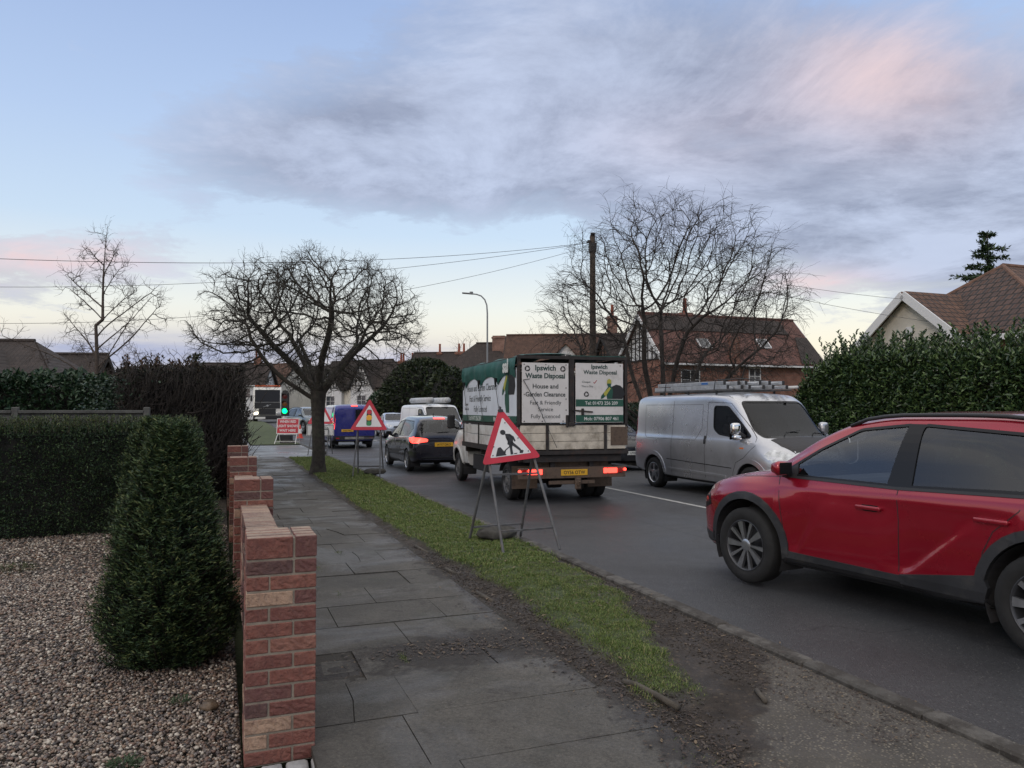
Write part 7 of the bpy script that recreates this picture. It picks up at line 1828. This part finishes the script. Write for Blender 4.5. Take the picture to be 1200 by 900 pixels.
# 4 cone(s)
def cone(px, Y, label, h=.76):
    gz = G(Y+3); r = thing('traffic_cone', (PX(px, Y).x, Y, gz+.0), .3, label, 'traffic cone'); O = pm('cone_orange', (.60, .055, .03), .5)
    mb = MB(); mb.box((0, 0, .02), (.38, .38, .04), bev=.012); mb.build('base', O, r)
    mb = MB(); mb.lathe([(.15, .04), (.10, .27), ], 20); mb.lathe([(.062, .52), (.03, h-.01), (.02, h), (.001, h)], 20); mb.build('body', O, r, True)
    mb = MB(); mb.lathe([(.101, .27), (.0625, .52)], 20); mb.build('reflective_sleeve', pm('sleeve_white', (.70, .68, .66), .4), r, True)
cone(352, 43, 'orange and white traffic cone beside the red WAIT HERE board')
# 5 portable signal
Y = 40; r5 = thing('traffic_signal', (PX(334, Y).x, Y, .06), 0, 'portable traffic signal showing green behind the red WAIT HERE board', 'traffic light')
mb = MB(); mb.box((0, .05, 1.92), (.40, .16, 1.22), bev=.04, seg=2); mb.prism([(-.17, 2.5), (.17, 2.5), (.12, 2.62), (0, 2.66), (-.12, 2.62)], 'y', .0, .12); mb.build('head', M_black, r5)
for z, m, nm in ((2.33, pm('dark_red_lens', (.10, .012, .012), .3), 'red_lamp'), (1.95, pm('dark_amber_lens', (.20, .07, .015), .3), 'amber_lamp'), (1.57, pm('lit_green_lens', (.0, .4, .2), .3, emit=(.0, 1, .22), es=3.0), 'green_lamp')):
    mb = MB(); mb.lathe([(.135, -.035), (.10, -.05), (.001, -.055)], 20, (0, 0, z), 'y'); l = mb.build(nm, m, r5, True); mb = MB(); mb.lathe([(.15, -.03), (.15, -.16)], 16, (0, 0, z), 'y', radians(10), radians(170)); mb.build('hood', M_black, l)
mb = MB(); mb.tube([(0, .05, .2), (0, .05, 1.35)], .035, 8); mb.build('pole', M_white, r5); mb = MB(); mb.box((0, .05, .18), (.7, .5, .32), bev=.03); mb.build('battery_box', M_black, r5)
# ------------------------------------------------------------------ street lamp
p0 = PX(571, 42); r = thing('street_lamp', (p0.x, 42, .08), 0, 'tall grey street lamp with a curved arm over the road', 'street lamp')
m = pm('lamp_column_paint', (.23, .24, .25), .5, .3)
mb = MB(); mb.tube([(0, 0, 0), (0, 0, 1.2)], .085, 10); mb.tube([(0, 0, 1.2), (0, 0, 6.9), (-.03, 0, 7.35), (-.14, 0, 7.65), (-.34, 0, 7.86), (-.60, 0, 7.95), (-.85, 0, 7.98)], [.055, .045, .04, .04, .038, .036, .034], 10); mb.build('column', m, r, auto=40)
mb = MB(); mb.box((-1.08, 0, 8.0), (.62, .24, .07), Matrix.Rotation(.08, 3, 'Y'), bev=.03, seg=2); mb.box((-.88, 0, 8.06), (.20, .14, .08), bev=.03); mb.build('lantern', m, r, auto=50)
# telegraph pole
p0 = PX(695, 30); r = thing('telegraph_pole', (p0.x, 30, .0), 0, 'weathered wooden telegraph pole in front of the large multi-stemmed tree', 'telegraph pole')
mb = MB(); mb.tube([(0, 0, 0), (.0, 0, 4), (0, 0, 8.55)], [.15, .13, .105], 12); mb.build('pole', pm('pole_wood', (.085, .065, .05), .9, var=.3, vs=6, bump=.01, bs=20), r, auto=60)
mb = MB(); mb.box((-.10, -.02, 8.30), (.22, .10, .12), bev=.02); mb.box((.0, 0, 8.05), (.30, .30, .38), bev=.05, seg=2); mb.box((0, -.1, 8.58), (.18, .16, .10), bev=.03)
for a in np.linspace(0, 2*pi, 7)[:-1]: mb.tube([(.10*cos(a), .10*sin(a), 8.25), (.24*cos(a), .24*sin(a), 8.28)], .015, 6)
mb.build('pole_fittings', M_black, r)
mb = MB()
for k in range(9): mb.bar((-.2 if k % 2 else 0, 0, 3+.5*k), (.0 if k % 2 else .2, 0, 3+.5*k), .02)
mb.build('step_iron', M_steel, r)
top = Vector((p0.x, 30, 8.28)); M_wire = pm('black_cable', (.05, .05, .055), .6)
def wire(a, b, sag, label, r_=.008, n=26):
    a = Vector(a); b = Vector(b); pts = [a.lerp(b, i/n)-Vector((0, 0, 4*sag*(i/n)*(1-i/n))) for i in range(n+1)]
    if b.x < -10: pts += [b+(pts[-1]-pts[-2])*k+Vector((0, 0, .02*k)) for k in (6, 14, 24)]      # carries on towards the next pole
    mb = MB(); mb.tube(pts, r_, 5); o = mb.build('overhead_cable', M_wire, smooth=True); tag(o, label, 'cable', None)
wire(top, (PX(-60, 19).x, 19, ZAT(300, 19)), .42, 'upper overhead cable running from the telegraph pole out past the left edge')
wire(top, (PX(-60, 27).x, 27, ZAT(335, 27)), .55, 'lower overhead cable running from the telegraph pole out past the left edge', .008)
wire(top-Vector((0, 0, .12)), (PX(-60, 24).x, 24, ZAT(378, 24)), .9, 'lowest overhead cable running from the telegraph pole out past the left edge', .007)
wire(top, (PX(1072, 28.3).x, 28.3, 5.75), .30, 'upper overhead cable running right from the telegraph pole to the cream gable', .007)
wire(top-Vector((0, 0, .1)), (PX(1140, 27).x, 27, 4.6), .35, 'lower overhead cable running right from the telegraph pole to the brown tiled roof', .007)
# grey board fence behind the yew hedge
fr = thing('fence', (-6.95, 12.65, 0), atan2(.35, .9), 'grey wooden fence panels just showing above the yew hedge at left', 'fence'); M_fen = pm('grey_fence_wood', (.085, .085, .08), .9, var=.25, vs=8, bump=.006, bs=30)
for k in range(3):
    x = -3.9+k*1.9; mb = MB()
    for j in range(11): mb.box((x-.83+j*.166, 0+.006*(j % 2), .86+.005*(j % 3)), (.16, .02, 1.62))
    mb.box((x, -.03, 1.665), (1.8, .05, .05), bev=.006); mb.build('fence_panel', M_fen, fr); mb = MB(); mb.box((x+.95, 0, .87), (.10, .10, 1.74), bev=.01); mb.build('fence_post', M_fen, fr)
# stones and sticks
def rock(x, y, z, r, label, m, sq=.7, sd=1):
    bm = bmesh.new(); bmesh.ops.create_icosphere(bm, subdivisions=3, radius=1)
    for v in bm.verts: v.co *= (1+.35*noise.noise(v.co*1.3+Vector((sd, 0, 0)))); v.co = Vector((v.co.x*r, v.co.y*r*.85, v.co.z*r*sq))
    me = bpy.data.meshes.new('stone'); bm.to_mesh(me); bm.free(); o = link('stone', me, m, None, True); o.location = (x, y, z); tag(o, label, 'stone')
rock(-1.72, 4.42, .02, .05, 'large brown mottled stone in the gravel below the left side of the yew cone', pm('brown_flint', (.10, .07, .045), .5, var=.6, vs=14, bump=.004, bs=40), .7, 2)
rock(-1.28, 3.98, .012, .032, 'reddish stone in the gravel left of the nearest pillar', pm('red_flint', (.14, .06, .045), .5, var=.4, vs=14), .6, 5)
rock(-1.1, 4.12, .012, .036, 'dark blue-grey stone in the gravel near the nearest pillar', pm('blue_flint', (.035, .038, .045), .4, var=.3, vs=14), .6, 7)
M_stick = pm('old_edging', (.075, .065, .052), .9, var=.4, vs=9, bump=.006, bs=30)
def edging(pts, r, label, w=None):
    mb = MB(); mb.tube([W(*p) for p in pts], r, 8); o = mb.build('edging_strip', M_stick, smooth=True); tag(o, label, 'edging')
edging([(3.62, 2.34, .085), (3.8, 2.32, .09), (4.02, 2.30, .085), (4.12, 2.28, .07)], .018, 'broken grey edging strip poking out at the near end of the turf')
edging([(3.55, 2.86, .075), (3.72, 2.93, .073)], .014, 'short pale broken stone bar lying in the mud between turf and pebbled concrete')
for k, (s, L_) in enumerate(((6.25, .35), (7.4, .3), (8.6, .5))): edging([(s, T_PATH+.10+.02*k, .056), (s+L_, T_PATH+.07+.02*k, .060)], .02, ['nearest half-buried concrete edging piece between slabs and turf', 'middle half-buried concrete edging piece between slabs and turf', 'farthest half-buried concrete edging piece between slabs and turf'][k])
# ================================================================== HOUSES
T_brown = texmat('brown_tiles', 'tile', (.085, .042, .028), (.115, .058, .036), (.03, .016, .012), .17, .10, .008, .02)
T_browny = texmat('brown_tiles_side', 'tiley', (.07, .036, .028), (.105, .054, .038), (.012, .008, .007), .30, .30, .035, .09, rough=.8)
T_brown2 = texmat('brown_tiles_cross', 'tile', (.105, .052, .032), (.145, .072, .044), (.03, .016, .012), .30, .26, .03, .06)
T_dark = texmat('dark_tiles', 'tile', (.036, .026, .022), (.050, .035, .029), (.015, .011, .01), .17, .10, .008, .02)
T_red = texmat('red_tiles', 'tile', (.115, .050, .038), (.15, .066, .050), (.045, .022, .018), .17, .10, .008, .02)
B_red = texmat('red_brickwork', 'brick', (.23, .080, .052), (.29, .108, .07), (.25, .20, .16)); B_brn = texmat('brown_brickwork', 'brick', (.24, .11, .08), (.30, .15, .11), (.26, .22, .18))
R_cream = pm('cream_render', (.58, .55, .48), .9, var=.08, vs=1.5, bump=.004, bs=40); R_white = pm('white_render', (.60, .60, .60), .9, var=.06, vs=1.5, bump=.004, bs=40)
M_timb = pm('black_timber', (.022, .020, .019), .8, var=.3, vs=5); M_upvc = pm('white_upvc', (.66, .66, .66), .4); M_pane = pm('window_pane', (.03, .035, .042), .06, spec=.8); M_pot = pm('chimney_pot', (.30, .09, .055), .85, var=.2, vs=5); M_solar = pm('solar_panel', (.02, .022, .035), .12, coat=.6)
def roof_slab(mb, A, B, C, D, th=.10):
    """A,B lower edge, C,D upper edge"""
    A, B, C, D = map(Vector, (A, B, C, D)); n = (B-A).cross(D-A).normalized(); 
    if n.z < 0: n = -n
    top = [mb.bm.verts.new(p+n*th) for p in (A, B, C, D)]; bot = [mb.bm.verts.new(p) for p in (A, B, C, D)]
    mb.bm.faces.new(top); mb.bm.faces.new(bot[::-1])
    for i in range(4): mb.bm.faces.new((top[i], bot[i], bot[(i+1) % 4], top[(i+1) % 4]))
def window(root, x, y, z, w, h, face='y', nx=2, nz=2, sill=True, sgn=-1):
    """face y: window on a wall whose outward normal is sgn*y"""
    mb = MB(); t = .05
    def bx(cx, cz, ww, hh, d=0.0, th=.06):
        c = (x+cx, y+sgn*d, z+cz) if face == 'y' else (x+sgn*d, y+cx, z+cz); mb.box(c, (ww, th, hh) if face == 'y' else (th, ww, hh))
    bx(0, h/2-t/2, w, t); bx(0, -h/2+t/2, w, t); bx(-w/2+t/2, 0, t, h-2*t); bx(w/2-t/2, 0, t, h-2*t)
    for i in range(1, nx): bx(-w/2+w*i/nx, 0, .04, h-2*t, 0, .05)
    for j in range(1, nz): bx(0, -h/2+h*j/nz, w-2*t, .03, .004, .045)
    if sill: bx(0, -h/2-.04, w+.12, .07, .03, .12)
    f = mb.build('window', M_upvc, root); mb = MB(); bx(0, 0, w-.06, h-.06, -.0, .02); mb.build('pane', M_pane, f); return f
def chimney(root, x, y, z0, z1, w=.9, d=.5, pots=2, m=None):
    mb = MB(); mb.box((x, y, (z0+z1)/2), (w, d, z1-z0)); mb.box((x, y, z1-.10), (w+.12, d+.12, .14)); mb.box((x, y, z1+.04), (w-.05, d-.05, .08)); c = mb.build('chimney', m or B_red, root)
    for i in range(pots): mb = MB(); px_ = x+(i-(pots-1)/2)*w/max(pots, 1)*.9; mb.lathe([(.13, z1+.05), (.11, z1+.85), (.14, z1+.92), (.10, z1+.95), (.10, z1+.5)], 10, (px_, y, 0)); mb.build('chimney_pot', M_pot, c, True)
def timber_gable(root, x, y, z0, half, z1, face='y', sgn=-1, step=.45, t=.10, wall=None, brace=True):
    """black timbers on a triangular gable of half width at z0 and apex z1"""
    mb = MB()
    def P(u, z, d=.03): return (x+u, y+sgn*d, z) if face == 'y' else (x+sgn*d, y+u, z)
    u = -half+step
    while u < half-.1:
        zt = z0+(z1-z0)*(1-abs(u)/half)-.1
        if zt > z0+.2: mb.bar(P(u, z0), P(u, zt), t, .05)
        u += step
    mb.bar(P(-half*.96, z0), P(half*.96, z0), t, .06); k = .5; mb.bar(P(-half*(1-k), z0+(z1-z0)*k, .034), P(half*(1-k), z0+(z1-z0)*k, .034), t, .05)
    mb.build('timber_framing', M_timb, root)
def gable_house(x, y, z, rz, L_, Wd, eave, ridge, wall, roof, label, over=.35, timber=(), chims=(), wins=(), crosses=(), dormers=(), name='house', base=0, gwall=None, hipl=0, hipr=0, barge=None):
    r = thing(name, (x, y, z), rz, label, 'house'); h = Wd/2; l = L_/2
    mb = MB(); mb.box((0, 0, (eave+base)/2), (L_, Wd, eave-base)); 
    if not hipl or not hipr:
        pts = [(-h, eave), (h, eave), (0, ridge)]; mb.prism(pts, 'x', -l+(hipl and .02), l-(hipr and l*1.2))
    mb.build('wall', wall, r)
    mb = MB(); sl = (ridge-eave)/h; e = eave-over*sl; lo = l+over
    for sy in (-1, 1): roof_slab(mb, (-lo, sy*(h+over), e), (lo, sy*(h+over), e), (lo-hipr*(1), 0, ridge), (-lo+hipl, 0, ridge))
    if hipl: A = Vector((-lo, -(h+over), e)); B = Vector((-lo, h+over, e)); C_ = Vector((-lo+hipl, 0, ridge)); roof_slab(mb, A, B, C_+Vector((0, .02, 0)), C_-Vector((0, .02, 0)))
    if hipr: A = Vector((lo, -(h+over), e)); B = Vector((lo, h+over, e)); C_ = Vector((lo-hipr, 0, ridge)); roof_slab(mb, A, B, C_+Vector((0, .02, 0)), C_-Vector((0, .02, 0)))
    rf = mb.build('roof', roof, r); mb = MB(); mb.tube([(-lo+hipl, 0, ridge+.12), (lo-hipr, 0, ridge+.12)], .10, 6); mb.build('ridge_tiles', roof, rf)
    for sy in (-1, 1): mb = MB(); mb.box((0, sy*(h+over+.03), e-.02), (2*lo, .10, .10)); mb.build('gutter', barge or M_upvc, r)
    for sx, hp in ((-1, hipl), (1, hipr)):
        if hp: continue
        for sy in (-1, 1): mb = MB(); mb.bar((sx*(lo+.03), sy*(h+over), e-.03), (sx*(lo+.03), 0, ridge-.03), .05, .22); mb.build('bargeboard', barge or M_timb, r)
    for t_ in timber:
        if t_ == 'l': timber_gable(r, -l, 0, eave, h, ridge, 'x', -1)
        if t_ == 'r': timber_gable(r, l, 0, eave, h, ridge, 'x', 1)
    for c in chims: chimney(r, *c)
    for w_ in wins: window(r, *w_)
    for (cx_, half, ev, rg_, dep, wl, rfm, tim, bg) in crosses:      # gable facing -y
        y0 = -h-dep; mb = MB(); mb.prism([(cx_-half, base), (cx_+half, base), (cx_+half, ev), (cx_, rg_), (cx_-half, ev)], 'y', y0, 0); mb.build('wall', wl, r)
        mb = MB(); sl2 = (rg_-ev)/half; o2 = .3
        for sx in (-1, 1): roof_slab(mb, (cx_+sx*(half+o2), y0-.3, ev-o2*sl2), (cx_+sx*(half+o2), 0, ev-o2*sl2), (cx_, 0, rg_), (cx_, y0-.3, rg_))
        mb.build('roof', rfm, r); mb = MB()
        for sx in (-1, 1): mb.bar((cx_+sx*(half+o2), y0-.33, ev-o2*sl2-.02), (cx_, y0-.33, rg_-.02), .06, .24)
        mb.build('bargeboard', bg, r)
        if tim: timber_gable(r, cx_, y0, ev, half, rg_, 'y', -1, step=.42)
    return r
# brick house with tiled roof and half-timbered end, across the road (ridge runs away from the road)
VZ = atan2(.355, .935)
c = W(37.6, 27.2); r6 = gable_house(c.x, c.y, 0, VZ, 10.2, 4.9, 4.45, 7.0, B_red, T_red, 'red brick house with red tiled roof and half-timbered end behind the large bare tree', over=.30,
    chims=((-1.7, .9, 5, 7.3, .9, .55, 1),), wins=((.6, -2.45, 3.55, .8, 1.0), (-3.6, -2.45, 3.3, 1.2, 1.1)), timber='l', barge=M_upvc)
mb = MB(); mb.prism([(-2.45, 4.45), (2.45, 4.45), (0, 7.0)], 'x', -5.13, -5.11); mb.build('gable_render', R_white, r6)
def roof_pt(u, k, off): return Vector((u, -(2.45+.30)*(1-k), (4.45-.30*1.041)+(7.0-4.45+.30*1.041)*k))+Vector((0, -.721, .693))*off
for (u0, u1, k0, k1, m, nm, of) in ((-5.3, 4.2, .66, .97, M_solar, 'slate_band', .12), (-2.6, -1.9, .30, .48, M_pane, 'skylight', .14), (1.5, 2.2, .34, .52, M_pane, 'skylight', .14)):
    mb = MB(); roof_slab(mb, roof_pt(u0, k0, of), roof_pt(u1, k0, of), roof_pt(u1, k1, of), roof_pt(u0, k1, of), .03)
    mm = T_dark if nm == 'slate_band' else m; o = mb.build(nm, mm, r6)
    if nm == 'skylight': mb = MB(); [mb.bar(a, b, .06, .06) for a, b in ((roof_pt(u0, k0, of+.02), roof_pt(u1, k0, of+.02)), (roof_pt(u0, k1, of+.02), roof_pt(u1, k1, of+.02)), (roof_pt(u0, k0, of+.02), roof_pt(u0, k1, of+.02)), (roof_pt(u1, k0, of+.02), roof_pt(u1, k1, of+.02)))]; mb.build('skylight_frame', M_upvc, o)
mb = MB(); roof_slab(mb, roof_pt(3.6, .02, .125), roof_pt(5.35, .02, .125), roof_pt(5.35, .60, .125), roof_pt(4.5, .60, .125), .04); mb.build('slate_band', T_dark, r6)
mb = MB(); mb.box((-.9, -2.62, 3.0), (.55, .34, 5.4)); mb.build('brick_pier', B_red, r6)
# brown-roofed house behind the truck
r5_ = gable_house(PX(664, 57).x, 57, 0, -.10, 8.3, 5.2, 4.7, 7.15, R_white, T_brown, 'white house with a long brown tiled roof, dormer and chimney, behind the waste truck', timber='l',
    chims=((3.4, .6, 6.4, 8.6, .75, .6, 1, B_brn),), crosses=((3.6, 1.55, 5.2, 7.0, .7, R_white, T_brown2, False, M_timb),), wins=((-2.6, -2.6, 3.4, 1.2, 1.2), (.2, -2.6, 3.4, 1.2, 1.2)))
mb = MB(); mb.prism([(-.75, 4.9), (.75, 4.9), (.75, 5.55), (0, 6.35), (-.75, 5.55)], 'y', -2.35, -.6); mb.build('dormer', R_white, r5_)
mb = MB()
for sx in (-1, 1): roof_slab(mb, (sx*.95, -2.6, 5.32), (sx*.95, -.4, 5.32), (0, -.4, 6.38), (0, -2.6, 6.38), .08)
mb.build('dormer_roof', T_brown2, r5_); window(r5_, 0, -2.36, 5.3, .9, .75, nx=2, nz=1)
gable_house(PX(741, 52).x, 52, 0, VZ, 4.0, 4.2, 4.2, 6.6, B_brn, T_dark, 'half-timbered gable end with dark roof just right of the brown-roofed house', timber='l', wins=((-2.0, -.6, 3.0, 1.0, 1.1, 'x', 2, 2, True, -1),))
# dark hipped roof left of it
gable_house(PX(568, 66).x, 66, .3, -.15, 7.2, 6.4, 4.2, 7.0, B_brn, T_dark, 'house with a dark hipped roof and stout brick chimney beside the street lamp', hipl=3.2, hipr=3.2, chims=((1.35, -.4, 6, 7.6, 1.1, .9, 0, B_brn),))
gable_house(PX(528, 82).x, 82, .5, -.2, 7.5, 5.5, 4.5, 7.2, B_brn, T_dark, 'distant roof with three red chimney pots above the clipped evergreens', chims=((1.2, 0, 6.6, 7.3, 1.2, .6, 2), (-1.2, 0, 6.6, 7.3, .5, .6, 1)))
# half-timbered pair far along the road
R33 = radians(-30)
def far_tudor(px, Y, label, L_=8.0, cr=((-1.9, 2.2, 4.2, 7.6),), tall=9.0, chim=True, roof=None):
    crs = tuple((c0, hf, e0, r0, .5, R_white, roof or T_dark, True, M_timb) for c0, hf, e0, r0 in cr)
    gable_house(PX(px, Y).x, Y, G(Y), R33, L_, 6.5, 4.0, tall, R_cream, roof or T_dark, label, crosses=crs, chims=((1.2, 0, tall-.5, tall+.22, .8, .7, 2), (2.9, 0, tall-.5, tall+.22, .8, .7, 2)) if chim else (), wins=((1.4, -3.27, 2.4, 1.2, 1.3), (-1.8, -3.78, 2.2, 1.4, 1.3), (-1.8, -3.80, 5.0, .9, 1.2, 'y', 2, 1, True, -1)), barge=M_timb)
far_tudor(462, 92, 'white half-timbered house with paired red chimney pots, left of the clipped evergreens', 8.4, ((-1.8, 1.7, 4.0, 6.9),), 6.7)
far_tudor(424, 98, 'half-timbered house with a steep dark roof partly behind the street tree', 9.5, ((-1.9, 1.9, 3.8, 6.1),), 7.3, False)
far_tudor(384, 112, 'pale far house seen through the branches of the street tree', 9.5, ((-1.9, 2.2, 4.0, 6.8),), 7.4, False)
far_tudor(322, 104, 'half-timbered house above the white lorry, left of the street tree', 7.5, ((-1.0, 2.0, 4.6, 6.9),), 7.2, False, T_brown2)
gable_house(PX(277, 96).x, 96, .5, .05, 8.0, 6, 4.4, 6.9, R_white, T_dark, 'far house with a brown roof just above the right end of the dark hedge', chims=((2.6, 0, 6.4, 7.6, .8, .6, 2),), wins=((-2, -3.0, 3.2, 1.2, 1.2), (2, -3.0, 3.2, 1.2, 1.2)))
# tv aerial
r = thing('tv_aerial', (PX(489, 90).x, 90, 5.5), 0, 'thin television aerial on the skyline above the clipped evergreens', 'aerial'); mb = MB(); mb.tube([(0, 0, 0), (0, 0, 3.2)], .03, 6); mb.tube([(-.7, 0, 3.0), (.7, 0, 3.05)], .02, 5)
for k in range(6): mb.tube([(-.6+.22*k, -.2, 3.02), (-.6+.22*k, .2, 3.02)], .012, 4)
mb.build('mast', M_steel, r)
# brick bungalow at far left
gable_house(-22.4, 33.5, 0, .12, 7.0, 6.0, 2.7, 4.6, B_brn, T_dark, 'brick bungalow with a dark tiled hipped roof at the far left edge', hipr=2.4, chims=(), crosses=((.55, 1.7, 2.5, 4.15, .8, B_brn, T_dark, False, M_timb),), barge=M_timb)
gable_house(-22.4, 38.2, 0, .1, 3.6, 3.6, 2.6, 4.35, B_brn, T_dark, 'small dark tiled roof just behind the brick bungalow, left of the slender tree', hipl=0)
# cream gabled house on the right
r7 = thing('house', W(21.4, 24.0, 0), RZ-pi/2, 'cream rendered house with white bargeboards and large brown tiled roofs behind the laurel hedge', 'house')
# local x = away from the road (t), local y = along the road (s)
def q(s, t, z): return Vector((t-24.0, s-21.4, z))
mb = MB(); mb.prism([(-2.3, 0), (2.3, 0), (2.3, 4.15), (0, 6.0), (-2.3, 4.15)], 'x', 0, 3.0); mb.build('wall', R_cream, r7)
mb = MB(); mb.box(((24.6-24.0+12-24.0+24.0)/2, 20.1-21.4, 2.05), (11.4, 7.6, 4.1)); mb.build('wall', B_brn, r7)
sl = 1.85/2.3; mb = MB()
for sg in (-1, 1): roof_slab(mb, (-.35, sg*2.75, 4.15-.45*sl), (3.4, sg*2.75, 4.15-.45*sl), (2.9, 0, 6.0), (-.35, 0, 6.0), .12)
mb.build('cross_roof', T_brown2, r7)
mb = MB()
for sg in (-1, 1): mb.bar((-.38, sg*2.78, 4.15-.50*sl), (-.38, 0, 6.0-.04), .06, .30)
mb.build('bargeboard', M_upvc, r7)
A1, A2, RG1, RG2 = q(24.4, 24.3, 4.2), q(15.9, 24.3, 4.2), q(20.7, 28.0, 7.1), q(20.7, 35, 7.1); B1_, B2_ = q(24.4, 38, 4.2), q(15.9, 38, 4.2)
mb = MB(); roof_slab(mb, A2, A1, RG1+Vector((0, .02, 0)), RG1-Vector((0, .02, 0)), .12); mb.build('main_roof', T_browny, r7)
mb = MB(); roof_slab(mb, A2, B2_, RG2, RG1, .12); roof_slab(mb, A1, B1_, RG2, RG1, .12); mb.build('side_roof', T_brown2, r7)
mb = MB(); mb.tube([RG1+Vector((0, 0, .12)), RG2+Vector((0, 0, .12))], .10, 8); mb.tube([RG1+Vector((0, 0, .10)), A2+Vector((0, 0, .12))], .09, 8); mb.tube([RG1+Vector((0, 0, .10)), A1+Vector((0, 0, .12))], .09, 8); mb.build('hip_tiles', pm('hip_tile', (.14, .075, .05), .85, var=.3, vs=6), r7)
mb = MB(); mb.box((.22, (15.9+19.0)/2-21.4, 4.10), (.14, 3.3, .16)); mb.box((.32, (15.9+19.0)/2-21.4, 4.22), (.10, 3.3, .06)); mb.build('fascia', M_upvc, r7)
window(r7, .58, 16.9-21.4, 3.2, 1.5, 1.5, 'x', 3, 2, True, -1); window(r7, .58, 18.6-21.4, 3.3, .55, 1.3, 'x', 1, 1, True, -1)
mb = MB(); mb.prism(round_poly([(-.17, 4.78), (.17, 4.78), (.15, 4.58), (0, 4.48), (-.15, 4.58)], .03), 'x', -.05, 0); mb.build('alarm_box', M_upvc, r7)
